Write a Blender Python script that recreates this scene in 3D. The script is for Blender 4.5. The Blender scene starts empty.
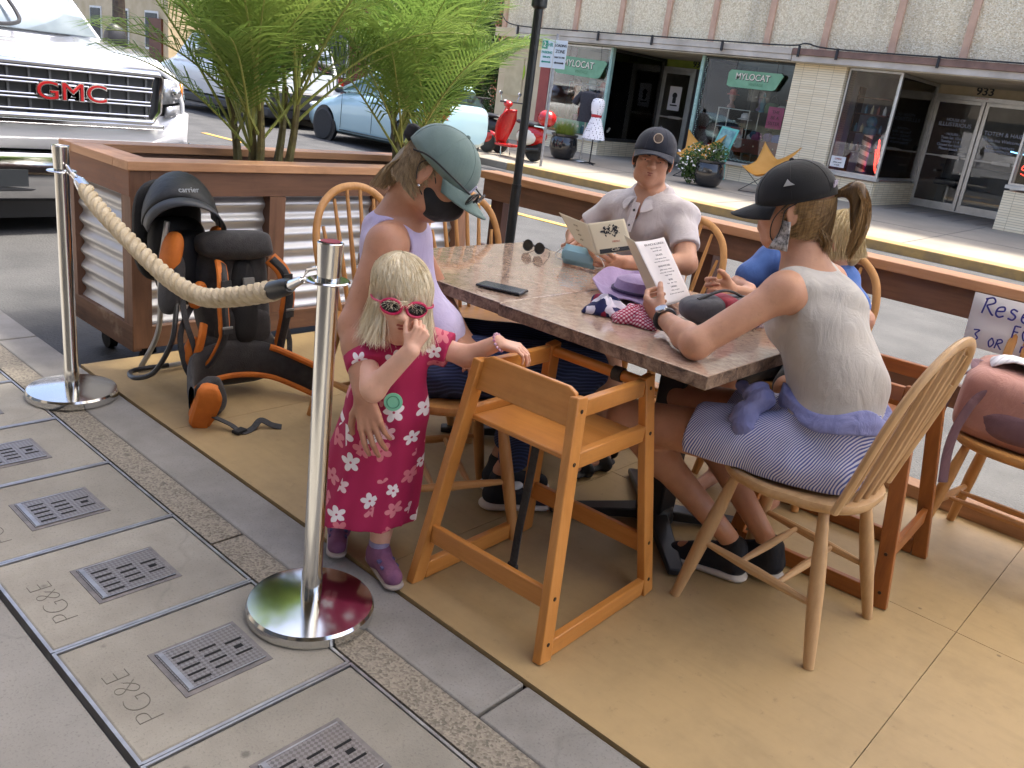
import bpy, math, random
import numpy as np
from mathutils import Vector, Matrix, Euler
random.seed(7); np.random.seed(7)
PI = math.pi; R = math.radians
sc = bpy.context.scene
C = sc.collection

# ---------------------------------------------------------------- camera, sky, sun, exposure
cam_d = bpy.data.cameras.new('camera'); cam = bpy.data.objects.new('camera', cam_d); C.objects.link(cam)
cam_d.sensor_fit = 'HORIZONTAL'; cam_d.sensor_width = 36.0; cam_d.lens = 846.018/1024*36
cam_d.clip_start = 0.05; cam_d.clip_end = 600
Rv = Vector((0.67202315, -0.72987863, 0.12514819)); Uv = Vector((0.16382545, 0.31134214, 0.93607013)); Fv = Vector((0.72218149, 0.60855834, -0.32880182))
cam.matrix_world = Matrix(((Rv.x, Uv.x, -Fv.x, 0), (Rv.y, Uv.y, -Fv.y, 0), (Rv.z, Uv.z, -Fv.z, 1.35), (0, 0, 0, 1)))
sc.camera = cam
SUN_EL, SUN_AZ = 66, 20        # elevation; azimuth from +X towards -Y
sun_d = bpy.data.lights.new('sun', 'SUN'); sun = bpy.data.objects.new('sun', sun_d); C.objects.link(sun)
sun_d.energy = 2.4; sun_d.angle = R(4); sun_d.color = (1.0, 0.93, 0.82)
sdir = Vector((math.cos(R(SUN_EL))*math.cos(R(-SUN_AZ)), math.cos(R(SUN_EL))*math.sin(R(-SUN_AZ)), math.sin(R(SUN_EL))))
sun.rotation_euler = sdir.to_track_quat('Z', 'Y').to_euler(); sun.location = (0, 0, 20)
w = bpy.data.worlds.new('World'); sc.world = w; w.use_nodes = True
nt = w.node_tree; sky = nt.nodes.new('ShaderNodeTexSky'); sky.sky_type = 'NISHITA'; sky.sun_disc = False
sky.sun_elevation = R(SUN_EL); sky.sun_rotation = R(90+SUN_AZ); sky.air_density = 0.6; sky.dust_density = 3.5; sky.ozone_density = 0.4
nt.links.new(sky.outputs[0], nt.nodes['Background'].inputs[0]); nt.nodes['Background'].inputs[1].default_value = 0.15
vs = sc.view_settings; vs.view_transform = 'Standard'; vs.look = 'None'; vs.gamma = 1; vs.use_curve_mapping = False; vs.exposure = 2.05
sc.cycles.max_bounces = 8; sc.cycles.diffuse_bounces = 4; sc.cycles.glossy_bounces = 4; sc.cycles.transparent_max_bounces = 12
sc.cycles.use_denoising = True; sc.cycles.sample_clamp_indirect = 6

# ---------------------------------------------------------------- materials
MC = {}
def srgb(h):
    h = h.lstrip('#'); v = [int(h[i:i+2], 16)/255 for i in (0, 2, 4)]
    return tuple(((c+0.055)/1.055)**2.4 if c > 0.04045 else c/12.92 for c in v)
def nmat(name):
    m = bpy.data.materials.new(name); m.use_nodes = True
    t = m.node_tree; b = t.nodes['Principled BSDF']; return m, t, b
def N(t, typ, **kw):
    n = t.nodes.new(typ)
    for k, v in kw.items():
        if k in n.inputs: n.inputs[k].default_value = v
        else: setattr(n, k, v)
    return n
def coords(t, scale=(1, 1, 1), rot=(0, 0, 0), kind='Object'):
    tc = N(t, 'ShaderNodeTexCoord'); mp = N(t, 'ShaderNodeMapping'); mp.inputs['Scale'].default_value = scale; mp.inputs['Rotation'].default_value = rot
    t.links.new(tc.outputs[kind], mp.inputs[0]); return mp.outputs[0]
def vary(t, v, k=3.0):
    oi = N(t, 'ShaderNodeObjectInfo'); s_ = N(t, 'ShaderNodeVectorMath'); s_.operation = 'SCALE'; s_.inputs['Scale'].default_value = k; t.links.new(oi.outputs['Location'], s_.inputs[0])
    a = N(t, 'ShaderNodeVectorMath'); a.operation = 'ADD'; t.links.new(v, a.inputs[0]); t.links.new(s_.outputs[0], a.inputs[1])
    b_ = N(t, 'ShaderNodeVectorMath'); b_.operation = 'ADD'; t.links.new(a.outputs[0], b_.inputs[0]); t.links.new(oi.outputs['Random'], b_.inputs[1]); return b_.outputs[0], oi.outputs['Random']
def ramp(t, fac, stops):
    r = N(t, 'ShaderNodeValToRGB'); e = r.color_ramp.elements
    while len(e) < len(stops): e.new(0.5)
    for i, (p, c) in enumerate(stops): e[i].position = p; e[i].color = (*c, 1) if len(c) == 3 else c
    t.links.new(fac, r.inputs[0]); return r.outputs[0]
def bump(t, b, h, strength=.3, dist=.01, prev=None):
    n = N(t, 'ShaderNodeBump'); n.inputs['Strength'].default_value = strength; n.inputs['Distance'].default_value = dist
    t.links.new(h, n.inputs['Height'])
    if prev: t.links.new(prev, n.inputs['Normal'])
    t.links.new(n.outputs[0], b.inputs['Normal']); return n.outputs[0]
def mix(t, f, a, b_, mode='MIX'):
    m = N(t, 'ShaderNodeMix'); m.data_type = 'RGBA'; m.blend_type = mode
    for s, v in ((0, f), (6, a), (7, b_)):
        if isinstance(v, (float, int)): m.inputs[s].default_value = v
        elif isinstance(v, tuple): m.inputs[s].default_value = (*v, 1)
        else: t.links.new(v, m.inputs[s])
    return m.outputs[2]
def mth(t, op, a, b_=None, c=None):
    m = N(t, 'ShaderNodeMath'); m.operation = op
    for i, v in enumerate((a, b_, c)):
        if v is None: continue
        if isinstance(v, (float, int)): m.inputs[i].default_value = v
        else: t.links.new(v, m.inputs[i])
    return m.outputs[0]
def noise(t, vec, scale, detail=4, rough=.55, dist=0):
    n = N(t, 'ShaderNodeTexNoise'); n.inputs['Scale'].default_value = scale; n.inputs['Detail'].default_value = detail; n.inputs['Roughness'].default_value = rough; n.inputs['Distortion'].default_value = dist
    t.links.new(vec, n.inputs['Vector']); return n.outputs['Fac']
def M(name, c1, c2=None, scale=6, rough=.6, metal=0, bmp=0, bscale=None, stretch=(1, 1, 1), spec=.5, detail=4, sss=0, coat=0, sheen=0, emis=0, rv=0):
    """generic two-tone procedural material"""
    if name in MC: return MC[name]
    m, t, b = nmat(name)
    c1 = srgb(c1) if isinstance(c1, str) else c1; c2 = (srgb(c2) if isinstance(c2, str) else c2) if c2 else tuple(x*.8 for x in c1)
    v = coords(t, stretch); n = noise(t, v, scale, detail)
    t.links.new(ramp(t, n, [(.3, c2), (.7, c1)]), b.inputs['Base Color'])
    b.inputs['Roughness'].default_value = rough; b.inputs['Metallic'].default_value = metal; b.inputs['Specular IOR Level'].default_value = spec
    if rv: t.links.new(mth(t, 'MULTIPLY_ADD', n, rv, rough-rv/2), b.inputs['Roughness'])
    if bmp: bump(t, b, noise(t, v, bscale or scale*6, 5), bmp, .01)
    if sss: b.inputs['Subsurface Weight'].default_value = sss; b.inputs['Subsurface Radius'].default_value = (.012, .005, .003); b.inputs['Subsurface Scale'].default_value = 1.0
    if coat: b.inputs['Coat Weight'].default_value = coat; b.inputs['Coat Roughness'].default_value = .05
    if sheen: b.inputs['Sheen Weight'].default_value = sheen
    if emis: b.inputs['Emission Color'].default_value = (*c1, 1); b.inputs['Emission Strength'].default_value = emis
    MC[name] = m; return m
def wood(name, c1, c2, axis='x', scale=9, rough=.45, bmp=.12, knots=0, worn=None):
    key = name+axis
    if key in MC: return MC[key]
    m, t, b = nmat(key); c1 = srgb(c1); c2 = srgb(c2)
    st = {'x': (.09, 1, 1), 'y': (1, .09, 1), 'z': (1, 1, .09)}[axis]
    v, rnd_ = vary(t, coords(t, tuple(s*scale for s in st)), 7.0); n1 = noise(t, v, 1.6, 5, .6, .6); n2 = noise(t, v, 9, 3, .6)
    f = mth(t, 'MULTIPLY_ADD', n2, .35, mth(t, 'MULTIPLY', n1, .75))
    col = ramp(t, f, [(.32, c2), (.5, tuple((a+d)/2 for a, d in zip(c1, c2))), (.68, c1)])
    if worn:
        wv = coords(t, (1, 1, 1)); wn = noise(t, wv, 5, 6, .7); col = mix(t, ramp(t, wn, [(.56, (0, 0, 0)), (.7, (1, 1, 1))]), col, srgb(worn))
    wv = vary(t, coords(t, (1, 1, 1)))[0]; wn = noise(t, wv, 3.5, 7, .75); col = mix(t, mth(t, 'MULTIPLY', ramp(t, wn, [(.52, (0, 0, 0)), (.72, (1, 1, 1))]), .35), col, tuple(x*.55 for x in c2)); col = mix(t, mth(t, 'MULTIPLY', rnd_, .22), col, c2)
    t.links.new(col, b.inputs['Base Color'])
    t.links.new(mth(t, 'MULTIPLY_ADD', n2, .25, rough-.12), b.inputs['Roughness'])
    bump(t, b, f, bmp, .004); MC[key] = m; return m

# ---------------------------------------------------------------- mesh building
def props(o, label=None, cat=None, group=None, kind=None):
    if label: o['label'] = label
    if cat: o['category'] = cat
    if group: o['group'] = group
    if kind: o['kind'] = kind
    return o
def thing(name, label, cat, loc=(0, 0, 0), rz=0, group=None):
    o = bpy.data.objects.new(name, None); C.objects.link(o); o.location = loc; o.rotation_euler = (0, 0, rz); o.empty_display_size = .1
    return props(o, label, cat, group)
def wm(o):
    m = Matrix.Identity(4)
    while o is not None:
        m = (Matrix.Translation(o.location) @ o.rotation_euler.to_matrix().to_4x4()) @ m; o = o.parent
    return m
class MB:
    def __init__(s): s.v = []; s.f = []; s.mi = []; s.cm = 0
    def add(s, vs_, fs):
        n = len(s.v); s.v.extend([tuple(p) for p in vs_]); s.f.extend([tuple(i+n for i in f) for f in fs]); s.mi.extend([s.cm]*len(fs)); return s
    def box(s, c, d, rot=(0, 0, 0), taper=1):
        m = Euler(rot).to_matrix(); c = Vector(c); x, y, z = d[0]/2, d[1]/2, d[2]/2; P = []
        for k in (-1, 1):
            tt = taper if k > 0 else 1
            for i, j in ((-1, -1), (1, -1), (1, 1), (-1, 1)): P.append(c+m@Vector((i*x*tt, j*y*tt, k*z)))
        return s.add(P, [(3, 2, 1, 0), (4, 5, 6, 7), (0, 1, 5, 4), (1, 2, 6, 5), (2, 3, 7, 6), (3, 0, 4, 7)])
    def bx(s, x0, x1, y0, y1, z0, z1): return s.box(((x0+x1)/2, (y0+y1)/2, (z0+z1)/2), (x1-x0, y1-y0, z1-z0))
    def bar(s, a, b, w_, h, up=(0, 0, 1), w2=None, h2=None):
        a = Vector(a); b = Vector(b); d = (b-a).normalized(); u = Vector(up); r = d.cross(u)
        if r.length < 1e-4: r = d.cross(Vector((1, 0, 0)))
        r.normalize(); u = r.cross(d); w2 = w2 or w_; h2 = h2 or h
        P = [p+r*i*ww/2+u*j*hh/2 for p, ww, hh in ((a, w_, h), (b, w2, h2)) for i, j in ((-1, -1), (1, -1), (1, 1), (-1, 1))]
        return s.add(P, [(0, 1, 2, 3), (7, 6, 5, 4), (4, 5, 1, 0), (5, 6, 2, 1), (6, 7, 3, 2), (7, 4, 0, 3)])
    def tube(s, pts, rad, n=10, closed=False, flat=1, up=None):
        pts = [Vector(p) for p in pts]; m = len(pts); P = []; F = []; pr = Vector(up) if up else None
        for i, p in enumerate(pts):
            d = (pts[(i+1) % m]-pts[i-1]) if closed else (pts[min(i+1, m-1)]-pts[max(i-1, 0)]); d.normalize()
            if pr is None: pr = Vector((0, 0, 1)) if abs(d.z) < .9 else Vector((1, 0, 0))
            u = (pr-d*pr.dot(d)); u.normalize(); r_ = d.cross(u); pr = u
            rr = rad[i] if isinstance(rad, (list, tuple)) else rad
            for k in range(n):
                a = 2*PI*k/n; P.append(p+(u*math.cos(a)*flat+r_*math.sin(a))*rr)
        for i in range(m if closed else m-1):
            for k in range(n):
                F.append((i*n+k, i*n+(k+1) % n, ((i+1) % m)*n+(k+1) % n, ((i+1) % m)*n+k))
        if not closed: F.append(tuple(range(n-1, -1, -1))); F.append(tuple((m-1)*n+k for k in range(n)))
        return s.add(P, F)
    def cyl(s, a, b, r1, r2=None, n=16): return s.tube([a, b], [r1, r2 if r2 is not None else r1], n)
    def lathe(s, prof, c=(0, 0, 0), n=32, axis='z', cap=False):
        P = []; F = []; c = Vector(c); m = len(prof)
        for r_, z in prof:
            for k in range(n):
                a = 2*PI*k/n; x, y = r_*math.cos(a), r_*math.sin(a)
                q = {'z': (x, y, z), 'x': (z, x, y), 'y': (y, z, x)}[axis]; P.append(c+Vector(q))
        for i in range(m-1):
            for k in range(n): F.append((i*n+k, i*n+(k+1) % n, (i+1)*n+(k+1) % n, (i+1)*n+k))
        if prof[0][0] > 1e-4: F.append(tuple(range(n-1, -1, -1)))
        if prof[-1][0] > 1e-4: F.append(tuple((m-1)*n+k for k in range(n)))
        return s.add(P, F)
    def ell(s, c, r, rot=(0, 0, 0), n=16, m=10):
        mt = Euler(rot).to_matrix(); c = Vector(c); P = []; F = []
        for i in range(m+1):
            t_ = PI*i/m
            for k in range(n):
                a = 2*PI*k/n; P.append(c+mt@Vector((r[0]*math.sin(t_)*math.cos(a), r[1]*math.sin(t_)*math.sin(a), r[2]*math.cos(t_))))
        for i in range(m):
            for k in range(n): F.append((i*n+k, (i+1)*n+k, (i+1)*n+(k+1) % n, i*n+(k+1) % n))
        return s.add(P, F)
    def prism(s, poly, a, b, axis='y'):
        """poly of 2D points extruded along an axis from a to b. axis y: (x,z); x: (y,z); z: (x,y)"""
        n = len(poly); f = {'y': lambda p, h: (p[0], h, p[1]), 'x': lambda p, h: (h, p[0], p[1]), 'z': lambda p, h: (p[0], p[1], h)}[axis]
        P = [f(p, a) for p in poly]+[f(p, b) for p in poly]
        return s.add(P, [tuple(range(n-1, -1, -1)), tuple(range(n, 2*n))]+[(i, (i+1) % n, n+(i+1) % n, n+i) for i in range(n)])
    def grid(s, G, closeu=False):
        """G: rows of points -> sheet"""
        nu = len(G); nv = len(G[0]); P = [p for r_ in G for p in r_]; F = []
        for i in range(nu if closeu else nu-1):
            for j in range(nv-1): F.append((i*nv+j, ((i+1) % nu)*nv+j, ((i+1) % nu)*nv+j+1, i*nv+j+1))
        return s.add(P, F)
    def build(s, name, mats, parent=None, world=True, smooth=35, bevel=0, solid=0, sub=0, label=None, fix=True):
        me = bpy.data.meshes.new(name); vs_ = s.v
        if parent is not None and world:
            im = wm(parent).inverted(); vs_ = [im@Vector(p) for p in vs_]
        me.from_pydata([tuple(p) for p in vs_], [], s.f)
        if not isinstance(mats, (list, tuple)): mats = [mats]
        for m_ in mats: me.materials.append(m_)
        if len(mats) > 1: me.polygons.foreach_set('material_index', s.mi)
        me.validate(); me.update()
        if fix:
            import bmesh
            bm = bmesh.new(); bm.from_mesh(me); bmesh.ops.remove_doubles(bm, verts=bm.verts, dist=1e-5); bmesh.ops.recalc_face_normals(bm, faces=bm.faces); bm.to_mesh(me); bm.free()
        if smooth:
            me.polygons.foreach_set('use_smooth', [True]*len(me.polygons)); me.set_sharp_from_angle(angle=R(smooth))
        o = bpy.data.objects.new(name, me); C.objects.link(o)
        if parent is not None: o.parent = parent
        if label: o['label'] = label
        if solid: md = o.modifiers.new('solid', 'SOLIDIFY'); md.thickness = solid; md.offset = 0
        if bevel: md = o.modifiers.new('bevel', 'BEVEL'); md.width = bevel; md.segments = 2; md.limit_method = 'ANGLE'; md.angle_limit = R(40)
        if sub: md = o.modifiers.new('sub', 'SUBSURF'); md.levels = sub; md.render_levels = sub
        return o
def copy_tree(o, parent=None):
    c = o.copy(); C.objects.link(c)
    if parent is not None: c.parent = parent
    for ch in [x for x in bpy.data.objects if x.parent is o]: copy_tree(ch, c)
    return c
def text(s_, name, loc, size, mat, parent=None, xdir=(1, 0, 0), updir=(0, 0, 1), ext=.002, align='CENTER', bold=0, sx=1):
    """lettering; xdir = reading direction, updir = up of letters (world)"""
    cu = bpy.data.curves.new(name, 'FONT'); cu.body = s_; cu.size = size; cu.align_x = align; cu.align_y = 'CENTER'; cu.extrude = ext; cu.offset = bold
    cu.materials.append(mat); o = bpy.data.objects.new(name, cu); C.objects.link(o)
    x = Vector(xdir).normalized(); u = Vector(updir).normalized(); z = x.cross(u); z.normalize(); u = z.cross(x)
    m = Matrix(((x.x*sx, u.x, z.x, loc[0]), (x.y*sx, u.y, z.y, loc[1]), (x.z*sx, u.z, z.z, loc[2]), (0, 0, 0, 1)))
    if parent is not None: o.parent = parent; m = wm(parent).inverted()@m
    o.matrix_local = m if parent is not None else m
    if parent is None: o.matrix_world = m
    return o
def lerp(a, b, t_): return Vector(a)*(1-t_)+Vector(b)*t_
def spl(pts, n=8):
    """Catmull-Rom through points"""
    P = [Vector(p) for p in pts]; out = []
    for i in range(len(P)-1):
        p0 = P[i-1] if i else P[0]*2-P[1]; p1 = P[i]; p2 = P[i+1]; p3 = P[i+2] if i+2 < len(P) else P[-1]*2-P[-2]
        for k in range(n):
            t_ = k/n; out.append(.5*((2*p1)+(-p0+p2)*t_+(2*p0-5*p1+4*p2-p3)*t_*t_+(-p0+3*p1-3*p2+p3)*t_**3))
    out.append(P[-1]); return out
# ---------------------------------------------------------------- special materials
def concrete(name, c1, c2, agg=0, scale=3, stain='#6f6a62', amt=.5):
    m, t, b = nmat(name); v, rnd_ = vary(t, coords(t), 5.0)
    n1 = noise(t, v, scale, 6, .6); base = ramp(t, n1, [(.3, srgb(c2)), (.7, srgb(c1))]); base = mix(t, mth(t, 'MULTIPLY', rnd_, .35), base, tuple(x*.72 for x in srgb(c2)))
    n2 = noise(t, v, .9, 5, .65); base = mix(t, mth(t, 'MULTIPLY', ramp(t, n2, [(.45, (0, 0, 0)), (.7, (1, 1, 1))]), amt), base, srgb(stain))
    n3 = noise(t, v, 160, 3, .7)
    base = mix(t, mth(t, 'MULTIPLY', ramp(t, n3, [(.55, (0, 0, 0)), (.68, (1, 1, 1))]), .45 if not agg else .2), base, tuple(x*.45 for x in srgb(c2)))
    h = n3
    if agg:
        vo = N(t, 'ShaderNodeTexVoronoi'); vo.inputs['Scale'].default_value = agg; t.links.new(v, vo.inputs['Vector'])
        hs = N(t, 'ShaderNodeSeparateColor'); t.links.new(vo.outputs['Color'], hs.inputs[0])
        base = mix(t, .6, base, ramp(t, hs.outputs[0], [(0, tuple(x*.5 for x in srgb(c2))), (.5, srgb(c1)), (1, tuple(min(1, x*1.35) for x in srgb(c1)))]))
        h = vo.outputs['Distance']
    # cracks and dark speckle stains
    vc = N(t, 'ShaderNodeTexVoronoi'); vc.feature = 'DISTANCE_TO_EDGE'; vc.inputs['Scale'].default_value = .55
    w1 = N(t, 'ShaderNodeVectorMath'); w1.operation = 'ADD'; nn = N(t, 'ShaderNodeTexNoise'); nn.inputs['Scale'].default_value = 4; t.links.new(v, nn.inputs['Vector'])
    sc_ = N(t, 'ShaderNodeVectorMath'); sc_.operation = 'SCALE'; sc_.inputs['Scale'].default_value = .25; t.links.new(nn.outputs['Color'], sc_.inputs[0])
    t.links.new(v, w1.inputs[0]); t.links.new(sc_.outputs[0], w1.inputs[1]); t.links.new(w1.outputs[0], vc.inputs['Vector'])
    base = mix(t, mth(t, 'MULTIPLY', ramp(t, vc.outputs['Distance'], [(.0, (1, 1, 1)), (.003, (0, 0, 0))]), .12), base, (.03, .028, .025))
    ng = N(t, 'ShaderNodeTexVoronoi'); ng.inputs['Scale'].default_value = 5; t.links.new(v, ng.inputs['Vector'])
    base = mix(t, mth(t, 'MULTIPLY', ramp(t, ng.outputs['Distance'], [(.03, (1, 1, 1)), (.06, (0, 0, 0))]), .5), base, (.03, .028, .025))
    t.links.new(base, b.inputs['Base Color']); b.inputs['Roughness'].default_value = .85
    bump(t, b, mth(t, 'ADD', h, n1), .35 if agg else .2, .003); return m
conc_walk = concrete('sidewalk_concrete', '#9b9892', '#83807a')
conc_lid = concrete('lid_concrete', '#a39e92', '#8b867b', scale=5, stain='#6a655b', amt=.5)
conc_kerb = concrete('kerb_concrete', '#999691', '#807d78', scale=7, stain='#7a756c')
conc_agg = concrete('aggregate_concrete', '#8d8577', '#746d60', agg=170)
conc_far = concrete('far_concrete', '#989183', '#888174', scale=1.5, amt=.25)
asph = M('asphalt', (.072, .072, .072), (.038, .039, .04), 2.2, .85, bmp=.8, bscale=70, detail=12)
def deckmat():
    m, t, b = nmat('painted_plywood_tan'); v = coords(t)
    n = noise(t, v, 2.2, 6, .65); c = ramp(t, n, [(.3, srgb('#a58c63')), (.7, srgb('#b99f72'))])
    n2 = noise(t, coords(t, (14, 1.2, 1)), 3, 5, .6); c = mix(t, mth(t, 'MULTIPLY', ramp(t, n2, [(.5, (0, 0, 0)), (.8, (1, 1, 1))]), .25), c, srgb('#85744f'))
    n4 = noise(t, v, 1.1, 7, .7); c = mix(t, mth(t, 'MULTIPLY', ramp(t, n4, [(.42, (0, 0, 0)), (.62, (1, 1, 1))]), .75), c, srgb('#86714f')); n5 = noise(t, v, 28, 6, .75); c = mix(t, mth(t, 'MULTIPLY', ramp(t, n5, [(.60, (0, 0, 0)), (.72, (1, 1, 1))]), .35), c, srgb('#5e4c35'))
    vo = N(t, 'ShaderNodeTexVoronoi'); vo.inputs['Scale'].default_value = 4.5; t.links.new(v, vo.inputs['Vector'])
    c = mix(t, mth(t, 'MULTIPLY', ramp(t, vo.outputs['Distance'], [(.02, (1, 1, 1)), (.035, (0, 0, 0))]), .6), c, srgb('#4c3a26'))
    t.links.new(c, b.inputs['Base Color']); t.links.new(mth(t, 'MULTIPLY_ADD', n, .3, .42), b.inputs['Roughness']); bump(t, b, n2, .08, .003); return m
deck_m = deckmat()
def brick_mat(name, c1, c2, mortar, bw, bh, plane='yz', ms=.004, rough=.8):
    m, t, b = nmat(name); tc = N(t, 'ShaderNodeTexCoord'); sp = N(t, 'ShaderNodeSeparateXYZ'); cb = N(t, 'ShaderNodeCombineXYZ')
    t.links.new(tc.outputs['Object'], sp.inputs[0]); t.links.new(sp.outputs[{'y': 1, 'x': 0}[plane[0]]], cb.inputs[0]); t.links.new(sp.outputs[2], cb.inputs[1])
    br = N(t, 'ShaderNodeTexBrick'); br.inputs['Scale'].default_value = 1; br.inputs['Brick Width'].default_value = bw; br.inputs['Row Height'].default_value = bh; br.inputs['Mortar Size'].default_value = ms; br.inputs['Mortar Smooth'].default_value = .2
    br.offset = 0 if bh < .05 else .5
    br.inputs['Color1'].default_value = (*srgb(c1), 1); br.inputs['Color2'].default_value = (*srgb(c2), 1); br.inputs['Mortar'].default_value = (*srgb(mortar), 1)
    t.links.new(cb.outputs[0], br.inputs['Vector']); v = coords(t); n = noise(t, v, 2, 5)
    t.links.new(mix(t, mth(t, 'MULTIPLY', n, .35), br.outputs['Color'], tuple(x*.6 for x in srgb(c2))), b.inputs['Base Color'])
    b.inputs['Roughness'].default_value = rough; bump(t, b, br.outputs['Fac'], -.6, .006); return m
roman = brick_mat('cream_roman_brick', '#f7eacb', '#ebdbb8', '#a89878', .3, .042)
roman_x = brick_mat('cream_roman_brick_return', '#f0e2c2', '#e0cfab', '#9b8a6c', .3, .042, 'xz')
redbrick = brick_mat('old_red_brick', '#8c4a35', '#6f3a2b', '#8a7d70', .22, .075)
def pebble():
    m, t, b = nmat('pebble_dash'); v = coords(t); vo = N(t, 'ShaderNodeTexVoronoi'); vo.inputs['Scale'].default_value = 42; t.links.new(v, vo.inputs['Vector'])
    s_ = N(t, 'ShaderNodeSeparateColor'); t.links.new(vo.outputs['Color'], s_.inputs[0])
    c = ramp(t, s_.outputs[0], [(0, srgb('#d2c19d')), (.5, srgb('#e2d3b2')), (1, srgb('#f3e8cc'))])
    n = noise(t, coords(t, (1, 1, .15)), 1.6, 5, .7); c = mix(t, mth(t, 'MULTIPLY', ramp(t, n, [(.5, (0, 0, 0)), (.75, (1, 1, 1))]), .45), c, srgb('#7b7366'))
    t.links.new(c, b.inputs['Base Color']); b.inputs['Roughness'].default_value = .9; bump(t, b, vo.outputs['Distance'], .8, .02); return m
pebble_m = pebble()
def glassy(name, tint=(.9, .95, .93), refl=.12):
    m, t, b = nmat(name); t.nodes.remove(b); out = t.nodes['Material Output']
    tr = N(t, 'ShaderNodeBsdfTransparent'); tr.inputs[0].default_value = (*tint, 1); gl = N(t, 'ShaderNodeBsdfGlossy'); gl.inputs['Roughness'].default_value = .01
    fr = N(t, 'ShaderNodeFresnel'); fr.inputs['IOR'].default_value = 1.5; mx = N(t, 'ShaderNodeMixShader')
    t.links.new(mth(t, 'MULTIPLY_ADD', fr.outputs[0], 1.0, refl), mx.inputs[0]); t.links.new(tr.outputs[0], mx.inputs[1]); t.links.new(gl.outputs[0], mx.inputs[2]); t.links.new(mx.outputs[0], out.inputs[0]); return m
glass = glassy('window_glass', (.96, .975, .97), .0)
cglass = glassy('car_glass', (.25, .3, .3), .1)
steel = M('polished_steel', (.72, .72, .70), (.62, .62, .6), 3, .13, 1, rv=.12)
chrome = M('chrome', (.70, .70, .71), (.60, .60, .62), 3, .10, 1)
alu = M('aluminium_frame', (.62, .62, .6), (.52, .52, .5), 8, .35, .85)
black_m = M('black_plastic', (.018, .018, .02), (.012, .012, .013), 6, .45)
blackmetal = M('black_metal', (.02, .022, .024), (.012, .012, .014), 8, .35)
rubber = M('rubber', (.02, .02, .02), (.03, .03, .03), 20, .8)
white_m = M('white_paint', (.78, .78, .76), (.7, .7, .68), 4, .5)
paper_m = M('white_paper', (.83, .82, .84), (.77, .76, .79), 5, .7)
ink = M('ink', (.03, .03, .035), None, 5, .8)
red_p = M('red_paint', '#c01c18', '#a81512', 3, .25, coat=.6)

# ---------------------------------------------------------------- ground
def structure(name, mb, mat, **k): o = mb.build(name, mat, **k); o['kind'] = 'structure'; return o
b = MB(); b.bx(-200, 300, -200, 300, -1.2, -.16); structure('terrain', b, M('distant_ground', (.12, .12, .09), (.08, .09, .05), 1, .9))
b = MB(); b.add([(1.385, -60, -.13), (4, -60, -.1), (7.5, -60, -.085), (12.2, -60, -.13), (12.2, 120, -.13), (7.5, 120, -.085), (4, 120, -.1), (1.385, 120, -.13)], [(0, 1, 6, 7), (1, 2, 5, 6), (2, 3, 4, 5)]); structure('road', b, asph)
yel = M('yellow_road_paint', '#c9a24a', '#a8874a', 10, .7)
b = MB()
for i in range(-10, 30): b.bx(7.75, 7.87, i*3.55+2.45-.0, i*3.55+3.7+.0, -.088, -.079) if i not in (1,) else b.bx(7.75, 7.87, 5.4, 7.9, -.088, -.079)
structure('lane_marking', b, yel)
# near sidewalk slabs (joints are real gaps)
b = MB(); b.bx(-60, .575, -60, 120, -.5, 0)
b.bx(.575, 1.21, -60, .02, -.5, 0); b.bx(.575, 1.21, 4.82, 120, -.5, 0); b.bx(.575, 1.21, .0, 4.84, -.5, -.03); structure('sidewalk', b, conc_walk)
b = MB()
y = -60
while y < 110:
    b.bx(1.214, 1.383, y, y+3.04, -.5, .0); y += 3.05
structure('kerb', b, conc_kerb, bevel=.006)
b = MB(); b.bx(1.112, 1.211, .0, 1.98, -.03, -.001); b.bx(1.112, 1.211, 1.99, 4.83, -.03, -.001); structure('aggregate_strip', b, conc_agg)
jm = M('joint_dirt', (.03, .027, .024), None, 9, .9)
b = MB()
for yy in (5.15, 6.6, 8.05, 9.5, 11): b.bx(-3, 1.21, yy, yy+.012, 0, .002)
for xx in (-.35, -1.8): b.bx(xx, xx+.012, -6, 20, 0, .0025)
b.bx(-3, .57, .55, .562, 0, .002)
structure('sidewalk_joints', b, jm)
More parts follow.
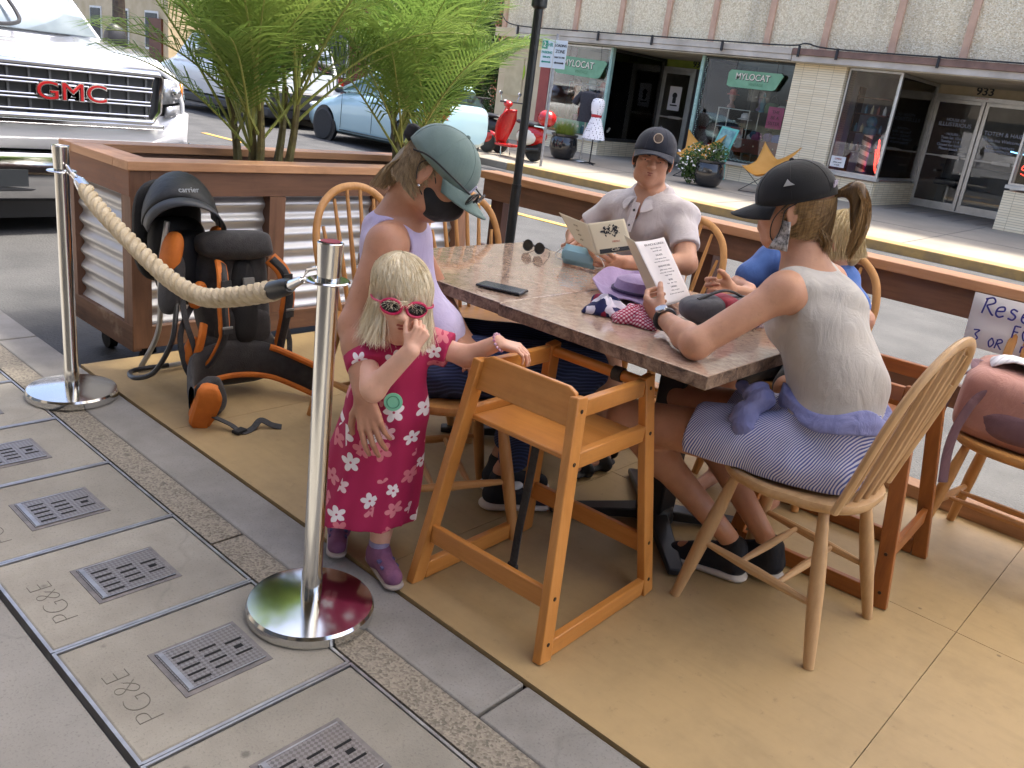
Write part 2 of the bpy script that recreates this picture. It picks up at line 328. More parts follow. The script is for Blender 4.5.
# meter box lids
grate_m = None
def gratemat():
    m, t, b = nmat('cast_grate'); v = coords(t, (1, 1, 1), (0, 0, R(45))); ck = N(t, 'ShaderNodeTexChecker'); ck.inputs['Scale'].default_value = 130; t.links.new(v, ck.inputs['Vector'])
    n = noise(t, v, 14, 5); t.links.new(mix(t, n, mix(t, ck.outputs['Fac'], (.10, .095, .10), (.26, .25, .26)), (.2, .18, .16)), b.inputs['Base Color']); b.inputs['Metallic'].default_value = .5; b.inputs['Roughness'].default_value = .45
    bump(t, b, ck.outputs['Fac'], .4, .002); return m
grate_m = gratemat(); galv = M('galvanised_edge', (.42, .43, .44), (.25, .25, .26), 14, .45, .8); slotm = M('slot_black', (.006, .006, .006), None, 5, .9)
lidtx = {2: 'PG&E', 3: 'PG&E', 1: 'PG&E', 4: 'PG&E'}
for i in range(-3, 8):
    y0 = 1.327+(i-1)*.4395; y1 = y0+.4195; x0, x1 = .596, 1.095
    if y0 < .0 or y1 > 4.9: continue
    names = {0: 'nearest concrete meter box lid at the bottom edge of the picture', 1: 'concrete meter box lid touching the base of the near steel stanchion', 2: 'concrete meter box lid, next one beyond the near stanchion lid', 3: 'third meter box lid beyond the near stanchion, with a greyer face', 4: 'concrete meter box lid next before the far stanchion base', 5: 'concrete meter box lid beside the far stanchion base'}
    t = thing('meter_box_lid', names.get(i, 'far concrete meter box lid number %d past the stanchions' % i if False else ('concrete meter box lid left of the far stanchion' if i == 6 else 'concrete meter box lid farthest from the camera')), 'lid', (x0, y0, 0), 0, 'meter box lids in the sidewalk')
    b = MB(); b.bx(x0, x1, y0, y1, -.028, .0015); o = b.build('slab', conc_lid, t, bevel=.006)
    b = MB()
    for a in ((x0-.008, x0, y0-.008, y1+.008), (x1, x1+.007, y0-.008, y1+.008), (x0, x1, y0-.010, y0-.002), (x0, x1, y1+.002, y1+.008)): b.bx(*a, -.028, .0035)
    b.build('metal_rim', galv, t)
    gx0, gx1, gy0, gy1 = x0+.175, x1-.155, y0+.125, y1-.135
    gx0, gx1 = x0+.165, x1-.14
    b = MB(); b.bx(gx0-.012, gx1+.012, gy0-.012, gy1+.012, .0, .0035); b.build('grate_frame', M('frame_dirty', (.1, .095, .095), (.2, .18, .17), 30, .6), t)
    b = MB(); b.bx(gx0, gx1, gy0, gy1, .0, .0062); g = b.build('grate', grate_m, t)
    b = MB(); b.bx(gx0+.004, gx0+.016, gy0+.004, gy1-.004, .0, .008); b.bx(gx0, gx1, gy1-.004, gy1, 0, .0078); b.bx(gx0, gx1, gy0, gy0+.003, 0, .0078); b.build('grate_lip', galv, t)
    b = MB(); nx = 3
    for c_ in range(3):
        cx = gx0+.045+c_*.06
        for r_ in range(5 if c_ == 0 else (4 if c_ == 1 else 3)):
            cy = gy0+.022+(r_+(0 if c_ == 0 else (.5 if c_ == 1 else 1)))*.0255
            b.box((cx, cy, .0066), (.042 if not (c_ == 2 and r_ == 1) else .02, .006 if not (c_ == 2 and r_ == 1) else .012, .0014))
    b.build('grate_slots', slotm, t)
    o = text('PG&E', 'lettering', ((x0+gx0)/2-.01, (y0+y1)/2-.02, .0018), .085, M('scratched_concrete', (.11, .10, .08), (.09, .08, .065), 30, .9), t, (0, 1, 0), (-1, 0, 0), 0.0004, bold=-.003)
# deck
b = MB(); seams_x = [1.388, 2.567, 3.56]; ys = [-6.4, -4.3, -2.1, .33 if False else .335, 1.6, 2.77, 3.58]
for i in range(2):
    for j in range(len(ys)-1):
        b.bx(seams_x[i]+.0012, seams_x[i+1]-.0012, ys[j]+.001, ys[j+1]-.001, -.012, .006)
deck = b.build('deck_floor', deck_m); deck['kind'] = 'structure'
b = MB(); b.bx(1.392, 3.555, -6.4, 3.575, -.128, -.0125); structure('deck_frame', b, M('dark_deck_frame', (.05, .035, .025), None, 5, .8))

# ---------------------------------------------------------------- far sidewalk and kerb
b = MB(); z0, z1 = .0, .09
b.add([(12.35, -60, 0), (16.6, -60, .09), (26, -60, .14), (26, 120, .14), (16.6, 120, .09), (12.35, 120, 0), (12.35, -60, -.5), (12.35, 120, -.5)], [(0, 1, 4, 5), (1, 2, 3, 4), (0, 5, 7, 6)]); structure('far_sidewalk', b, conc_far)
kerb_y = M('yellow_kerb_paint', '#b08d50', '#8f7650', 6, .7, bmp=.3)
b = MB(); y = -40
while y < 9: b.bx(12.05, 12.35, y, y+2.995, -.3, .012); y += 3.0
structure('far_kerb', b, kerb_y, bevel=.015)
b = MB(); y = 11.0
while y < 100: b.bx(12.05, 12.35, y, y+2.995, -.3, .012); y += 3.0
structure('far_kerb_unpainted', b, conc_far, bevel=.015)
b = MB(); b.bx(11.6, 12.05, -40, 100, -.3, -.118); structure('gutter', b, asph)
b = MB()
def zf(x): return (x-12.35)*.09/4.25 if x < 16.6 else .09+(x-16.6)*.05/9.4
for yy in [3.80+1.52*k*2 for k in range(-6, 12)]: b.bar((12.36, yy, zf(12.36)+.002), (16.6, yy, .092), .014, .003)
for yy in [3.95, 4.35, 4.75, 5.15, 5.55]: b.bar((16.6, yy, .093), (18.9, yy, .106), .012, .003)
b.bar((14.4, -40, zf(14.4)+.002), (14.4, 100, zf(14.4)+.002), .012, .003)
structure('far_sidewalk_joints', b, M('joint_grey', (.16, .15, .135), None, 9, .9))
# ---------------------------------------------------------------- building across the street (front plane X=16.6)
tan_m = M('tan_stucco', '#c3b494', '#ab9c7d', 3, .85, bmp=.2); grn_m = M('olive_green_paint', '#8d9a3c', '#77852f', 3, .8)
rib_m = M('terracotta_batten', '#cba88e', '#b8957c', 5, .8); led_m = M('metal_ledge', '#cfc7ba', '#a89f92', 2, .6, bmp=.2); ledbr = M('brown_ledge', '#8a6c5e', '#6c5348', 5, .6)
soffit_m = M('soffit_cream', '#b8ab92', '#a0947c', 2, .85); cream = M('cream_wall', '#d2c2a4', '#bba987', 1.5, .85, bmp=.2)
drk = M('shop_interior', (.42, .38, .33), (.30, .27, .23), 2, .9); drk2 = M('shop_floor', (.35, .30, .24), (.25, .21, .17), 2, .8)
bld = thing('shop_building', 'long pale pebble-dash shop building with two recessed shopfronts across the street', 'building', (16.6, 8, .09))
XF, XD, XB = 16.6, 18.9, 21.5
b = MB(); b.bx(XF, XB+.2, -14, 15.82, 2.72, 7.2); b.build('upper_wall', pebble_m, bld)
b = MB()
for y in [15.75, 14.62, 13.49, 12.22, 11.0, 9.87, 8.61, 7.43, 6.15, 4.92]+[4.92-1.24*k for k in range(1, 15)]: b.bx(XF-.06, XF-.002, y-.06, y+.06, 2.72, 7.2)
b.build('batten', rib_m, bld)
b = MB(); b.bx(XF-.32, XF+.1, 7.9, 15.1, 2.60, 2.715); b.bx(XF-.30, XF+.1, 7.9, 15.1, 2.5, 2.598); b.build('ledge', led_m, bld, bevel=.008)
b = MB(); b.bx(XF-.34, XF+.1, -14, 7.88, 2.60, 2.718); b.build('ledge', ledbr, bld, bevel=.008, label='brown ledge section')
b = MB(); b.bx(XF-.3, XF+.1, -14, 7.88, 2.49, 2.598); b.build('ledge_trim', led_m, bld)
b = MB()
for y in (15.0, 12.55, 11.1, 9.4, 7.75, 7.0, 5.2): b.bx(XF-.36, XF-.33, y-.022, y+.022, 2.56, 2.76)
b.tube(spl([(XF-.36, 15.6, 3.0), (XF-.37, 15.1, 2.76), (XF-.36, 13, 2.735), (XF-.36, 10, 2.74), (XF-.37, 8, 2.75), (XF-.4, 7.6, 2.80), (XF-.36, 7.0, 2.74), (XF-.36, 4, 2.735), (XF-.36, -4, 2.735)], 6), .014, 6); b.build('cable', black_m, bld)
b = MB(); b.bx(XF-.28, XD+2, -14, 15.3, 2.47, 2.488); b.build('soffit', soffit_m, bld)
b = MB(); b.bx(XF, XB, 14.42, 15.8, .0, 2.72); b.bx(XF-.28, XF, 15.1, 15.8, 2.5, 2.7) ; b.build('side_wall', cream, bld)
b = MB(); b.lathe([(0, -.01), (.32, -.01), (.32, .01), (0, .01)], (XF-.012, 15.22, 1.72), 40, 'x'); b.build('green_circle', M('lime_paint', '#a9c83a', '#97b52f', 3, .7), bld)
b = MB(); b.bx(XF-.03, XF-.002, 14.95, 15.55, 1.15, 2.05); b.build('mural_panel', M('mural_panel_cream', '#c9bb98', '#b5a684', 4, .8), bld)
b = MB(); b.bx(XB, XB+.15, -14, 15.8, 0, 2.72); b.bx(XF+.02, XB, -14, 3.0, .0, 2.47) ; b.build('rear_wall', drk, bld)
b = MB(); b.bx(XF+.12, XB, 12.45, 14.42, .05, .5); b.bx(XF+.12, XB, 6.9, 9.9, .05, .5); b.bx(XF+.12, XD+.0, 5.9, 6.8, .05, .55); b.bx(XD+.1, XB, 9.95, 12.4, .0, .12); b.bx(XD+.1, XB, 3.0, 6.8, 0, .12); b.build('display_floor', drk2, bld)
b = MB(); b.bx(XF+.1, XB, 6.86, 6.94, .05, 2.47); b.bx(XD, XB, 12.34, 12.42, .05, 2.47); b.bx(XD, XB, 9.9, 9.96, .05, 2.47); b.bx(XF+1.9, XF+1.95, 12.5, 14.4, .5, 1.75); b.build('partition', drk, bld)
# brick column and bulkheads
b = MB(); b.bx(XF-.08, XF+.45, 6.86, 7.88, .05, 2.49); b.bx(XF, XF+.1, 7.88, 9.95, .05, .44); b.bx(XF, XF+.1, 12.37, 14.4, .05, .42); b.bx(XF-.0, XF+.1, 5.87, 6.86, .05, .52); b.bx(XF, XF+.1, 1.2, 3.68, .05, .75); b.build('brick_front', roman, bld)
b = MB(); b.bx(XF+.1, XD, 5.86, 5.96, .05, .52); b.bx(XF+.1, XD, 12.36, 12.44, .05, .42); b.bx(XF+.1, XD, 9.86, 9.95, .05, .44); b.bx(XF+.1, XD, 3.58, 3.68, .05, .75); b.bx(XD, XD+.05, 5.96, 6.06, .05, .3); b.build('brick_return', roman_x, bld)
b = MB(); b.bx(XF+.3, XF+1.2, 14.30, 14.42, .4, 2.47); b.bx(XF+.0, XF+.3, 14.12, 14.42, .05, 2.47); b.build('window_reveal', M('dusty_red_paint', '#a3544c', '#8c453f', 3, .7), bld)
def shopwin(y0, y1, z0_, z1_, x=XF+.05, fm=alu, fw=.035, name='shop_window', label=None, sill=True):
    b = MB()
    for a in ((y0, y0+fw, z0_, z1_), (y1-fw, y1, z0_, z1_), (y0+fw, y1-fw, z0_, z0_+fw), (y0+fw, y1-fw, z1_-fw, z1_)): b.bx(x-.03, x+.03, *a)
    f = b.build(name, fm, bld, label=label)
    b = MB(); b.bx(x-.004, x+.004, y0+fw, y1-fw, z0_+fw, z1_-fw); b.build('pane', glass, f)
    if sill: b = MB(); b.bx(x-.1, x+.04, y0-.02, y1+.02, z0_-.06, z0_-.002); b.build('sill', M('pale_sill', '#cfcabd', '#b5b0a4', 4, .5), f)
    return f
def sidewin(x0, x1, z0_, z1_, y, fm, fw=.05):
    b = MB()
    for a in ((x0, x0+fw), (x1-fw, x1)): b.bx(a[0], a[1], y-.03, y+.03, z0_, z1_)
    b.bx(x0+fw, x1-fw, y-.03, y+.03, z0_, z0_+fw); b.bx(x0+fw, x1-fw, y-.03, y+.03, z1_-fw, z1_)
    f = b.build('side_window', fm, bld); b = MB(); b.bx(x0+fw, x1-fw, y-.004, y+.004, z0_+fw, z1_-fw); b.build('pane', glass, f)
mint = M('mint_frame', '#a9c9bd', '#8fb3a6', 4, .5)
shopwin(12.37, 14.12, .44, 2.46); shopwin(7.88, 9.92, .46, 2.46, fm=M('dark_frame', (.04, .05, .05), None, 4, .5)); shopwin(5.84, 6.84, .6, 2.47); shopwin(1.3, 3.66, .85, 2.47)
b = MB(); b.bx(XF-.02, XF+.08, 12.30, 12.368, .42, 2.468); b.bx(XF-.02, XF+.08, 9.925, 9.995, .3, 2.468); b.build('mint_post', mint, bld)
# string of dotted decal along the posts
b = MB(); 
for k in range(46):
    z = .46+k*.0435
    for yy in (12.334, 9.96): b.box((XF-.024, yy+.012*math.sin(k*2.1), z), (.006, .02, .018)); 
    for yy in (12.40+.02, 9.87): b.box((XF+.01, yy+.02*math.sin(k*1.3), z), (.006, .014, .016))
b.build('dotted_trim', M('teal_dots', '#1d6b5a', '#d8f0e6', 60, .5), bld)
b = MB(); 
for k in range(70): b.box((XF+.012, 8.0+k*.027, .51+.012*math.sin(k*1.9)), (.006, .013, .016))
b.build('dotted_trim', M('white_dots', '#e5efe8', '#3b9a86', 60, .5), bld)
dkf = M('dark_bronze', (.05, .045, .04), (.03, .03, .03), 5, .45)
sidewin(XF+.12, XD-.05, .44, 2.46, 12.40, dkf, .06); sidewin(XF+.12, XD-.05, .56, 2.46, 5.9, alu, .05); sidewin(XF+.12, XD-.05, .46, 2.46, 9.9, dkf, .06); sidewin(XF+.12, XD-.05, .8, 2.46, 3.63, alu, .05)
# wall above doors
b = MB(); b.bx(XD, XD+.1, 3.68, 5.96, 2.3, 2.47); b.bx(XD, XD+.1, 3.68, 3.95, .1, 2.3); b.build('transom_wall', tan_m, bld)
b = MB(); b.bx(XD, XD+.1, 9.95, 12.44, 2.3, 2.47); b.build('transom_wall', grn_m, bld, label='olive green wall above the left door')
def door(y0, y1, ztop, z0_=.11, x=XD, pulls=1):
    fw = .07; b = MB()
    for a in ((y0, y0+fw, z0_, ztop), (y1-fw, y1, z0_, ztop), (y0+fw, y1-fw, z0_, z0_+.14), (y0+fw, y1-fw, ztop-fw, ztop)): b.bx(x-.02, x+.03, *a)
    d = b.build('door', alu, bld, bevel=.004)
    b = MB(); b.bx(x, x+.008, y0+fw, y1-fw, z0_+.14, ztop-fw); b.build('pane', glass, d)
    b = MB(); b.bx(x-.03, x-.0215, y0+fw-.01, y1-fw+.01, 1.12, 1.15); b.bx(x-.07, x-.032, (y0+y1)/2-.0-.28, (y0+y1)/2+.05, 1.105, 1.165); b.build('push_bar', M('pale_metal', '#c9c7c0', None, 6, .4, .6), d)
    return d
b = MB(); b.bx(XD-.03, XD+.05, 3.95, 4.03, .1, 2.3); b.bx(XD-.03, XD+.05, 5.88, 5.96, .1, 2.3); b.bx(XD-.03, XD+.05, 4.03, 5.88, 2.22, 2.3); b.bx(XD-.04, XD+.05, 3.95, 5.96, .09, .118)
b.bx(XD-.03, XD+.05, 11.47, 11.54, .1, 2.3); b.bx(XD-.03, XD+.05, 12.37, 12.44, .1, 2.3); b.bx(XD-.03, XD+.05, 11.54, 12.37, 2.22, 2.3); b.build('door_frame', alu, bld)
d1 = door(4.96, 5.88, 2.215); d2 = door(4.03, 4.945, 2.215); d3 = door(11.54, 12.37, 2.215)
b = MB(); b.bx(XD, XD+.03, 9.96, 11.47, .1, 2.3); b.build('door_side_panel', M('dark_side_panel', (.05, .05, .055), None, 3, .4), bld)
lt = M('pale_lettering', '#c9d2e6', '#b9c2d8', 9, .7); blk = M('black_number', (.01, .01, .01), None, 5, .4); redt = M('red_lettering', '#b5482e', None, 5, .6)
def ftext(s_, x, y, z, size, mat, par, **k): return text(s_, 'lettering', (x, y, z), size, mat, par, (0, -1, 0), (0, 0, 1), **k)
ftext('933', XD-.012, 5.03, 2.40, .2, blk, bld, ext=.008, bold=.004, sx=1.1); ftext('LAWRENCE', XD-.03, 5.05, 2.275, .045, redt, bld)
ftext('931', XD-.012, 11.45, 2.40, .2, blk, bld, ext=.008, bold=.004)
for i, (s_, z, h) in enumerate((('HOUSE OF', 1.83, .075), ('ILLUSTRIOUS', 1.74, .105), ('- HOURS -', 1.56, .065), ('Tues-Sat 10-6', 1.49, .07), ('Sunday 11-4', 1.42, .07), ('Closed for lunch', 1.35, .07), ('Please knock', 1.28, .07))): ftext(s_, XD-.006, 5.41, z, h, lt, d1, bold=.001)
for i, (s_, z, h) in enumerate((('TOTEM & HAIR', 1.66, .105), ('Walk-ins Welcome', 1.54, .085), ('APPOINTMENTS', 1.42, .07), ('RECOMMENDED', 1.34, .07))): ftext(s_, XD-.006, 4.49, z, h, lt, d2, bold=.001)
b = MB(); b.bx(XD-.012, XD-.003, 11.78, 12.12, 1.3, 1.86); dp = b.build('poster', paper_m, d3)
b = MB(); b.lathe([(.05, -.002), (.07, 0), (.05, .002)], (XD-.015, 11.95, 1.65), 20, 'x'); b.box((XD-.014, 11.95, 1.53), (.003, .1, .12)); b.box((XD-.014, 11.95, 1.42), (.003, .2, .03)); b.build('poster_motif', ink, dp)
# hanging window signs
sg = M('mint_green_sign', '#7fae8c', '#6c9c7a', 5, .6)
def hsign(yc, zc, w_, h_, label, tilt=0, pts=None):
    t = thing('hanging_sign', label, 'sign', (XF-.06, yc, zc-h_/2), 0, 'mint green signs hanging over the shop windows')
    def Q(u, v): return (XF-.07, yc-(u*math.cos(tilt)-v*math.sin(tilt)), zc+u*math.sin(tilt)+v*math.cos(tilt))
    pl = pts or [(-.5, .32), (-.46, .5), (.46, .5), (.5, .38), (.4, -.42), (.34, -.5), (-.44, -.5), (-.5, -.42)]
    b = MB(); n = len(pl); P0 = [Q(u*w_, v*h_) for u, v in pl]; P1 = [(p[0]+.03, p[1], p[2]) for p in P0]
    b.add(P0+P1, [tuple(range(n)), tuple(range(2*n-1, n-1, -1))]+[(i, n+i, n+(i+1) % n, (i+1) % n) for i in range(n)]); b.build('board', sg, t)
    for o_, mt_, dx in ((.006, blk, -.004), (0, M('cream_letter', '#f0e8d4', None, 4, .6), -.009)):
        q = Q(-.04*w_+o_, .14*h_-o_); text('MYLOCAT', 'lettering', (q[0]+dx, q[1], q[2]), h_*.52, mt_, t, (0, -math.cos(tilt), math.sin(tilt)), (0, math.sin(tilt), math.cos(tilt)), ext=.002, bold=.006 if o_ else .001, sx=.95)
    q = Q(.04*w_, -.26*h_); text('VINTAGE', 'lettering', (q[0]-.004, q[1], q[2]), h_*.24, M('faded_letter', '#5f8f6b', None, 4, .6), t, (0, -math.cos(tilt), math.sin(tilt)), (0, math.sin(tilt), math.cos(tilt)), ext=.001)
    b = MB(); b.cyl(Q(-.38*w_, .5*h_), (XF-.06, yc+.36*w_, 2.47), .005, n=5); b.cyl(Q(.38*w_, .5*h_), (XF-.06, yc-.36*w_, 2.47), .005, n=5); b.build('cord', black_m, t)
hsign(8.68, 2.08, 1.2, .33, 'mint green hanging sign in the window left of the brick column')
hsign(13.15, 1.98, 1.5, .4, 'mint green hanging sign partly behind the street sign in the left window', -.03)
# ---- window display objects
def busts(x, y, z, s, label, hatcol, skin='#6b4a3a', hat=True, robe=None):
    t = thing('mannequin_head', label, 'mannequin head', (x, y, z), 0, 'heads and hats on show in the shop window')
    b = MB(); b.lathe([(.0, 0), (.11*s, .0), (.10*s, .05*s), (.05*s, .10*s), (.042*s, .17*s), (.07*s, .2*s), (.088*s, .28*s), (.08*s, .36*s), (.045*s, .42*s), (0, .43*s)], (x, y, z), 16); b.ell((x-.085*s, y, z+.27*s), (.02*s, .018*s, .03*s)); b.build('head', M('bust_'+skin, skin, None, 5, .5), t)
    if hat: b = MB(); b.lathe([(.1*s, .33*s), (.16*s, .325*s), (.165*s, .34*s), (.1*s, .36*s), (.1*s, .43*s), (.06*s, .47*s), (0, .475*s)], (x, y, z), 18); b.build('hat', M('hat_'+hatcol, hatcol, None, 9, .8), t)
busts(XF+.45, 8.98, 1.0, .95, 'dark bust in a white cap in front of the red cabinet', '#e0dcd4', '#5a4236')
busts(XF+.55, 9.42, 1.52, .8, 'head with a coral pink bouffant hat on the glass shelf', '#c85f4e', '#b58b78')
busts(XF+.55, 8.75, 1.52, .8, 'head in a grey hat beside the glass shelf', '#8d8890', '#54486a')
busts(XF+.4, 8.35, .98, .55, 'small head in a khaki cap on the red cabinet', '#8f8264', '#4a2d22')
busts(XF+.4, 8.02, 1.55, .7, 'head with orange hair above the pink poster', '#b5663c', '#c29a7c')
busts(XF+.5, 13.6, 1.25, 1.0, 'head with orange face behind the black blouse', '#9a6a48', '#c2825a')
busts(XF+.5, 13.15, 1.3, 1.0, 'head in a pale blue bonnet behind the black blouse', '#8fb0b8', '#7a8f96')
busts(XF+.5, 12.8, 1.3, .9, 'head with pink headscarf left of the polka dot dress', '#c77068', '#b99080')
t = thing('glass_shelf', 'glass and metal display shelf inside the right shop window', 'shelf', (XF+.6, 9.2, .5))
b = MB(); b.bx(XF+.35, XF+.8, 8.85, 9.6, 1.49, 1.505); b.bx(XF+.35, XF+.8, 8.85, 9.6, 1.12, 1.135); b.build('board', M('glass_shelf_edge', '#b9c4bf', None, 4, .2), t)
b = MB()
for y_ in (8.86, 9.59):
    for x_ in (XF+.36, XF+.79): b.cyl((x_, y_, .5), (x_, y_, 1.5), .012, n=8)
b.build('frame', alu, t)
t = thing('red_cabinet', 'low red wooden cabinet in the window left of the brick column', 'cabinet', (XF+.4, 8.5, .5))
b = MB(); b.bx(XF+.2, XF+.65, 7.95, 9.12, .66, .95); b.bx(XF+.3, XF+.7, 8.9, 9.2, .9, 1.15); b.build('body', M('red_cabinet_wood', '#7d3423', '#5f2519', 5, .5), t, bevel=.01)
b = MB()
for k in range(5): b.ell((XF+.19, 8.1+k*.22, .82), (.014, .016, .016))
b.build('knob', M('cream_knob', '#e8dcc4', None, 4, .4), t)
b = MB()
for y_ in (8.0, 9.05): b.cyl((XF+.3, y_, .5), (XF+.3, y_, .66), .02, n=8)
b.build('leg', dkf, t)
t = thing('pink_poster', 'tilted pink poster leaning in the window beside the brick column', 'poster', (XF+.25, 8.2, 1.2))
b = MB(); b.box((XF+.2, 8.2, 1.42), (.02, .34, .42), (0, 0, 0)); b.build('panel', M('pink_paper', '#c2497c', '#ab3d6b', 6, .7), t)
for k, s_ in enumerate(('THE', 'BE A', 'SISTER')): ftext(s_, XF+.188, 8.2, 1.53-k*.11, .09, M('magenta_ink', '#5c1c3a', None, 4, .7), t)
junk = [('#4f6fb0', 8.1, 1.0, .1), ('#6e5a8a', 8.3, 1.02, .09), ('#9a4a6e', 8.55, 1.0, .1), ('#3d8fb0', 7.98, .9, .09), ('#b53a2e', 7.95, .68, .07), ('#d8d0c8', 8.7, .98, .06), ('#3a4a66', 8.62, 1.03, .08)]
for i, (c_, y_, z_, s_) in enumerate(junk):
    t = thing('folded_scarf', ['bright blue', 'violet', 'plum', 'cyan', 'scarlet', 'off-white', 'slate blue'][i]+' folded scarf piled on or beside the red cabinet', 'scarf', (XF+.3, y_, z_-s_), 0, 'scarves piled on the red cabinet')
    b = MB(); G = [[(XF+.28+.7*s_*math.sin(PI*u/8)*math.cos(2*PI*v/12)*(1+.25*math.sin(3*v)), y_+1.3*s_*math.sin(PI*u/8)*math.sin(2*PI*v/12), z_+s_*math.cos(PI*u/8)*(1+.2*math.sin(2*v+u))) for v in range(13)] for u in range(9)]; b.grid(G); b.build('cloth', M('scarf'+c_, c_, None, 14, .85), t)
# dark clothes rails inside the left window
cols = ['#5b4a33', '#7a4a30', '#3d3a36', '#8a6a48', '#4a2d30', '#2f3a3f', '#6b6558', '#93816a', '#56382a', '#3c4a40']
for i in range(12):
    y_ = 12.62+i*.145; c_ = cols[i % 10]
    t = thing('hanging_garment', 'vintage garment on the inside rail of the left shop window', 'garment', (XF+1.1, y_, .9), 0, 'vintage garments on the rail in the left window')
    b = MB(); zt = 1.62-.03*(i % 3); L_ = .62+.1*(i % 4)
    G = []
    for u in range(7):
        zz = zt-L_*u/6; wd = (.06 if u == 0 else .21+.01*u); G.append([(XF+1.05+.5*wd*math.cos(2*PI*v/10), y_+.05*math.sin(2*PI*v/10)*(1+.5*math.sin(i+u)), zz) for v in range(11)])
    b.grid(G); b.build('cloth', M('garment'+c_, c_, None, 10, .9), t)
t = thing('garment_rail', 'metal clothes rail inside the left shop window', 'rail', (XF+1.05, 13.4, .5)); b = MB(); b.cyl((XF+1.05, 12.5, 1.66), (XF+1.05, 14.35, 1.66), .012, n=8); b.cyl((XF+1.05, 12.5, .5), (XF+1.05, 12.5, 1.66), .012, n=8); b.cyl((XF+1.05, 14.3, .5), (XF+1.05, 14.3, 1.66), .012, n=8); b.build('bar', alu, t)
t = thing('mint_showcase', 'low mint green showcase behind the potted grass', 'showcase', (XF+.3, 13.5, .44)); b = MB(); b.bx(XF+.2, XF+.6, 12.6, 14.1, .5, .78); b.build('body', M('mint_paint', '#7fc4ae', '#6bb19b', 3, .5), t, bevel=.01); b = MB()
for k in range(9): b.box((XF+.195, 12.7+k*.16, .68-.02*(k % 2)), (.006, .05, .05))
b.build('spot', white_m, t)
t = thing('draped_figure', 'draped white and mustard figure in the angled side window of the left shop', 'mannequin', (17.2, 12.75, .5)); b = MB(); b.lathe([(.2, 0), (.16, .5), (.12, .9), (.16, 1.15), (.07, 1.25), (.09, 1.35), (.07, 1.5), (0, 1.55)], (17.2, 12.8, .5), 16); b.build('body', M('drape_ivory', '#a8a08c', '#6d5a30', 3, .9), t); b = MB(); b.lathe([(.2, 0), (.1, .04), (.09, .14), (0, .16)], (17.2, 12.8, 2.0), 14); b.build('hat', black_m, t)
t = thing('ornate_mirror', 'arched brown mirror leaning inside the angled side window', 'mirror', (18.0, 12.8, .5)); b = MB(); b.tube([(17.7, 12.8, .6), (17.7, 12.8, 1.7)]+[(18.05-.35*math.cos(a*PI/10), 12.8, 1.7+.35*math.sin(a*PI/10)) for a in range(11)]+[(18.4, 12.8, .6)], .05, 8); b.build('frame', M('carved_brown', '#6b4a30', '#4a3220', 12, .6), t); b = MB(); b.bx(17.72, 18.38, 12.8, 12.82, .6, 1.75); b.build('glass', M('dim_mirror', '#6a6a60', '#55554d', 2, .3), t)
# barber shop window
t = thing('barber_pole', 'striped barber pole standing in the corner shop window', 'barber pole', (XF+.45, 6.35, .56))
def spiral():
    m, t_, b_ = nmat('barber_stripes'); v = coords(t_, (1, 1, 1)); sp = N(t_, 'ShaderNodeSeparateXYZ'); t_.links.new(v, sp.inputs[0])
    an = mth(t_, 'ARCTAN2', sp.outputs[1], sp.outputs[0]); f = mth(t_, 'FRACT', mth(t_, 'MULTIPLY_ADD', sp.outputs[2], 6.0, mth(t_, 'MULTIPLY', an, 1/(2*PI))))
    t_.links.new(ramp(t_, f, [(.49, srgb('#d9c2a8')), (.51, srgb('#5c3a34'))]), b_.inputs['Base Color']); b_.inputs['Roughness'].default_value = .3; return m
b = MB(); b.lathe([(.09, .1), (.09, .78)], (0, 0, .0), 20); b.build('striped_tube', spiral(), t, world=False)
b = MB(); b.lathe([(.0, .0), (.13, 0), (.13, .08), (.095, .1)], (0, 0, 0), 20); b.lathe([(.095, .78), (.12, .8), (.12, .9), (.07, .95)], (0, 0, 0), 20); b.ell((0, 0, 1.02), (.1, .1, .1)); b.build('cap', M('barber_cap', '#54707c', '#3f5660', 4, .3), t, world=False)
t = thing('wooden_shelf_unit', 'wooden shelf unit with bottles inside the barber shop window', 'shelf', (XF+.9, 6.5, .56)); b = MB()
for z_ in (1.0, 1.35, 1.7, 2.0): b.bx(XF+.7, XF+1.0, 6.2, 6.84, z_, z_+.025)
b.bx(XF+.7, XF+1.0, 6.82, 6.84, .56, 2.2); b.build('board', M('shelf_wood', '#6b4531', '#4d3122', 6, .6), t)
for i in range(14):
    y_ = 6.28+(i % 5)*.12; z_ = (1.025, 1.375, 1.725)[i//5]
    tt = thing('bottle', 'small bottle on the shelves behind the barber pole', 'bottle', (XF+.78, y_, z_), 0, 'bottles on the barber shop shelves'); b = MB(); b.lathe([(.03, 0), (.032, .1), (.012, .13), (.012, .16), (0, .16)], (XF+.78, y_, z_), 10); tt2 = b.build('glass', M('bottle%d' % (i % 4), ['#c2b08a', '#5c7a86', '#d8d2c8', '#8a4a36'][i % 4], None, 6, .3), tt)
t = thing('notice_card', 'white notice card in the lower corner of the barber shop window', 'notice', (XF+.0, 6.62, .68)); b = MB(); b.bx(XF+.0, XF+.012, 6.5, 6.78, .69, .89); b.build('card', white_m, t)
ftext('OPEN', XF-.004, 6.64, .84, .05, redt, t); ftext('please wear', XF-.004, 6.64, .78, .035, blk, t); ftext('a mask', XF-.004, 6.64, .73, .035, blk, t)
def neon(col, nm): 
    m = M('neon_'+nm, col, None, 3, .5, emis=1.2); return m
nr, nb = neon('#ff3b2e', 'red'), neon('#3038ff', 'blue')
t = thing('neon_sign', 'red and blue neon sign in the barber shop side window', 'neon sign', (17.1, 6.0, .6)); b = MB()
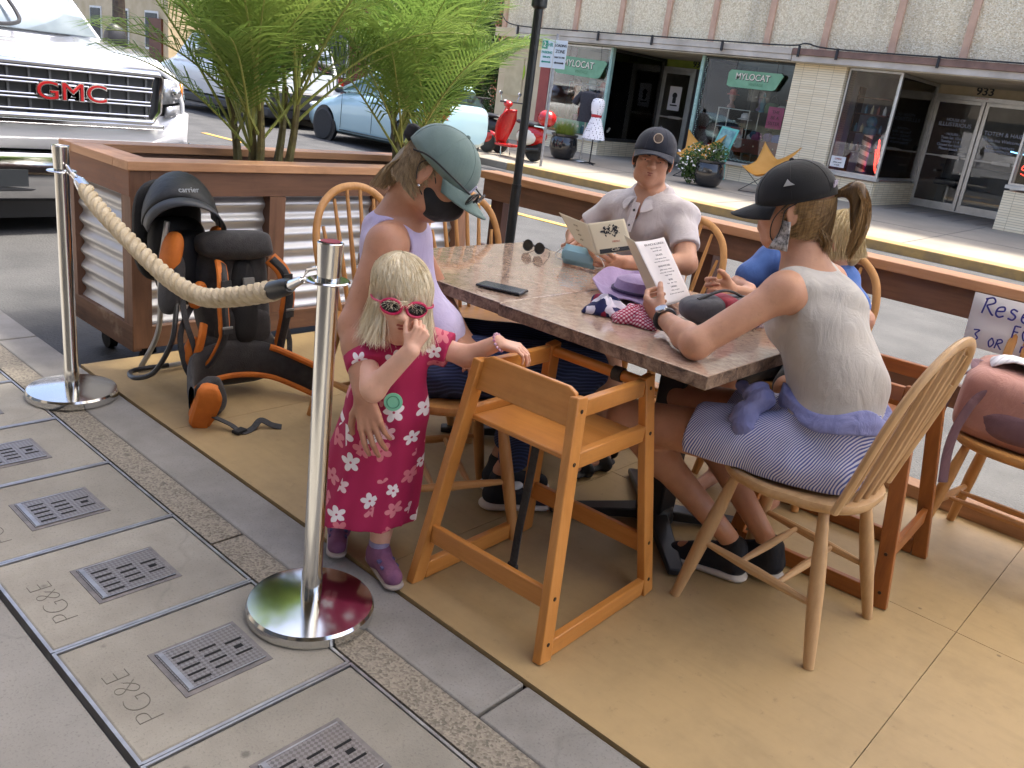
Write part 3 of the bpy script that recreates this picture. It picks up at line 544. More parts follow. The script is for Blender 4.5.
b.tube(spl([(16.85, 6.05, 1.28), (16.9, 6.05, 1.1), (17.0, 6.05, .72), (17.15, 6.05, .7), (17.0, 6.05, 1.0), (16.9, 6.05, 1.2)], 4), .012, 6); b.tube(spl([(16.8, 6.05, 1.1), (16.95, 6.05, .75), (17.1, 6.05, .76)], 4), .012, 6); b.build('red_tube', nr, t)
b = MB(); b.tube(spl([(17.15, 6.05, .72), (17.5, 6.05, 1.0), (17.65, 6.05, 1.2), (17.35, 6.05, 1.16), (17.15, 6.05, .8)], 5), .011, 6); b.tube(spl([(17.2, 6.05, .74), (17.58, 6.05, 1.18)], 3), .011, 6); b.build('blue_tube', nb, t)
t = thing('neon_sign', 'red curly neon sign in the window at the right picture edge', 'neon sign', (XF+.15, 3.7, .95)); b = MB(); b.tube(spl([(XF+.15, 3.55, 1.05), (XF+.15, 3.4, 1.0), (XF+.15, 3.42, 1.1), (XF+.15, 3.55, 1.12), (XF+.15, 3.5, 1.22), (XF+.15, 3.35, 1.25), (XF+.15, 3.3, 1.1), (XF+.15, 3.2, 1.05)], 5), .007, 6); b.build('red_tube', nr, t)
b = MB(); b.tube(spl([(XF+.15, 3.8, 1.38), (XF+.15, 3.6, 1.36), (XF+.15, 3.3, 1.37)], 4), .01, 6); b.build('blue_tube', neon('#6fb0e0', 'sky'), t)
t = thing('barber_chair', 'dim barber chair seen behind the glass doors', 'chair', (19.9, 5.5, .12)); b = MB(); b.bx(19.7, 20.2, 5.3, 5.75, .55, .68); b.bx(20.15, 20.28, 5.3, 5.75, .6, 1.25); b.build('seat', M('grey_vinyl', '#55565a', '#3f4044', 5, .4), t, bevel=.03); b = MB(); b.lathe([(.25, 0), (.25, .04), (.05, .08), (.05, .45)], (19.95, 5.5, .12), 16); b.build('pedestal', alu, t); b = MB(); b.bx(19.7, 20.1, 5.24, 5.29, .8, .84); b.bx(19.7, 20.1, 5.76, 5.81, .8, .84); b.build('armrest', alu, t)
t = thing('salon_counter', 'pale salon counter behind the glass doors', 'counter', (20.6, 5, .12)); b = MB(); b.bx(20.4, 20.9, 4.2, 5.9, .9, .96); b.bx(20.45, 20.85, 4.25, 5.85, .12, .898); b.build('body', M('counter_pale', '#8a8c90', None, 3, .5), t)

# more goods in the windows
rnd = random.Random(12); goods = [('teapot', 'teapot'), ('handbag', 'handbag'), ('vase', 'vase'), ('hat', 'hat'), ('figurine', 'figurine')]
pal = [('#c9c0ae', 'ivory'), ('#a23a34', 'brick red'), ('#3f7a8c', 'teal blue'), ('#c79a3c', 'mustard'), ('#7a4a6e', 'plum'), ('#4f6b3f', 'moss green'), ('#c2765e', 'coral'), ('#8fa3b8', 'dusty blue')]
def good(kind, col, cn, x, y, z, s_, where):
    t = thing(kind, '%s %s on show in %s' % (cn, kind, where), kind, (x, y, z)); m = M('good'+col, col, None, 12, .5); b = MB()
    pr = {'teapot': [(.03, 0), (.07, .03), (.075, .07), (.04, .11), (.015, .12), (.015, .14), (0, .145)], 'vase': [(.04, 0), (.06, .06), (.03, .16), (.025, .2), (.04, .23), (.03, .23), (0, .2)], 'hat': [(.13, 0), (.13, .01), (.07, .015), (.065, .09), (.04, .11), (0, .11)], 'figurine': [(.05, 0), (.05, .02), (.03, .05), (.045, .14), (.02, .2), (.03, .24), (.02, .28), (0, .285)], 'handbag': [(.0, 0), (.1, 0), (.11, .06), (.09, .14), (0, .15)]}[kind]
    b.lathe([(r_*s_, q*s_) for r_, q in pr], (x, y, z), 18); b.build('body', m, t)
    b = MB()
    if kind == 'handbag': b.tube([(x, y+.06*s_*math.cos(a*PI/8), z+.14*s_+.1*s_*math.sin(a*PI/8)) for a in range(9)], .007, 6); b.build('handle', M('good_dark', (.05, .04, .035), None, 5, .5), t)
    elif kind == 'teapot': b.tube(spl([(x, y-.06*s_, z+.05*s_), (x, y-.11*s_, z+.08*s_), (x, y-.13*s_, z+.12*s_)], 4), .012*s_, 6); b.build('spout', m, t)
spots = [(XF+.35, 12.6+.21*i, .5, 'the left shop window') for i in range(8)]+[(XF+.3+.25*i, 12.75, .5, 'the angled side window') for i in range(1, 8)]+[(XF+.5, 8.0+.23*i, 1.5, 'the window left of the brick column') for i in range(4)]+[(XF+.3, 9.2+.17*i, .5, 'the window beside the left shop door') for i in range(4)]
seen_ = set()
for i, (x, y, z, wh) in enumerate(spots):
    for k in range(60):
        g_, c_ = goods[(i*3+k) % 5][0], pal[(i*5+k*2+k//5) % 8]
        if (g_, c_[1], wh) not in seen_: break
    seen_.add((g_, c_[1], wh)); good(g_, c_[0], c_[1], x+.04*rnd.random(), y, z, 1.3+.9*rnd.random(), wh)
for i in range(6):
    c_ = pal[(i*3+1) % 8]; t = thing('framed_picture', '%s framed picture on the back wall of the window display' % c_[1], 'picture', (XF+1.9, 12.8+.27*i, 1.8)); b = MB(); b.bx(XF+1.84, XF+1.88, 12.7+.27*i, 12.9+.27*i, 1.85, 2.15); b.build('frame', M('gold_frame', '#8a6a34', '#6b4f24', 9, .5), t); b = MB(); b.bx(XF+1.83, XF+1.839, 12.72+.27*i, 12.88+.27*i, 1.88, 2.12); b.build('print', M('good'+c_[0], c_[0], None, 12, .5), t)
# ---------------------------------------------------------------- trees beyond
bark = M('bark', (.13, .10, .075), (.06, .045, .035), 8, .9, bmp=.6)
def leafmat(name, c1, c2, tr=.35):
    m, t, b = nmat(name); v = coords(t); n = noise(t, v, 2.5, 4); c = ramp(t, n, [(.3, c2), (.7, c1)]); t.links.new(c, b.inputs['Base Color']); b.inputs['Roughness'].default_value = .5
    b.inputs['Specular IOR Level'].default_value = .35
    tl = N(t, 'ShaderNodeBsdfTranslucent'); t.links.new(c, tl.inputs[0]); mx = N(t, 'ShaderNodeMixShader'); mx.inputs[0].default_value = tr
    t.links.new(b.outputs[0], mx.inputs[1]); t.links.new(tl.outputs[0], mx.inputs[2]); t.links.new(mx.outputs[0], t.nodes['Material Output'].inputs[0]); return m
lf_dark = leafmat('leaf_dark', (.05, .10, .025), (.02, .05, .012), .25); lf_mid = leafmat('leaf_mid', (.10, .17, .04), (.04, .085, .02), .35)
def leafcloud(mb, blobs, n, size, rnd):
    V = []; F = []
    for i in range(n):
        c, r_ = rnd.choice(blobs); u = Vector((rnd.gauss(0, 1), rnd.gauss(0, 1), rnd.gauss(0, 1))).normalized()*r_*(rnd.random()**.4)
        p = Vector(c)+u; d = Vector((rnd.gauss(0, 1), rnd.gauss(0, 1), rnd.gauss(0, 1))).normalized(); e = d.cross(Vector((rnd.gauss(0, 1), rnd.gauss(0, 1), rnd.gauss(0, 1)))).normalized(); s_ = size*(.6+.8*rnd.random())
        k = len(V); V += [p-d*s_, p-e*s_*.45, p+d*s_, p+e*s_*.45]; F.append((k, k+1, k+2, k+3))
    mb.add(V, F)
def tree(name, label, x, y, h, rad, mat, n=5000, seed=1, lean=0, size=.11, z=0, cr=.45):
    rnd = random.Random(seed); t = thing(name, label, 'tree', (x, y, z), 0, 'street and garden trees in the distance')
    b = MB(); top = Vector((x+lean, y, z+h*.62)); b.tube(spl([(x, y, z), (x+lean*.3, y+.05, z+h*.3), top], 5), [.03*h*(1-.06*i) for i in range(11)], 9)
    blobs = []
    for i in range(11):
        a = rnd.random()*2*PI; rr = rad*(.25+.75*rnd.random()); zz = z+h*(cr+.5*rnd.random()); e = Vector((x+lean+math.cos(a)*rr*.75, y+math.sin(a)*rr*.75, zz)); st = lerp((x, y, z), top, .55+.45*rnd.random())
        b.tube(spl([st, lerp(st, e, .5)+Vector((0, 0, .15)), e], 4), [.012*h*(1-.09*k) for k in range(9)], 6); blobs.append((e, rad*(.25+.25*rnd.random())))
    b.build('trunk', bark, t); b = MB(); leafcloud(b, blobs, n, size, rnd); b.build('crown', mat, t, smooth=0, fix=False); return t
tree('broadleaf_tree', 'dark dense tree on the far pavement beyond the silver van', 13.6, 22.5, 7.5, 3.0, lf_dark, 6000, 2)
tree('broadleaf_tree', 'tall dark tree further down the far pavement', 13.8, 31, 9, 3.4, lf_dark, 5000, 3, size=.14)
tree('broadleaf_tree', 'open crowned tree in the yard beside the shop building', 19.0, 18.6, 8.5, 2.2, lf_mid, 3800, 4, size=.09, cr=.2)
tree('broadleaf_tree', 'slim dark tree close to the left end of the shop building', 17.2, 17.2, 6.0, 1.2, lf_dark, 3600, 5, size=.07, cr=.1)
tree('broadleaf_tree', 'green tree at the far left above the white truck', 3.8, 33, 9, 3.6, lf_mid, 5000, 6, size=.14)
tree('broadleaf_tree', 'bushy tree beyond the junction at the end of the street', 9.0, 44, 10, 4.5, lf_dark, 5000, 7, size=.18)
tree('broadleaf_tree', 'spreading tree behind the brick house in the far yard', 24, 26, 10, 3.8, lf_mid, 5000, 8, size=.13)
rnd = random.Random(3); t = thing('hedge', 'low hedge beside the left end of the shop building', 'hedge', (16.4, 17.5, .09)); b = MB(); leafcloud(b, [((16.8+.5*(i % 3), 16.3+.28*i, .6+.25*(i % 2)), .5) for i in range(14)], 6000, .05, rnd); b.build('foliage', lf_dark, t, smooth=0, fix=False); b = MB()
for i in range(8): b.tube([(17.2, 16.4+.45*i, .1), (17.2+.1*(i % 2), 16.5+.45*i, .9)], .02, 6)
b.build('stem', bark, t)
def house(label, x0, x1, y0, y1, h, mat, wins=3):
    t = thing('house', label, 'house', (x0, (y0+y1)/2, 0)); b = MB(); b.bx(x0, x1, y0, y1, 0, h); b.build('wall', mat, t)
    b = MB(); b.bx(x0-.3, x1+.3, y0-.3, y1+.3, h, h+.25); b.prism([(x0-.2, h+.25), (x1+.2, h+.25), ((x0+x1)/2, h+1.8)], y0-.2, y1+.2, 'y'); b.build('roof', M('grey_roof', '#6b6763', '#514e4b', 5, .8), t)
    for i in range(wins):
        yy = y0+(y1-y0)*(i+.5)/wins
        for zz in (1.0, 3.4):
            if zz+1.3 > h: continue
            b = MB(); b.bx(x0-.05, x0-.002, yy-.55, yy+.55, zz-.05, zz+1.35); f = b.build('window', white_m, t); b = MB(); b.bx(x0-.07, x0-.052, yy-.47, yy+.47, zz+.03, zz+1.27); b.build('pane', M('dark_pane', (.05, .06, .07), None, 3, .1), f)
    b = MB(); b.bx(x0-.08, x0-.002, y0+.4, y0+1.4, .0, 2.1); b.build('door', M('brown_door', '#6b3a24', None, 4, .5), t)
house('red brick house beyond the light blue car', 17.5, 26, 20.5, 27, 5.6, redbrick)
house('cream stucco house farther down the far side of the street', 16.5, 25, 33, 43, 6.2, cream, 4)
house('pale house on the near side far behind the white truck', -14, -3, 26, 40, 6.5, M('pale_siding', '#c9cdd0', '#b6babd', 2, .7), 3)
t = thing('utility_pole', 'brown wooden utility pole beyond the silver van', 'pole', (12.7, 19.4, 0)); b = MB(); b.tube([(12.7, 19.4, 0), (12.7, 19.4, 9)], [.14, .1], 12); b.build('pole', M('pole_wood', '#8a5a3a', '#6b452c', 8, .85), t); b = MB(); b.bx(11.8, 13.6, 19.32, 19.4, 7.8, 7.92); b.build('crossarm', M('pole_wood', '#8a5a3a'), t)

# ---------------------------------------------------------------- cars
def loft_body(mb, st, n=14):
    """st: list of (y, halfwidth_bottom, halfwidth_mid, halfwidth_top, zb, zm, zt) -> closed body across x"""
    G = []
    for (y, wb, wmid, wt, zb, zm, zt) in st:
        half = [(wb*.0, zb), (wb*.8, zb), (wb, zb+.06), (wmid, zb+(zm-zb)*.5), (wmid, zm), (wmid*.5+wt*.5+.02, zm+(zt-zm)*.55), (wt, zt-.03), (wt*.88, zt), (wt*.5, zt+.012), (0, zt+.016)]
        G.append([(x, y, z) for x, z in half]+[(-x, y, z) for x, z in reversed(half[:-1])])
    mb.grid(G); m = len(G[0])
    for row in (G[0], G[-1]): mb.add(row, [tuple(range(m))])
def wheel(parent, x, y, z, r_, w_=.2, side=-1, spokes=9, rimc=alu):
    t = MB(); t.lathe([(r_*.66, -w_/2), (r_*.9, -w_/2), (r_, -w_*.35), (r_, w_*.35), (r_*.9, w_/2), (r_*.66, w_/2)], (x, y, z), 36, 'x'); o = t.build('wheel', rubber, parent)
    b = MB(); b.lathe([(r_*.6, -w_*.2), (r_*.66, -w_*.45), (r_*.69, -w_*.45), (r_*.69, w_*.45), (r_*.6, w_*.2)], (x, y, z), 36, 'x'); b.lathe([(0, side*.38*w_), (r_*.14, side*.36*w_), (r_*.15, 0)], (x, y, z), 16, 'x')
    for k in range(spokes):
        a = 2*PI*k/spokes
        for da in (-.09, .09): b.bar((x+side*w_*.3, y+math.cos(a)*r_*.1, z+math.sin(a)*r_*.1), (x+side*w_*.38, y+math.cos(a+da)*r_*.66, z+math.sin(a+da)*r_*.66), .022, .02, up=(1, 0, 0))
    b.build('rim', rimc, o); b = MB(); b.lathe([(0, 0), (r_*.6, 0), (r_*.6, .01), (0, .01)], (x, y, z), 24, 'x'); b.build('brake_disc', M('dark_hub', (.04, .04, .045), None, 5, .5, .5), o); return o
def hatchback(label, xc, yf, zg, paint):
    """nose towards +Y"""
    t = thing('parked_car', label, 'car', (xc, yf-2.1, zg)); L = 4.3
    S = [(0, .55, .62, .5, .28, .5, .55), (-.12, .7, .76, .62, .2, .55, .66), (-.4, .78, .85, .7, .17, .6, .78), (-.9, .82, .87, .74, .17, .66, .9), (-1.25, .82, .87, .76, .17, .68, .97), (-2.3, .82, .87, .8, .17, .72, 1.0), (-3.4, .82, .87, .8, .17, .78, 1.04), (-3.9, .8, .85, .76, .2, .8, 1.06), (-4.2, .74, .8, .7, .3, .8, 1.02), (-4.3, .66, .72, .6, .36, .7, .9)]
    b = MB(); loft_body(b, [(yf+s_[0],)+s_[1:4]+tuple(zg+q for q in s_[4:]) for s_ in S]); b.v = [(p[0]+xc, p[1], p[2]) for p in b.v]; b.build('body', paint, t, smooth=50)
    # greenhouse
    G = []
    P = [(-1.05, .98, .70), (-1.55, 1.2, .64), (-2.0, 1.4, .58), (-2.6, 1.49, .56), (-3.3, 1.45, .55), (-3.95, 1.28, .56), (-4.15, 1.05, .64)]
    b = MB(); rows = []
    for y_, zt, wt in P: rows.append([(xc+s_*wx, yf+y_, zg+z_) for s_, wx, z_ in ((-1, .78, .97), (-1, wt, zt-.02), (-1, wt*.7, zt), (1, wt*.7, zt), (1, wt, zt-.02), (1, .78, .97))])
    b.grid(rows); b.build('windows', cglass, t, smooth=30)
    b = MB(); rows = []
    for y_, zt, wt in P[2:6]: rows.append([(xc+a*wt, yf+y_, zg+zt+.012+z_) for a, z_ in ((-1.03, -.045), (-.95, -.005), (-.5, .012), (0, .016), (.5, .012), (.95, -.005), (1.03, -.045))])
    b.grid(rows); b.build('roof', paint, t, solid=.02)
    b = MB()
    for s_ in (-1, 1):
        b.bar((xc+s_*.76, yf-1.05, zg+.97), (xc+s_*.6, yf-2.0, zg+1.4), .05, .05); b.bar((xc+s_*.8, yf-2.45, zg+.98), (xc+s_*.585, yf-2.5, zg+1.47), .07, .03); b.bar((xc+s_*.8, yf-3.5, zg+1.0), (xc+s_*.57, yf-3.75, zg+1.36), .1, .04)
    b.build('pillar', paint, t)
    for s_ in (-1, 1):
        wheel(t, xc+s_*.80, yf-.78, zg+.31, .31, .2, s_); wheel(t, xc+s_*.80, yf-3.5, zg+.31, .31, .2, s_)
        b = MB(); b.lathe([(.31, -.02), (.37, -.02), (.37, .03), (.31, .03)], (xc+s_*.845, yf-.78, zg+.31), 32, 'x'); b.lathe([(0, 0), (.35, 0), (.35, .02), (0, .02)], (xc+s_*.86-.01, yf-.78, zg+.33), 32, 'x'); b.lathe([(0, 0), (.355, 0), (.355, .02), (0, .02)], (xc+s_*.86-.01, yf-3.5, zg+.33), 32, 'x'); b.build('wheel_arch', black_m, t)
        b = MB(); b.ell((xc+s_*.95, yf-1.32, zg+1.02), (.1, .06, .075)); b.bar((xc+s_*.8, yf-1.34, zg+.96), (xc+s_*.9, yf-1.33, zg+.99), .04, .03); b.build('side_mirror', M('dark_mirror', (.04, .045, .05), None, 5, .3), t)
        b = MB(); b.tube(spl([(xc+s_*.885, yf-2.1, zg+.82), (xc+s_*.91, yf-2.17, zg+.825), (xc+s_*.885, yf-2.25, zg+.82)], 4), .012, 6); b.tube(spl([(xc+s_*.885, yf-3.05, zg+.85), (xc+s_*.91, yf-3.12, zg+.855), (xc+s_*.885, yf-3.2, zg+.85)], 4), .012, 6); b.build('door_handle', paint, t)
        b = MB(); b.ell((xc+s_*.62, yf-.2, zg+.63), (.16, .2, .07)); b.build('headlight', M('lamp_glass', (.6, .65, .68), None, 4, .08), t)
        b = MB()
        for y_ in (-1.32, -2.35, -3.28): b.bar((xc+s_*.874, yf+y_, zg+.3), (xc+s_*.872, yf+y_-.02, zg+.95), .008, .006, up=(1, 0, 0))
        b.bar((xc+s_*.874, yf-1.3, zg+.26), (xc+s_*.874, yf-3.2, zg+.26), .01, .03); b.build('door_seam', M('seam_dark', (.05, .07, .07), None, 5, .6), t)
    b = MB(); b.bx(xc-.6, xc+.6, yf-.06, yf+.01, zg+.25, zg+.4); b.build('grille', black_m, t)
    for o in [x for x in bpy.data.objects if x.type == 'MESH' and (x.parent is t or (x.parent is not None and x.parent.parent is t) or (x.parent is not None and x.parent.parent is not None and x.parent.parent.parent is t))]:
        ys = [v.co.y for v in o.data.vertices]; y0 = yf-t.location.y; cy = sum(ys)/len(ys)-y0
        if max(ys)-min(ys) < .8: dyy = -2+(cy+2)*.78-cy if cy < -2 else 0; 
        for v in o.data.vertices:
            q = v.co.y-y0
            if max(ys)-min(ys) < .8: v.co.y += dyy
            elif q < -2: v.co.y = y0-2+(q+2)*.78
    return t
hatchback('light blue hatchback parked at the far kerb behind the palms', 11.45, 15.5, -.125, M('pale_blue_paint', '#a8c8d0', '#a0c0c9', 1, .3, metal=.1, coat=.8))
# silver van in front of it, further down the street
def van():
    xc, yf, zg = 11.35, 21.6, -.125; t = thing('parked_van', 'silver van with black lower body parked in front of the light blue car', 'van', (xc, 19.2, zg)); pm = M('silver_paint', '#e0e2e3', '#d3d6d8', 1, .3, metal=.05, coat=.7)
    S = [(0, .6, .7, .6, .45, .8, .95), (-.2, .8, .88, .75, .4, .85, 1.05), (-.9, .88, .94, .8, .4, .95, 1.2), (-1.0, .9, .95, .85, .4, 1.0, 1.22), (-4.9, .9, .95, .85, .4, 1.0, 1.22), (-5.1, .88, .92, .8, .42, 1.0, 1.2)]
    b = MB(); loft_body(b, [(yf+s_[0],)+s_[1:4]+tuple(zg+q for q in s_[4:]) for s_ in S]); b.v = [(p[0]+xc, p[1], p[2]) for p in b.v]; b.build('body', pm, t, smooth=50)
    b = MB(); rows = []
    for y_, zt, wt in [(-.95, 1.2, .78), (-1.5, 1.75, .72), (-2.1, 1.8, .72), (-4.9, 1.8, .72), (-5.08, 1.25, .78)]: rows.append([(xc+s_*wx, yf+y_, zg+z_) for s_, wx, z_ in ((-1, .84, 1.18), (-1, wt, zt-.03), (-1, wt*.8, zt), (1, wt*.8, zt), (1, wt, zt-.03), (1, .84, 1.18))])
    b.grid(rows); b.build('upper_body', pm, t, smooth=30)
    b = MB()
    for s_ in (-1, 1):
        for y0, y1 in ((-1.6, -2.5), (-2.6, -3.6), (-3.7, -4.7)): b.add([(xc+s_*.845, yf+y0, zg+1.22), (xc+s_*.845, yf+y1, zg+1.22), (xc+s_*.745, yf+y1, zg+1.7), (xc+s_*.745, yf+y0-.1, zg+1.7)], [(0, 1, 2, 3)])
    b.add([(xc-.72, yf-5.1, zg+1.25), (xc+.72, yf-5.1, zg+1.25), (xc+.65, yf-5.02, zg+1.7), (xc-.65, yf-5.02, zg+1.7)], [(0, 1, 2, 3)]); b.build('windows', cglass, t, solid=.01)
    b = MB(); b.bx(xc-.97, xc+.97, yf-5.2, yf-.1, zg+.22, zg+.42); b.bx(xc-.9, xc+.9, yf-5.24, yf-5.1, zg+.4, zg+.78); b.build('lower_trim', black_m, t, bevel=.04)
    for s_ in (-1, 1): wheel(t, xc+s_*.85, yf-.95, zg+.34, .34, .22, s_, 6); wheel(t, xc+s_*.85, yf-4.1, zg+.34, .34, .22, s_, 6)
    b = MB(); b.bx(xc-.96, xc-.84, yf-5.14, yf-5.05, zg+.9, zg+1.15); b.bx(xc+.84, xc+.96, yf-5.14, yf-5.05, zg+.9, zg+1.15); b.build('tail_light', M('tail_red', '#8f1c18', None, 4, .2), t)
van()
# ---------------------------------------------------------------- white pickup truck, nose towards the camera (-Y)
def truck():
    xc, yf, zg = 2.66, 6.85, -.13; t = thing('pickup_truck', 'large white pickup truck with chrome grille parked behind the planter', 'truck', (xc, yf+2.6, zg)); pm = M('truck_white', '#c9cacd', '#bfc1c5', 1, .18, coat=1)
    def sh(mb): mb.v = [(p[0]+xc, p[1], p[2]) for p in mb.v]; return mb
    H_ = lambda y, x: 0
    # hood + fenders as a lofted sheet; rows along y, columns across x
    cols_ = [-1.0, -.985, -.93, -.78, -.55, -.3, 0, .3, .55, .78, .93, .985, 1.0]
    def hoodrow(y, zc, ze, w_=1.0, drop=.0):
        r_ = []
        for c_ in cols_:
            a = abs(c_); z = zc+(.035 if .3 < a < .8 else 0)-(max(0, a-.78)/.22)**2*(zc-ze)
            if a > .98: z = ze-(.12 if a < 1 else .45)
            r_.append((c_*w_, y, zg+z))
        return r_
    b = MB(); b.grid([hoodrow(yf+.10, 1.20, 1.10, .93), hoodrow(yf+.05+.06, 1.235, 1.13, .955), hoodrow(yf+.2, 1.275, 1.16, .98), hoodrow(yf+.45, 1.31, 1.19), hoodrow(yf+.9, 1.345, 1.22), hoodrow(yf+1.25, 1.37, 1.25)]); sh(b).build('hood', pm, t, smooth=60, solid=.02)
    # front fascia
    b = MB()
    b.add([(-1.0, yf+.35, zg+.62), (-.95, yf+.1, zg+.62), (-.6, yf+.0, zg+.62), (.6, yf+.0, zg+.62), (.95, yf+.1, zg+.62), (1.0, yf+.35, zg+.62), (-1.0, yf+.35, zg+.95), (-.96, yf+.09, zg+.93), (-.66, yf+.02, zg+.90), (.66, yf+.02, zg+.90), (.96, yf+.09, zg+.93), (1.0, yf+.35, zg+.95)], [(0, 1, 7, 6), (1, 2, 8, 7), (2, 3, 9, 8), (3, 4, 10, 9), (4, 5, 11, 10)])
    b.bx(-1.0, -.975, yf+.35, yf+1.6, zg+.6, zg+.95); b.bx(.975, 1.0, yf+.35, yf+1.6, zg+.6, zg+.95); sh(b).build('front_panel', pm, t, solid=.03)
    # body sides and cab
    b = MB(); b.bx(-1.0, 1.0, yf+1.6, yf+5.7, zg+.5, zg+1.12); b.bx(-.99, .99, yf+1.0, yf+1.62, zg+.9, zg+1.2); sh(b).build('body', pm, t, bevel=.04)
    b = MB(); rows = []
    for y_, z_, w_ in ((1.22, 1.36, .86), (1.35, 1.42, .84), (2.0, 1.93, .7), (2.4, 2.0, .68), (3.6, 2.0, .68), (4.0, 1.2, .86)): rows.append([(s_*wx, yf+y_, zg+zz) for s_, wx, zz in ((-1, .93, 1.12), (-1, w_, z_-.03), (-1, w_*.85, z_), (1, w_*.85, z_), (1, w_, z_-.03), (1, .93, 1.12))])
    b.grid(rows); sh(b).build('cab', pm, t, smooth=30)
    b = MB(); b.add([(-.76, yf+1.29, zg+1.425), (.76, yf+1.29, zg+1.425), (.62, yf+1.99, zg+1.955), (-.62, yf+1.99, zg+1.955)], [(0, 1, 2, 3)]); sh(b).build('windshield', M('windshield', (.13, .17, .20), (.25, .3, .33), 2.5, .03, spec=1, coat=1), t, solid=.01)
    # grille
    zb, zt = .86, 1.22; zb, zt = zb-.0, zt
    pl = [(-.62, zb), (.60, zb), (.66, zb+.08), (.68, zt-.03), (.66, zt), (-.66, zt), (-.68, zt-.03), (-.66, zb+.08)]
    b = MB(); b.prism([(x, zg+z) for x, z in pl], yf-.03, yf+.1, 'y'); g = sh(b).build('grille', M('grille_dark', (.03, .032, .036), None, 8, .4), t)
    b = MB(); b.tube([(x+xc, yf-.045, zg+z) for x, z in pl], .024, 8, closed=True); b.build('grille_surround', chrome, g)
    for i in range(3):
        z0 = zb+.045+i*.103; w_ = .565+.015*i; b = MB(); b.tube([(xc-w_, yf-.06, zg+z0), (xc+w_, yf-.06, zg+z0), (xc+w_+.02, yf-.06, zg+z0+.078), (xc-w_-.02, yf-.06, zg+z0+.078)], .0085, 8, closed=True); b.build('grille_bar', chrome, g)
    b = MB()
    for i in range(3):
        for k in range(-4, 5): b.bx(xc+k*.14-.008, xc+k*.14+.008, yf-.045, yf-.03, zg+zb+.05+i*.103, zg+zb+.118+i*.103)
    b.build('grille_slat', M('slat_grey', (.12, .125, .13), None, 5, .4), g)
    zc = zg+(zb+zt)/2-.005
    text('GMC', 'badge', (xc-.005, yf-.075, zc), .175, M('badge_chrome', (.75, .75, .75), None, 4, .15, 1), g, (1, 0, 0), (0, 0, 1), ext=.008, bold=.006, sx=1.3); text('GMC', 'badge', (xc-.005, yf-.088, zc), .175, M('badge_red', '#b3161c', None, 4, .3), g, (1, 0, 0), (0, 0, 1), ext=.004, bold=-.001, sx=1.3)
    # lamps
    for s_ in (-1, 1):
        b = MB(); b.add([(s_*.70, yf-.02, zg+1.0), (s_*.96, yf+.16, zg+1.02), (s_*.965, yf+.2, zg+1.16), (s_*.70, yf-.02, zg+1.19)], [(0, 1, 2, 3)]); h = sh(b).build('headlight', M('headlight_reflector', (.5, .52, .54), (.2, .2, .21), 20, .1, .6), t, solid=.05)
        b = MB(); b.ell((s_*.84+0, yf+.03, zg+1.09), (.045, .03, .045)); sh(b).build('lens', chrome, h)
        b = MB(); b.add([(s_*.93, yf+.11, zg+1.03), (s_*.985, yf+.23, zg+1.04), (s_*.985, yf+.24, zg+1.15), (s_*.93, yf+.12, zg+1.16)], [(0, 1, 2, 3)]); sh(b).build('indicator', M('amber_lens', '#e07a1c', None, 5, .2), h, solid=.02)
        b = MB(); b.add([(s_*.735, yf-.01, zg+.9), (s_*.95, yf+.13, zg+.92), (s_*.955, yf+.15, zg+1.0), (s_*.74, yf-.01, zg+.98)], [(0, 1, 2, 3)]); sh(b).build('lower_lamp', M('lamp_grey', (.45, .46, .48), None, 5, .2, .5), h, solid=.03)
    b = MB(); b.bx(-.7, .7, yf-.055, yf-.015, zg+.80, zg+.845); sh(b).build('chrome_strip', chrome, t, bevel=.012)
    # bumper
    b = MB(); G = []
    for x, dy in ((-1.0, .42), (-.99, .2), (-.93, .06), (-.6, -.03), (0, -.05), (.6, -.03), (.93, .06), (.99, .2), (1.0, .42)):
        up = .1 if abs(x) > .9 else 0
        G.append([(x, yf+dy-.07+q[0], zg+q[1]) for q in ((.06, .60+up), (-.01, .595+up), (-.03, .56+up), (-.03, .38), (.0, .29), (.05, .26))])
    b.grid(G); bp = sh(b).build('bumper', chrome, t, smooth=45, solid=.02)
    b = MB()
    for s_ in (-1, 1): b.bx(xc+s_*.46-.17, xc+s_*.46+.17, yf-.14, yf-.05, zg+.33, zg+.53)
    b.build('fog_lamp_surround', M('grey_plastic', (.09, .092, .1), None, 6, .5), bp, bevel=.02); b = MB()
    for s_ in (-1, 1): b.bx(xc+s_*.46-.1, xc+s_*.46+.1, yf-.15, yf-.141, zg+.37, zg+.49)
    b.build('fog_lamp', M('foglamp_glass', (.05, .055, .06), None, 5, .05), bp); b = MB()
    for s_ in (-1, 1): b.bx(xc+s_*.9-.06, xc+s_*.9+.06, yf-.05, yf+.0, zg+.5, zg+.68)
    b.build('tow_lamp', M('lamp_grey', (.45, .46, .48)), bp, bevel=.02)
    b = MB(); b.bx(-.95, .95, yf-.0, yf+.6, zg+.12, zg+.30); b.bx(-.8, .8, yf+.3, yf+5.4, zg+.25, zg+.5); sh(b).build('underbody', black_m, t)
    for s_ in (-1, 1):
        wheel(t, xc+s_*.86, yf+.95, zg+.4, .4, .26, s_, 6); wheel(t, xc+s_*.86, yf+4.6, zg+.4, .4, .26, s_, 6)
        b = MB(); b.ell((s_*1.12, yf+1.75, zg+1.42), (.11, .07, .15)); b.bar((s_*.9, yf+1.75, zg+1.32), (s_*1.05, yf+1.75, zg+1.35), .06, .05); sh(b).build('wing_mirror', pm if s_ < 0 else black_m, t)
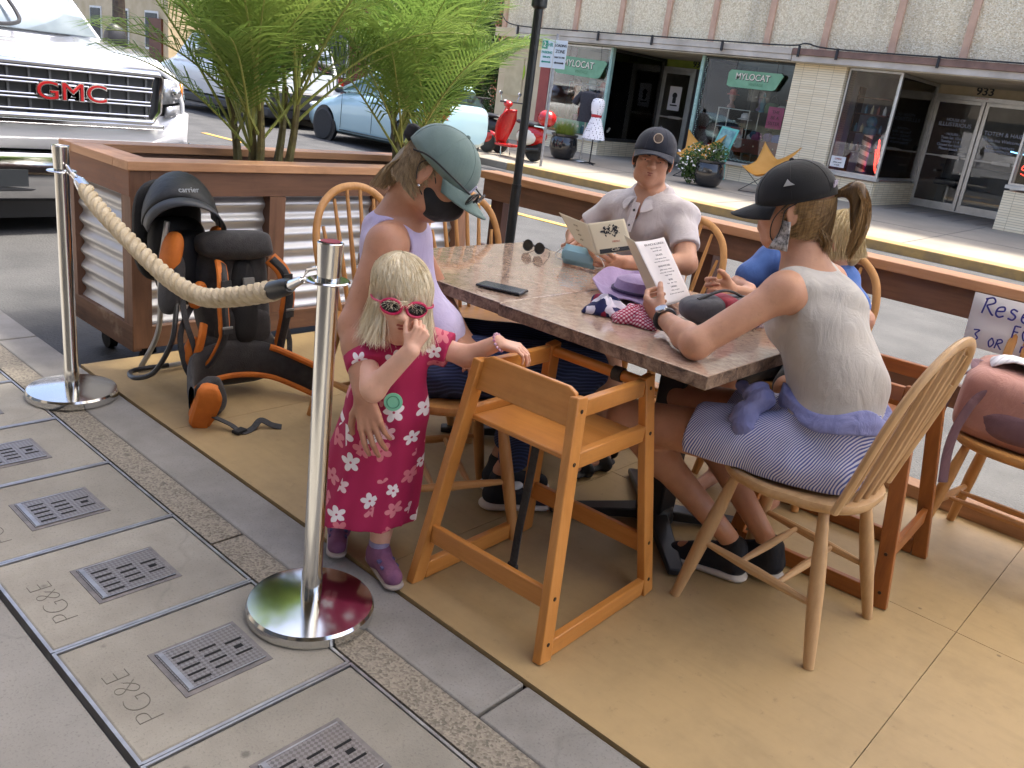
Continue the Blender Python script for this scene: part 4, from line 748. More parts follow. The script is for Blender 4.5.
    b = MB(); b.tube(spl([(xc-.9, yf+1.25, zg+1.50), (xc-.5, yf+1.2, zg+1.46), (xc-.1, yf+1.2, zg+1.44), (xc+.1, yf+1.22, zg+1.47), (xc+.12, yf+1.3, zg+1.55), (xc+.1, yf+1.5, zg+1.68)], 5), .016, 7); b.build('wiper', black_m, t)
truck()
# ---------------------------------------------------------------- red scooter
def scooter():
    x, y0, z = 13.1, 12.15, .02; t = thing('motor_scooter', 'red motor scooter with black seat parked on the far pavement', 'scooter', (x, 11.5, z)); rp = red_p
    yf, yr = 12.58, 11.27   # front faces +Y
    b = MB(); G = []   # leg shield (curved plate)
    for k in range(9):
        u = k/8; zc = z+.22+.68*u; yc = yf-.33-.20*u+.05*math.sin(u*PI); wd = .12+.14*math.sin(min(1, u*1.3)*PI/1.6)-(.1*max(0, u-.75)/.25)
        G.append([(x+wd*a, yc-.07*a*a, zc) for a in (-1, -.7, -.35, 0, .35, .7, 1)])
    b.grid(G); b.build('leg_shield', rp, t, solid=.03)
    b = MB(); b.ell((x, yf-.03, z+.30), (.075, .2, .13), (R(-18), 0, 0)); b.build('front_fender', rp, t)
    b = MB(); b.tube(spl([(x, yf-.28, z+.42), (x, yf-.42, z+.8), (x, yf-.48, z+.97)], 4), [.05]*9, 10); b.ell((x, yf-.47, z+1.0), (.09, .1, .065)); b.build('steering_column', rp, t)
    b = MB(); b.lathe([(0, 0), (.05, 0), (.06, .03), (0, .06)], (x, yf-.42, z+1.02), 16, 'y'); b.build('headlight', M('lamp_glass', (.6, .65, .68)), t)
    b = MB(); b.tube(spl([(x-.32, yf-.56, z+1.04), (x-.15, yf-.48, z+1.04), (x, yf-.47, z+1.03), (x+.15, yf-.48, z+1.04), (x+.32, yf-.56, z+1.04)], 4), .016, 8); b.build('handlebar', black_m, t)
    b = MB(); 
    for s_ in (-1, 1): b.tube([(x+s_*.22, yf-.5, z+1.04), (x+s_*.27, yf-.5, z+1.18)], .006, 6); b.ell((x+s_*.28, yf-.5, z+1.2), (.05, .012, .04))
    b.build('mirror', chrome, t)
    b = MB(); b.bx(x-.16, x+.16, yf-.82, yf-.36, z+.19, z+.24); b.build('footboard', rp, t, bevel=.02)
    b = MB(); b.ell((x, yr+.12, z+.47), (.17, .38, .2), (R(-6), 0, 0)); b.ell((x, yr+.32, z+.36), (.12, .12, .22)); b.build('rear_body', rp, t)
    b = MB()
    for s_ in (-1, 1): b.ell((x+s_*.13, yr+.15, z+.44), (.05, .26, .15))
    b.build('side_cowl', M('cream_white_panel', '#d9d4c8', None, 4, .3), t)
    b = MB(); b.ell((x, yr+.22, z+.70), (.14, .34, .06), (R(3), 0, 0)); b.build('seat', M('black_vinyl', (.02, .02, .022), None, 5, .4), t)
    b = MB(); b.ell((x, yr-.22, z+.84), (.19, .19, .16)); b.build('top_box', rp, t); b = MB(); b.bx(x-.12, x+.12, yr-.35, yr-.02, z+.66, z+.685); b.build('rack', chrome, t)
    for y_ in (yf-.02, yr-.0): wheel(t, x, y_, z+.22, .22, .1, -1, 5)
    b = MB(); b.tube([(x-.1, yf-.5, z+.2), (x-.14, yf-.55, z+.01)], .012, 6); b.tube([(x+.1, yf-.5, z+.2), (x+.14, yf-.55, z+.01)], .012, 6); b.build('kickstand', chrome, t)
    b = MB(); b.tube([(x-.13, yr+.2, z+.2), (x-.14, yr-.25, z+.25)], .04, 8); b.build('exhaust', blackmetal, t)
scooter()
# second dark scooter behind
t = thing('motor_scooter', 'black motor scooter partly hidden beyond the red one', 'scooter', (13.4, 12.95, .02)); b = MB(); b.ell((13.4, 12.9, .5), (.17, .4, .2)); b.ell((13.4, 13.3, .6), (.2, .06, .35)); b.tube([(13.15, 13.15, 1.05), (13.65, 13.15, 1.05)], .02, 7); b.tube([(13.4, 13.3, .5), (13.4, 13.15, 1.05)], .04, 8); b.build('body', black_m, t); wheel(t, 13.4, 13.42, .24, .22, .1, -1, 5); wheel(t, 13.4, 12.5, .24, .22, .1, -1, 5); b = MB(); b.ell((13.4, 12.85, .74), (.14, .32, .05)); b.build('seat', M('black_vinyl', (.02, .02, .022)), t)
# ---------------------------------------------------------------- street sign
t = thing('parking_sign', 'pair of parking and loading zone signs on a galvanised post', 'sign', (12.62, 10.65, .0)); b = MB(); b.tube([(12.62, 10.65, 0), (12.62, 10.65, 2.35)], .025, 8); b.build('post', galv, t)
wsg = M('sign_white', '#cfd6da', '#c3cacf', 4, .4); tl = M('sign_teal', '#1c8f7a', None, 4, .5)
for y0, y1, z1, nm in ((10.68, 10.97, 2.24, 'parking'), (10.37, 10.66, 2.24, 'loading')):
    b = MB(); b.bx(12.585, 12.592, y0, y1, 1.76, z1); s1 = b.build('sign_plate', wsg, t, bevel=.002); yc = (y0+y1)/2
    if nm == 'parking':
        b = MB(); b.bx(12.581, 12.5845, yc+.0, yc+.135, 2.08, 2.22); b.build('teal_panel', tl, s1)
        for s_, yy, z_, h in (('2', yc+.07, 2.15, .13),): text(s_, 'lettering', (12.578, yy, z_), h, white_m, s1, (0, -1, 0))
        for s_, yy, z_, h in (('HR', yc-.065, 2.15, .09), ('PARKING', yc, 2.02, .06), ('9AM-6PM', yc, 1.94, .045)): text(s_, 'lettering', (12.583, yy, z_), h, tl, s1, (0, -1, 0), bold=.001)
    else:
        for s_, z_, h in (('LOADING', 2.15, .062), ('ZONE', 2.05, .08), ('9AM TO 6PM', 1.95, .042)): text(s_, 'lettering', (12.583, yc, z_), h, blk, s1, (0, -1, 0), bold=.001)
    b = MB(); b.bx(12.581, 12.5845, yc-.09, yc+.09, 1.845, 1.87); b.prism([(yc-.12, 1.857), (yc-.08, 1.835), (yc-.08, 1.88)], 12.581, 12.5845, 'x'); b.prism([(yc+.12, 1.857), (yc+.08, 1.835), (yc+.08, 1.88)], 12.581, 12.5845, 'x'); b.build('arrow', tl if nm == 'parking' else blk, s1)
# ---------------------------------------------------------------- pots, mannequins, butterfly chairs, sandwich board
potm = M('black_glazed_pot', (.018, .019, .022), (.012, .012, .014), 3, .15, coat=.7)
def pot(x, y, z, s, label, plantlabel, kind):
    t = thing('plant_pot', label, 'plant pot', (x, y, z), 0, 'black glazed pots on the far pavement'); b = MB(); b.lathe([(.16*s, 0), (.24*s, .06*s), (.3*s, .22*s), (.28*s, .40*s), (.25*s, .46*s), (.27*s, .5*s), (.29*s, .51*s), (.28*s, .47*s), (.24*s, .44*s), (0, .44*s)], (x, y, z), 28); b.build('pot', potm, t)
    t = thing(*( ('ornamental_grass', plantlabel, 'plant') if kind == 'grass' else ('flowering_shrub', plantlabel, 'plant')), (x, y, z+.44*s)); rnd = random.Random(int(y*10)); b = MB()
    if kind == 'grass':
        for i in range(900):
            a = rnd.random()*2*PI; r_ = rnd.random()**.5*.2*s; o_ = .18*s*rnd.random(); h = (.22+.16*rnd.random())*s; p = Vector((x+r_*math.cos(a), y+r_*math.sin(a), z+.44*s)); q = p+Vector((math.cos(a)*o_, math.sin(a)*o_, h)); d = Vector((-math.sin(a), math.cos(a), 0))*.004
            b.add([p-d, p+d, q], [(0, 1, 2)])
        b.build('blades', leafmat('grass_blade', (.28, .34, .06), (.14, .2, .03)), t, smooth=0, fix=False)
    else:
        leafcloud(b, [((x-.1, y+.25, z+.5), .28), ((x, y-.1, z+.62), .22), ((x-.05, y+.42, z+.35), .22), ((x-.1, y+.3, z+.2), .2)], 1600, .035, rnd); b.build('leaves', lf_mid, t, smooth=0, fix=False)
        b = MB(); leafcloud(b, [((x-.2, y+.3, z+.5), .28), ((x-.15, y+.42, z+.3), .2), ((x-.1, y-.1, z+.62), .2)], 130, .03, rnd); b.build('flowers', white_m, t, smooth=0, fix=False)
pot(14.5, 11.68, .05, 1.0, 'black glazed pot with yellow-green grass beside the red scooter', 'yellow-green grass tuft growing in the pot by the scooter', 'grass')
pot(14.6, 8.2, .05, .95, 'black glazed pot behind the man beside the orange chair', 'white flowering shrub spilling over the pot by the orange chair', 'shrub')
def dressform(x, y, z, label, dress, kind):
    t = thing('dress_form', label, 'mannequin', (x, y, z)); b = MB(); b.lathe([(0, .0), (.17, .0), (.16, .02), (.02, .05), (.016, .4), (.016, .8)], (x, y, z), 16) if kind == 'shirt' else [b.tube([(x, y, z+.03), (x+.2*math.cos(a), y+.2*math.sin(a), z+.0)], .012, 6) for a in (0, 2.1, 4.2)]
    b.cyl((x, y, z), (x, y, z+.9), .014, n=8); b.build('stand', blackmetal if kind != 'shirt' else alu, t)
    b = MB(); b.ell((x, y, z+1.33), (.045, .045, .07)); b.build('neck', M('form_dark', (.04, .03, .03), None, 4, .6), t); b = MB(); rows = []
    if kind == 'dress': pr = [(.0, 1.3, .05, .06), (0, 1.27, .08, .13), (0, 1.18, .1, .16), (0, 1.05, .1, .14), (0, .96, .08, .105), (0, .9, .09, .12), (0, .7, .15, .19), (0, .5, .2, .25)]
    else: pr = [(0, 1.42, .05, .07), (0, 1.38, .1, .2), (0, 1.28, .12, .22), (0, 1.1, .12, .19), (0, .9, .12, .2), (0, .8, .13, .21)]
    for _, zz, a_, c_ in pr: rows.append([(x+a_*math.cos(2*PI*k/28)*(1+.06*math.sin(k*2.2)*(zz < .9)), y+c_*math.sin(2*PI*k/28)*(1+.06*math.cos(k*2.7)*(zz < .9)), z+zz) for k in range(29)])
    b.grid(rows)
    if kind == 'shirt':
        for s_ in (-1, 1): b.tube([(x, y+s_*.17, z+1.36), (x-.02, y+s_*.27, z+1.25), (x-.03, y+s_*.33, z+1.14)], [.07, .075, .08], 10)
    b.build('dress' if kind == 'dress' else 'blouse', dress, t)
    if kind == 'dress': b = MB(); b.lathe([(.102, .93), (.112, .955), (.102, .99)], (0, 0, 0), 24); b.v = [(x+p[0]*.85, y+p[1]*1.08, z+p[2]) for p in b.v]; b.build('belt', M('red_belt', '#b3202c', None, 4, .4), t)
def dots():
    m, t, b = nmat('white_polka_dot'); vo = N(t, 'ShaderNodeTexVoronoi'); vo.inputs['Scale'].default_value = 26; vo.inputs['Randomness'].default_value = .15; t.links.new(coords(t), vo.inputs['Vector'])
    t.links.new(ramp(t, vo.outputs['Distance'], [(.24, (.03, .03, .06)), (.28, (.8, .8, .82))]), b.inputs['Base Color']); return m
dressform(14.55, 10.97, .05, 'dress form in a white polka dot dress with red belt', dots(), 'dress')
dressform(14.75, 11.38, .05, 'dress form in a black short-sleeved blouse beside the polka dot dress', M('black_blouse', (.02, .02, .026), (.035, .035, .045), 30, .8), 'shirt')
orng = leafmat('orange_canvas', (.75, .42, .10), (.66, .34, .06), .4)
def bchair(x, y, z, rz, label):
    t = thing('butterfly_chair', label, 'chair', (x, y, z), rz, 'orange butterfly chairs on the far pavement'); b = MB(); G = []
    for i in range(13):
        u = -1+i/6
        row = []
        for j in range(13):
            v_ = -1+j/6; c_ = abs(u)**1.6; back = (v_+1)/2
            px = .36*u*(1+.15*back*abs(u))*(1-.25*(1-abs(v_))*1); py = -.30+.62*back-.08*(1-abs(u)); pz = .34+.12*c_*(1-back)+back**1.8*(.30+.28*abs(u)**1.5)-.07*(1-abs(u))*(1-(2*back-1)**2)
            row.append((px, py, pz))
        G.append(row)
    b.grid(G); b.build('canvas_seat', orng, t, world=False, solid=.006)
    b = MB(); ft = [(-.33, -.3, 0), (.33, -.3, 0), (-.33, .3, 0), (.33, .3, 0)]; tp = [(.36, -.28, .46), (-.36, -.28, .46), (.38, .32, .9), (-.38, .32, .9)]
    for i, (f, q) in enumerate(((0, 0), (1, 1), (2, 2), (3, 3))): b.tube([ft[f], tp[q]], .007, 6)
    b.tube([ft[0], ft[3]], .007, 6); b.tube([ft[1], ft[2]], .007, 6); b.build('wire_frame', blackmetal, t, world=False)
bchair(15.2, 7.35, .06, R(-100), 'orange butterfly chair with wire legs left of the brick column'); bchair(15.7, 9.15, .07, R(-80), 'orange butterfly chair mostly hidden behind the seated man')
t = thing('sandwich_board', 'tilted board with a teal frame standing by the right shop window', 'sign', (16.2, 8.95, .08)); b = MB(); b.bar((16.0, 8.85, .62), (16.2, 8.8, 1.12), .40, .02, up=(1, 0, -.4)); b.build('board', M('teal_frame', '#6fbfb0', '#5aa897', 4, .5), t); b = MB(); b.bar((15.985, 8.85, .66), (16.17, 8.805, 1.08), .32, .012, up=(1, 0, -.4)); b.build('chalk_face', M('teal_print', '#8fb8b0', '#3f6e74', 9, .6), t); b = MB(); b.bar((16.0, 9.0, .08), (16.15, 8.95, 1.0), .03, .02); b.bar((16.0, 8.7, .08), (16.15, 8.7, 1.0), .03, .02); b.bar((16.4, 8.85, .08), (16.2, 8.85, 1.0), .03, .02); b.build('leg', M('teal_frame', '#6fbfb0'), t)
# ---------------------------------------------------------------- building behind the camera with an unseen canopy added to shade the pavement
t = thing('near_building', 'shopfront on the near side behind the viewer with an added shade canopy', 'building', (-2.6, 0, 0)); b = MB(); b.bx(-3.2, -2.6, -14, 16, 0, 6.5); b.build('wall', M('near_wall', '#8f887c', '#7a7368', 2, .8), t)
b = MB()
for y_ in (-8, -4, 0, 4, 8, 12): b.bx(-2.598, -2.56, y_+.3, y_+3.2, .6, 2.5)
b.build('window', M('dark_pane', (.05, .06, .07)), t)
b = MB(); b.bx(-2.6, .3, -10, 3.1, 3.2, 3.24); b.build('added_shade_canopy', M('added_canopy_cloth', '#7a6f5c', '#6b614f', 3, .9), t)  # added out of view to keep sun and sky off the near pavement
# ---------------------------------------------------------------- planter
cedar = lambda ax: wood('cedar_', '#85604a', '#573c2d', ax, 8, .55, .12)
cedar_top = lambda ax: wood('cedar_cap_', '#c99b76', '#a57551', ax, 8, .55, .12)
worn_b = wood('worn_plank_', '#7a5a45', '#4a3528', 'y', 10, .75, .5, worn='#97806a')
PX0, PX1, PY0, PY1, PZ = 1.625, 3.66, 3.6, 4.27, .862
t = thing('planter_box', 'long cedar planter box clad in corrugated metal closing the end of the deck', 'planter', (PX0, PY0, 0))
b = MB(); b.bx(PX0-.015, PX1+.015, PY0-.02, PY0+.12, PZ-.038, PZ); b.bx(PX0-.015, PX1+.015, PY1-.12, PY1+.02, PZ-.038, PZ); b.build('cap', cedar_top('x'), t, bevel=.003)
b = MB(); b.bx(PX0-.015, PX0+.125, PY0+.121, PY1-.121, PZ-.0385, PZ-.0005); b.bx(PX1-.125, PX1+.015, PY0+.121, PY1-.121, PZ-.0385, PZ-.0005); b.build('cap', cedar_top('y'), t, bevel=.003)
b = MB(); b.bx(PX0+.09, PX1-.09, PY0-.002, PY0+.036, PZ-.15, PZ-.0385); b.bx(PX0+.04, PX1-.04, PY0+.05, PY0+.088, PZ-.15, PZ-.0385); b.bx(PX0+.0, PX1, PY1-.036, PY1, PZ-.15, PZ-.0385); b.bx(PX0+.04, PX1-.04, PY1-.09, PY1-.05, PZ-.2, PZ-.0385); b.build('fascia_board', cedar('x'), t, bevel=.002)
b = MB(); b.bx(PX0-.002, PX0+.036, PY0+.0, PY1-.037, PZ-.15, PZ-.0385); b.build('fascia_board', wood('cedar_side_', '#8d6047', '#6b4433', 'y', 8, .6, .15), t, bevel=.002)
b = MB(); b.bx(PX0+.09, PX1-.09, PY0, PY0+.035, .03, .13); b.build('bottom_board', cedar('x'), t, bevel=.002)
b = MB(); b.bx(PX0, PX0+.04, PY0+.0, PY1, .02, .14); b.build('bottom_board', worn_b, t, bevel=.004, label='weathered bottom board')
for x_ in (PX0+.002, 2.30, 2.95, PX1-.09):
    b = MB(); b.bx(x_, x_+.088, PY0-.001, PY0+.087, .03 if x_ < 1.7 or x_ > 3.5 else .131, PZ-.151 if not (x_ < 1.7) else PZ-.0385); b.build('post', cedar('z'), t, bevel=.002)
b = MB(); b.bx(PX0+.001, PX0+.088, PY1-.09, PY1-.001, .02, PZ-.151); b.build('post', cedar('z'), t, bevel=.002)
corr = M('corrugated_steel', (.58, .58, .60), (.44, .445, .46), 2.5, .38, .6, rv=.15)
def corrug(x0, x1, y, z0, z1, axis='x', name='corrugated_panel'):
    b = MB(); rows = []; n = int((z1-z0)/.0045)
    for i in range(n+1):
        z = z0+(z1-z0)*i/n; d = .010*math.sin(2*PI*z/.076)
        rows.append([(x0, y+d, z), (x1, y+d, z)] if axis == 'x' else [(y+d, x0, z), (y+d, x1, z)])
    b.grid(rows); return b.build(name, corr, t, smooth=80)
corrug(PX0+.09, 2.30, PY0+.05, .131, PZ-.151); corrug(2.388, 2.95, PY0+.05, .131, PZ-.151); corrug(3.038, PX1-.09, PY0+.05, .131, PZ-.151); corrug(PY0+.088, PY1-.09, PX0+.03, .1, PZ-.151, 'y')
b = MB(); b.bx(PX0+.05, PX1-.05, PY0+.1, PY1-.1, .15, .76); b.build('soil', M('soil', (.05, .035, .025), (.03, .02, .015), 20, .95, bmp=.8), t)
b = MB()
for x_, y_ in ((PX0+.12, PY0+.12), (PX0+.12, PY1-.15), (PX1-.15, PY0+.12), (PX1-.15, PY1-.15)): b.cyl((x_-.02, y_, -.075), (x_+.02, y_, -.075), .05, n=16); b.bx(x_-.03, x_+.03, y_-.03, y_+.03, -.03, .03)
b.build('caster', rubber, t)

# ---------------------------------------------------------------- palms in the planter
pf = leafmat('palm_frond', (.25, .34, .08), (.09, .18, .035), .5); pst = M('palm_stem', (.16, .15, .05), (.07, .05, .02), 14, .6, bmp=.4)
def palm(label, x, y, z, n, seed, h=.45, spread=1.0, L=1.0, bias=0):
    rnd = random.Random(seed); t = thing('palm_plant', label, 'palm', (x, y, z), 0, 'palms growing in the cedar planter'); bases = []
    for i in range(6):
        a = 2*PI*i/6+rnd.random(); r_ = .05+.06*rnd.random(); p = Vector((x+r_*math.cos(a)*1.5, y+r_*math.sin(a), z-.02)); q = p+Vector((math.cos(a)*.07, math.sin(a)*.05, h*(.55+.5*rnd.random()))); b = MB()
        b.tube(spl([p, lerp(p, q, .5)+Vector((.01, 0, 0)), q], 5), [.03, .027, .024, .021, .02, .019, .018, .017, .016, .014, .013], 9); b.build('stem', pst, t); bases.append((p, q))
        for k in range(5):
            pass
    V = []; F = []; bp = MB()
    for i in range(n):
        p, q = rnd.choice(bases); st = lerp(p, q, .35+.65*rnd.random()); az = rnd.random()*2*PI+bias*0; el = R(2+36*rnd.random()**.9)*spread
        Ln = L*(.75+.5*rnd.random()); d = Vector((math.cos(az)*math.sin(el), math.sin(az)*math.sin(el)*.8, math.cos(el))); pts = [st]; dd = d.copy(); m = 22; g = .012+.03*rnd.random()
        for k in range(m): dd = (dd+Vector((math.cos(az)*g*.7*(k/m), math.sin(az)*g*.6*(k/m), -g*(k/m)*2.2))).normalized(); pts.append(pts[-1]+dd*Ln/m)
        bp.tube(pts, [.0075*(1-.85*k/m)+.0008 for k in range(m+1)], 5)
        side0 = d.cross(Vector((0, 0, 1)))
        if side0.length < .1: side0 = Vector((math.sin(az), -math.cos(az), 0))
        side0.normalize()
        nl = 30
        for k in range(nl):
            u = .28+.72*k/(nl-1); ix = min(m-1, int(u*m)); c = lerp(pts[ix], pts[ix+1], u*m-ix) if ix < m else pts[-1]; tg = (pts[ix+1]-pts[ix]).normalized(); up = side0.cross(tg).normalized()
            ll = (.30*math.sin(PI*min(1, (u-.22)/.9))**.7+.06)*L*(.85+.3*rnd.random())
            for s_ in (-1, 1):
                e = (side0*s_*(.95-.35*u)+tg*(.42+.35*u)+up*(.28+.24*rnd.random()-.12)).normalized(); wv = e.cross(up).normalized()*.0056
                a0 = c; a1 = c+e*ll*.5; a2 = a1+(e+Vector((0, 0, -.35-.3*rnd.random()))).normalized()*ll*.5; i0 = len(V)
                V += [a0-wv*.5, a0+wv*.5, a1-wv, a1+wv, a2]; F += [(i0, i0+1, i0+3, i0+2), (i0+2, i0+3, i0+4)]
    b = MB(); b.add(V, F); b.build('fronds', pf, t, smooth=0, fix=False); bp.build('rachis', M('palm_rachis', (.32, .36, .10), (.22, .26, .06), 10, .5), t, fix=False)
palm('bushy feathery palm growing at the left end of the planter', 2.44, 3.92, .76, 58, 11, .46, 1.25, .98)
palm('feathery palm right of the centre of the planter behind the capped woman', 3.50, 3.95, .76, 50, 5, .38, 1.1, .98)
t = thing('orange_flower', 'orange flower head poking out beside the right palm', 'flower', (3.72, 4.0, .76)); b = MB(); b.tube([(3.72, 4.0, .76), (3.8, 4.05, 1.12)], .006, 6); b.build('stem', lf_mid, t); b = MB(); leafcloud(b, [((3.8, 4.05, 1.14), .045)], 60, .022, random.Random(1)); b.build('petals', M('orange_petal', '#d85a1c', '#b03a14', 9, .6), t, smooth=0)

# ---------------------------------------------------------------- railing along the road
t = thing('railing', 'cedar railing running along the road side of the deck', 'railing', (3.5, 0, 0)); XR = 3.45
b = MB(); b.bx(XR-.02, XR+.12, -6, 3.32, .862, .9); b.build('cap', cedar_top('y'), t, bevel=.003)
b = MB(); b.bx(XR, XR+.038, -6, 3.3, .755, .861); b.build('top_board', cedar('y'), t, bevel=.002)
b = MB(); b.bx(XR, XR+.038, -6, 3.3, .41, .50); b.build('middle_board', cedar('y'), t, bevel=.002)
b = MB(); b.bx(XR, XR+.09, -6, 3.3, .007, .06); b.build('bottom_board', wood('cedar_pale_', '#b08560', '#8f6848', 'y', 8, .6, .15), t, bevel=.002)
for y_ in (3.22, 1.9, .12, -1.7, -3.5, -5.3):
    b = MB(); b.bx(XR+.0385, XR+.125, y_-.045, y_+.045, .007, .861); b.build('post', wood('cedar_dark_', '#5c3a2c', '#3f261c', 'z', 8, .6), t, bevel=.002)
# hand written sign taped to the railing
t = thing('reserved_sign', 'white hand-lettered reserved sign hanging on the railing at the right edge', 'sign', (XR-.02, .55, .6)); b = MB(); G = []
for i in range(9):
    G.append([(XR-.028-.012*math.sin(i/8*PI), .745-.58*i/8, z) for z in (.862, .8, .74, .665)])
b.grid(G); b.v = [(p[0], p[1]+.04*(p[2]-.76), p[2]) for p in b.v]; b.build('sheet', leafmat('sheet_paper', (.92, .91, .94), (.88, .87, .90), .5), t, solid=.0012)
bi = M('blue_marker', '#2a2f8f', None, 5, .6)
def bez(ptsl, rad=.0035):
    b = MB()
    for pl in ptsl: b.tube(spl([(XR-.045, y, z) for y, z in pl], 5), rad, 6, flat=.3, up=(1, 0, 0))
    return b
LET = {'R': [[(0, 0), (.1, .9)], [(.0, .85), (.4, 1), (.55, .75), (.15, .5)], [(.15, .5), (.5, .1), (.65, .0)]], 'e': [[(.05, .3), (.45, .4), (.4, .62), (.1, .5), (.05, .15), (.25, 0), (.5, .12)]], 's': [[(.45, .55), (.2, .62), (.1, .45), (.4, .25), (.3, .02), (.02, .05)]], 'r': [[(.05, .6), (.1, 0)], [(.1, .4), (.3, .62), (.48, .55)]],
 'v': [[(0, .6), (.2, 0), (.45, .62)]], 'd': [[(.45, 1), (.45, 0)], [(.45, .45), (.1, .5), (.05, .1), (.4, .1)]], 'F': [[(.05, .95), (.05, 0)], [(.05, .95), (.5, .95)], [(.05, .5), (.4, .5)]], 'O': [[(.25, .95), (.02, .5), (.25, 0), (.52, .45), (.25, .95)]], '3': [[(.05, .9), (.5, .95), (.25, .6), (.5, .3), (.2, 0), (.02, .15)]], 'm': [[(.05, .6), (.05, 0)], [(.05, .45), (.25, .6), (.3, 0)], [(.3, .45), (.5, .6), (.58, 0)]], 'o': [[(.25, .6), (.03, .3), (.25, 0), (.48, .3), (.25, .6)]]}
def script(s_, y, z, h, rad):
    pl = []
    for ch in s_:
        for st in LET.get(ch, []): pl.append([(y-u*h*.95, z+v*h) for u, v in st])
        y -= h*.68
    bez(pl, rad).build('lettering', bi, t)
script('Reserved', .705, .795, .062, .0034); script('FOR', .59, .735, .046, .003); script('3', .715, .69, .045, .003); script('OR', .655, .683, .036, .0028); script('more', .55, .69, .04, .0028)

# ---------------------------------------------------------------- rope stanchions
def stanchion(label, x, y, h, lean=(0, 0)):
    t = thing('rope_stanchion', label, 'stanchion', (x, y, 0), 0, 'polished steel rope stanchions')
    b = MB(); b.lathe([(0, 0), (.158, 0), (.163, .006), (.163, .028), (.158, .036), (.12, .041), (.03, .047), (0, .047)], (0, 0, 0), 56); b.build('base', steel, t, world=False, smooth=30)
    b = MB(); b.lathe([(.0265, .045), (.0265, .12), (.0245, .125), (.0245, h-.09), (.026, h-.088), (.030, h-.002), (.0285, h), (.026, h-.002), (.0255, h-.01), (0, h-.012)], (0, 0, 0), 32); b.build('post', steel, t, world=False, smooth=30)
    b = MB(); b.lathe([(.02, h-.09), (.047, h-.092), (.05, h-.089), (.047, h-.086), (.02, h-.086)], (0, 0, 0), 36); b.build('ring_plate', chrome, t, world=False)
    return t
s1 = stanchion('polished steel rope stanchion at the left beside the planter', 1.23, 3.26, .955); s2 = stanchion('nearest polished steel rope stanchion in front of the blonde girl', 1.145, 1.545, .975)
b = MB(); b.lathe([(0, .976), (.0225, .976), (.0225, .9775), (0, .9775)], (1.145, 1.545, 0), 24); b.build('red_cap', M('red_top', '#8e1f35', None, 4, .4), s2)
t = thing('barrier_rope', 'twisted cream rope hung between the two stanchions with chrome snap ends', 'rope', (1.19, 2.4, .6))
path = [(1.228, 3.06, .835), (1.22, 2.94, .795), (1.21, 2.69, .735), (1.20, 2.42, .682), (1.19, 2.2, .678), (1.175, 1.98, .735), (1.165, 1.82, .79), (1.16, 1.79, .80)]
rp = spl(path, 14); rm = M('rope_cream', '#d8c9ac', '#b7a483', 30, .9, bmp=.5, bscale=250)
def twist(mb, pts, rad, pitch, nst=3, off=.011):
    L_ = [0]
    for i in range(1, len(pts)): L_.append(L_[-1]+(pts[i]-pts[i-1]).length)
    tot = L_[-1]; n = int(tot/.006); out = []
    def at(s):
        for i in range(1, len(L_)):
            if s <= L_[i]: return lerp(pts[i-1], pts[i], (s-L_[i-1])/max(1e-6, L_[i]-L_[i-1])), (pts[i]-pts[i-1]).normalized()
        return pts[-1], (pts[-1]-pts[-2]).normalized()
    for st in range(nst):
        P_ = []
        for k in range(n+1):
            p, d = at(tot*k/n); a = Vector((1, 0, 0)); a = (a-d*a.dot(d)).normalized(); c = d.cross(a); th = 2*PI*(tot*k/n/pitch+st/nst); P_.append(p+(a*math.cos(th)+c*math.sin(th))*off)
        mb.tube(P_, rad, 8)
b = MB(); twist(b, rp, .0125, .120, 3, .0160); b.build('strand', rm, t)
for a_, c_, e_ in (((1.229, 3.10, .85), (1.23, 3.215, .885), (1.226, 3.03, .825)), ((1.158, 1.73, .825), (1.15, 1.595, .892), (1.166, 1.83, .785))):
    b = MB(); v_ = (Vector(a_)-Vector(e_)).normalized(); b.tube([lerp(e_, a_, .35), Vector(a_), Vector(a_)+v_*.02], [.024, .022, .016], 14); b.build('end_sleeve', blackmetal if a_[1] < 2 else chrome, t)
    b = MB(); b.tube([Vector(a_)+v_*.015, lerp(a_, c_, .55)], [.013, .009], 10); m_ = lerp(a_, c_, .8); q = Vector(c_); b.tube([lerp(a_, c_, .5), m_+Vector((0, .012, .012)), q+Vector((0, 0, .012)), q+Vector((0, -.01, 0)), m_+Vector((0, -.008, -.012))], .0055, 8, closed=True); b.build('snap_hook', chrome, t)

# ---------------------------------------------------------------- child carrier backpack
gb = M('carrier_grey', '#3c3a3a', '#2a2829', 30, .85, bmp=.25, bscale=220, sheen=.1); ob = M('carrier_orange', '#d97a26', '#b86018', 12, .7, bmp=.2, bscale=200); bb = M('carrier_black', '#17171a', '#0e0e10', 20, .7, bmp=.2, bscale=150); wb = M('webbing_black', (.03, .03, .032), (.05, .05, .052), 120, .8); sil = M('silver_tube', (.5, .5, .5), None, 4, .3, .8)
t = thing('child_carrier', 'grey and orange framed child carrier backpack standing against the planter', 'backpack', (1.75, 2.95, 0))
def blob(c, r_, rot=(0, 0, 0), p=2.6, n=28, m=18, wob=0, seed=0):
    mt = Euler(rot).to_matrix(); G = []; rn = random.Random(seed); ph = [rn.random()*6 for _ in range(4)]
    f = lambda v: math.copysign(abs(v)**(2/p), v)
    for i in range(m+1):
        th = PI*i/m-PI/2; row = []
        for k in range(n+1):
            a = 2*PI*k/n; w_ = 1+wob*(math.sin(3*a+ph[0]+2*th)+math.sin(5*th+ph[1]+a)*.7+.5*math.sin(7*a+ph[2]))
            row.append(Vector(c)+mt@Vector((r_[0]*f(math.cos(th))*f(math.cos(a))*w_, r_[1]*f(math.cos(th))*f(math.sin(a))*w_, r_[2]*f(math.sin(th)))))
        G.append(row)
    return G
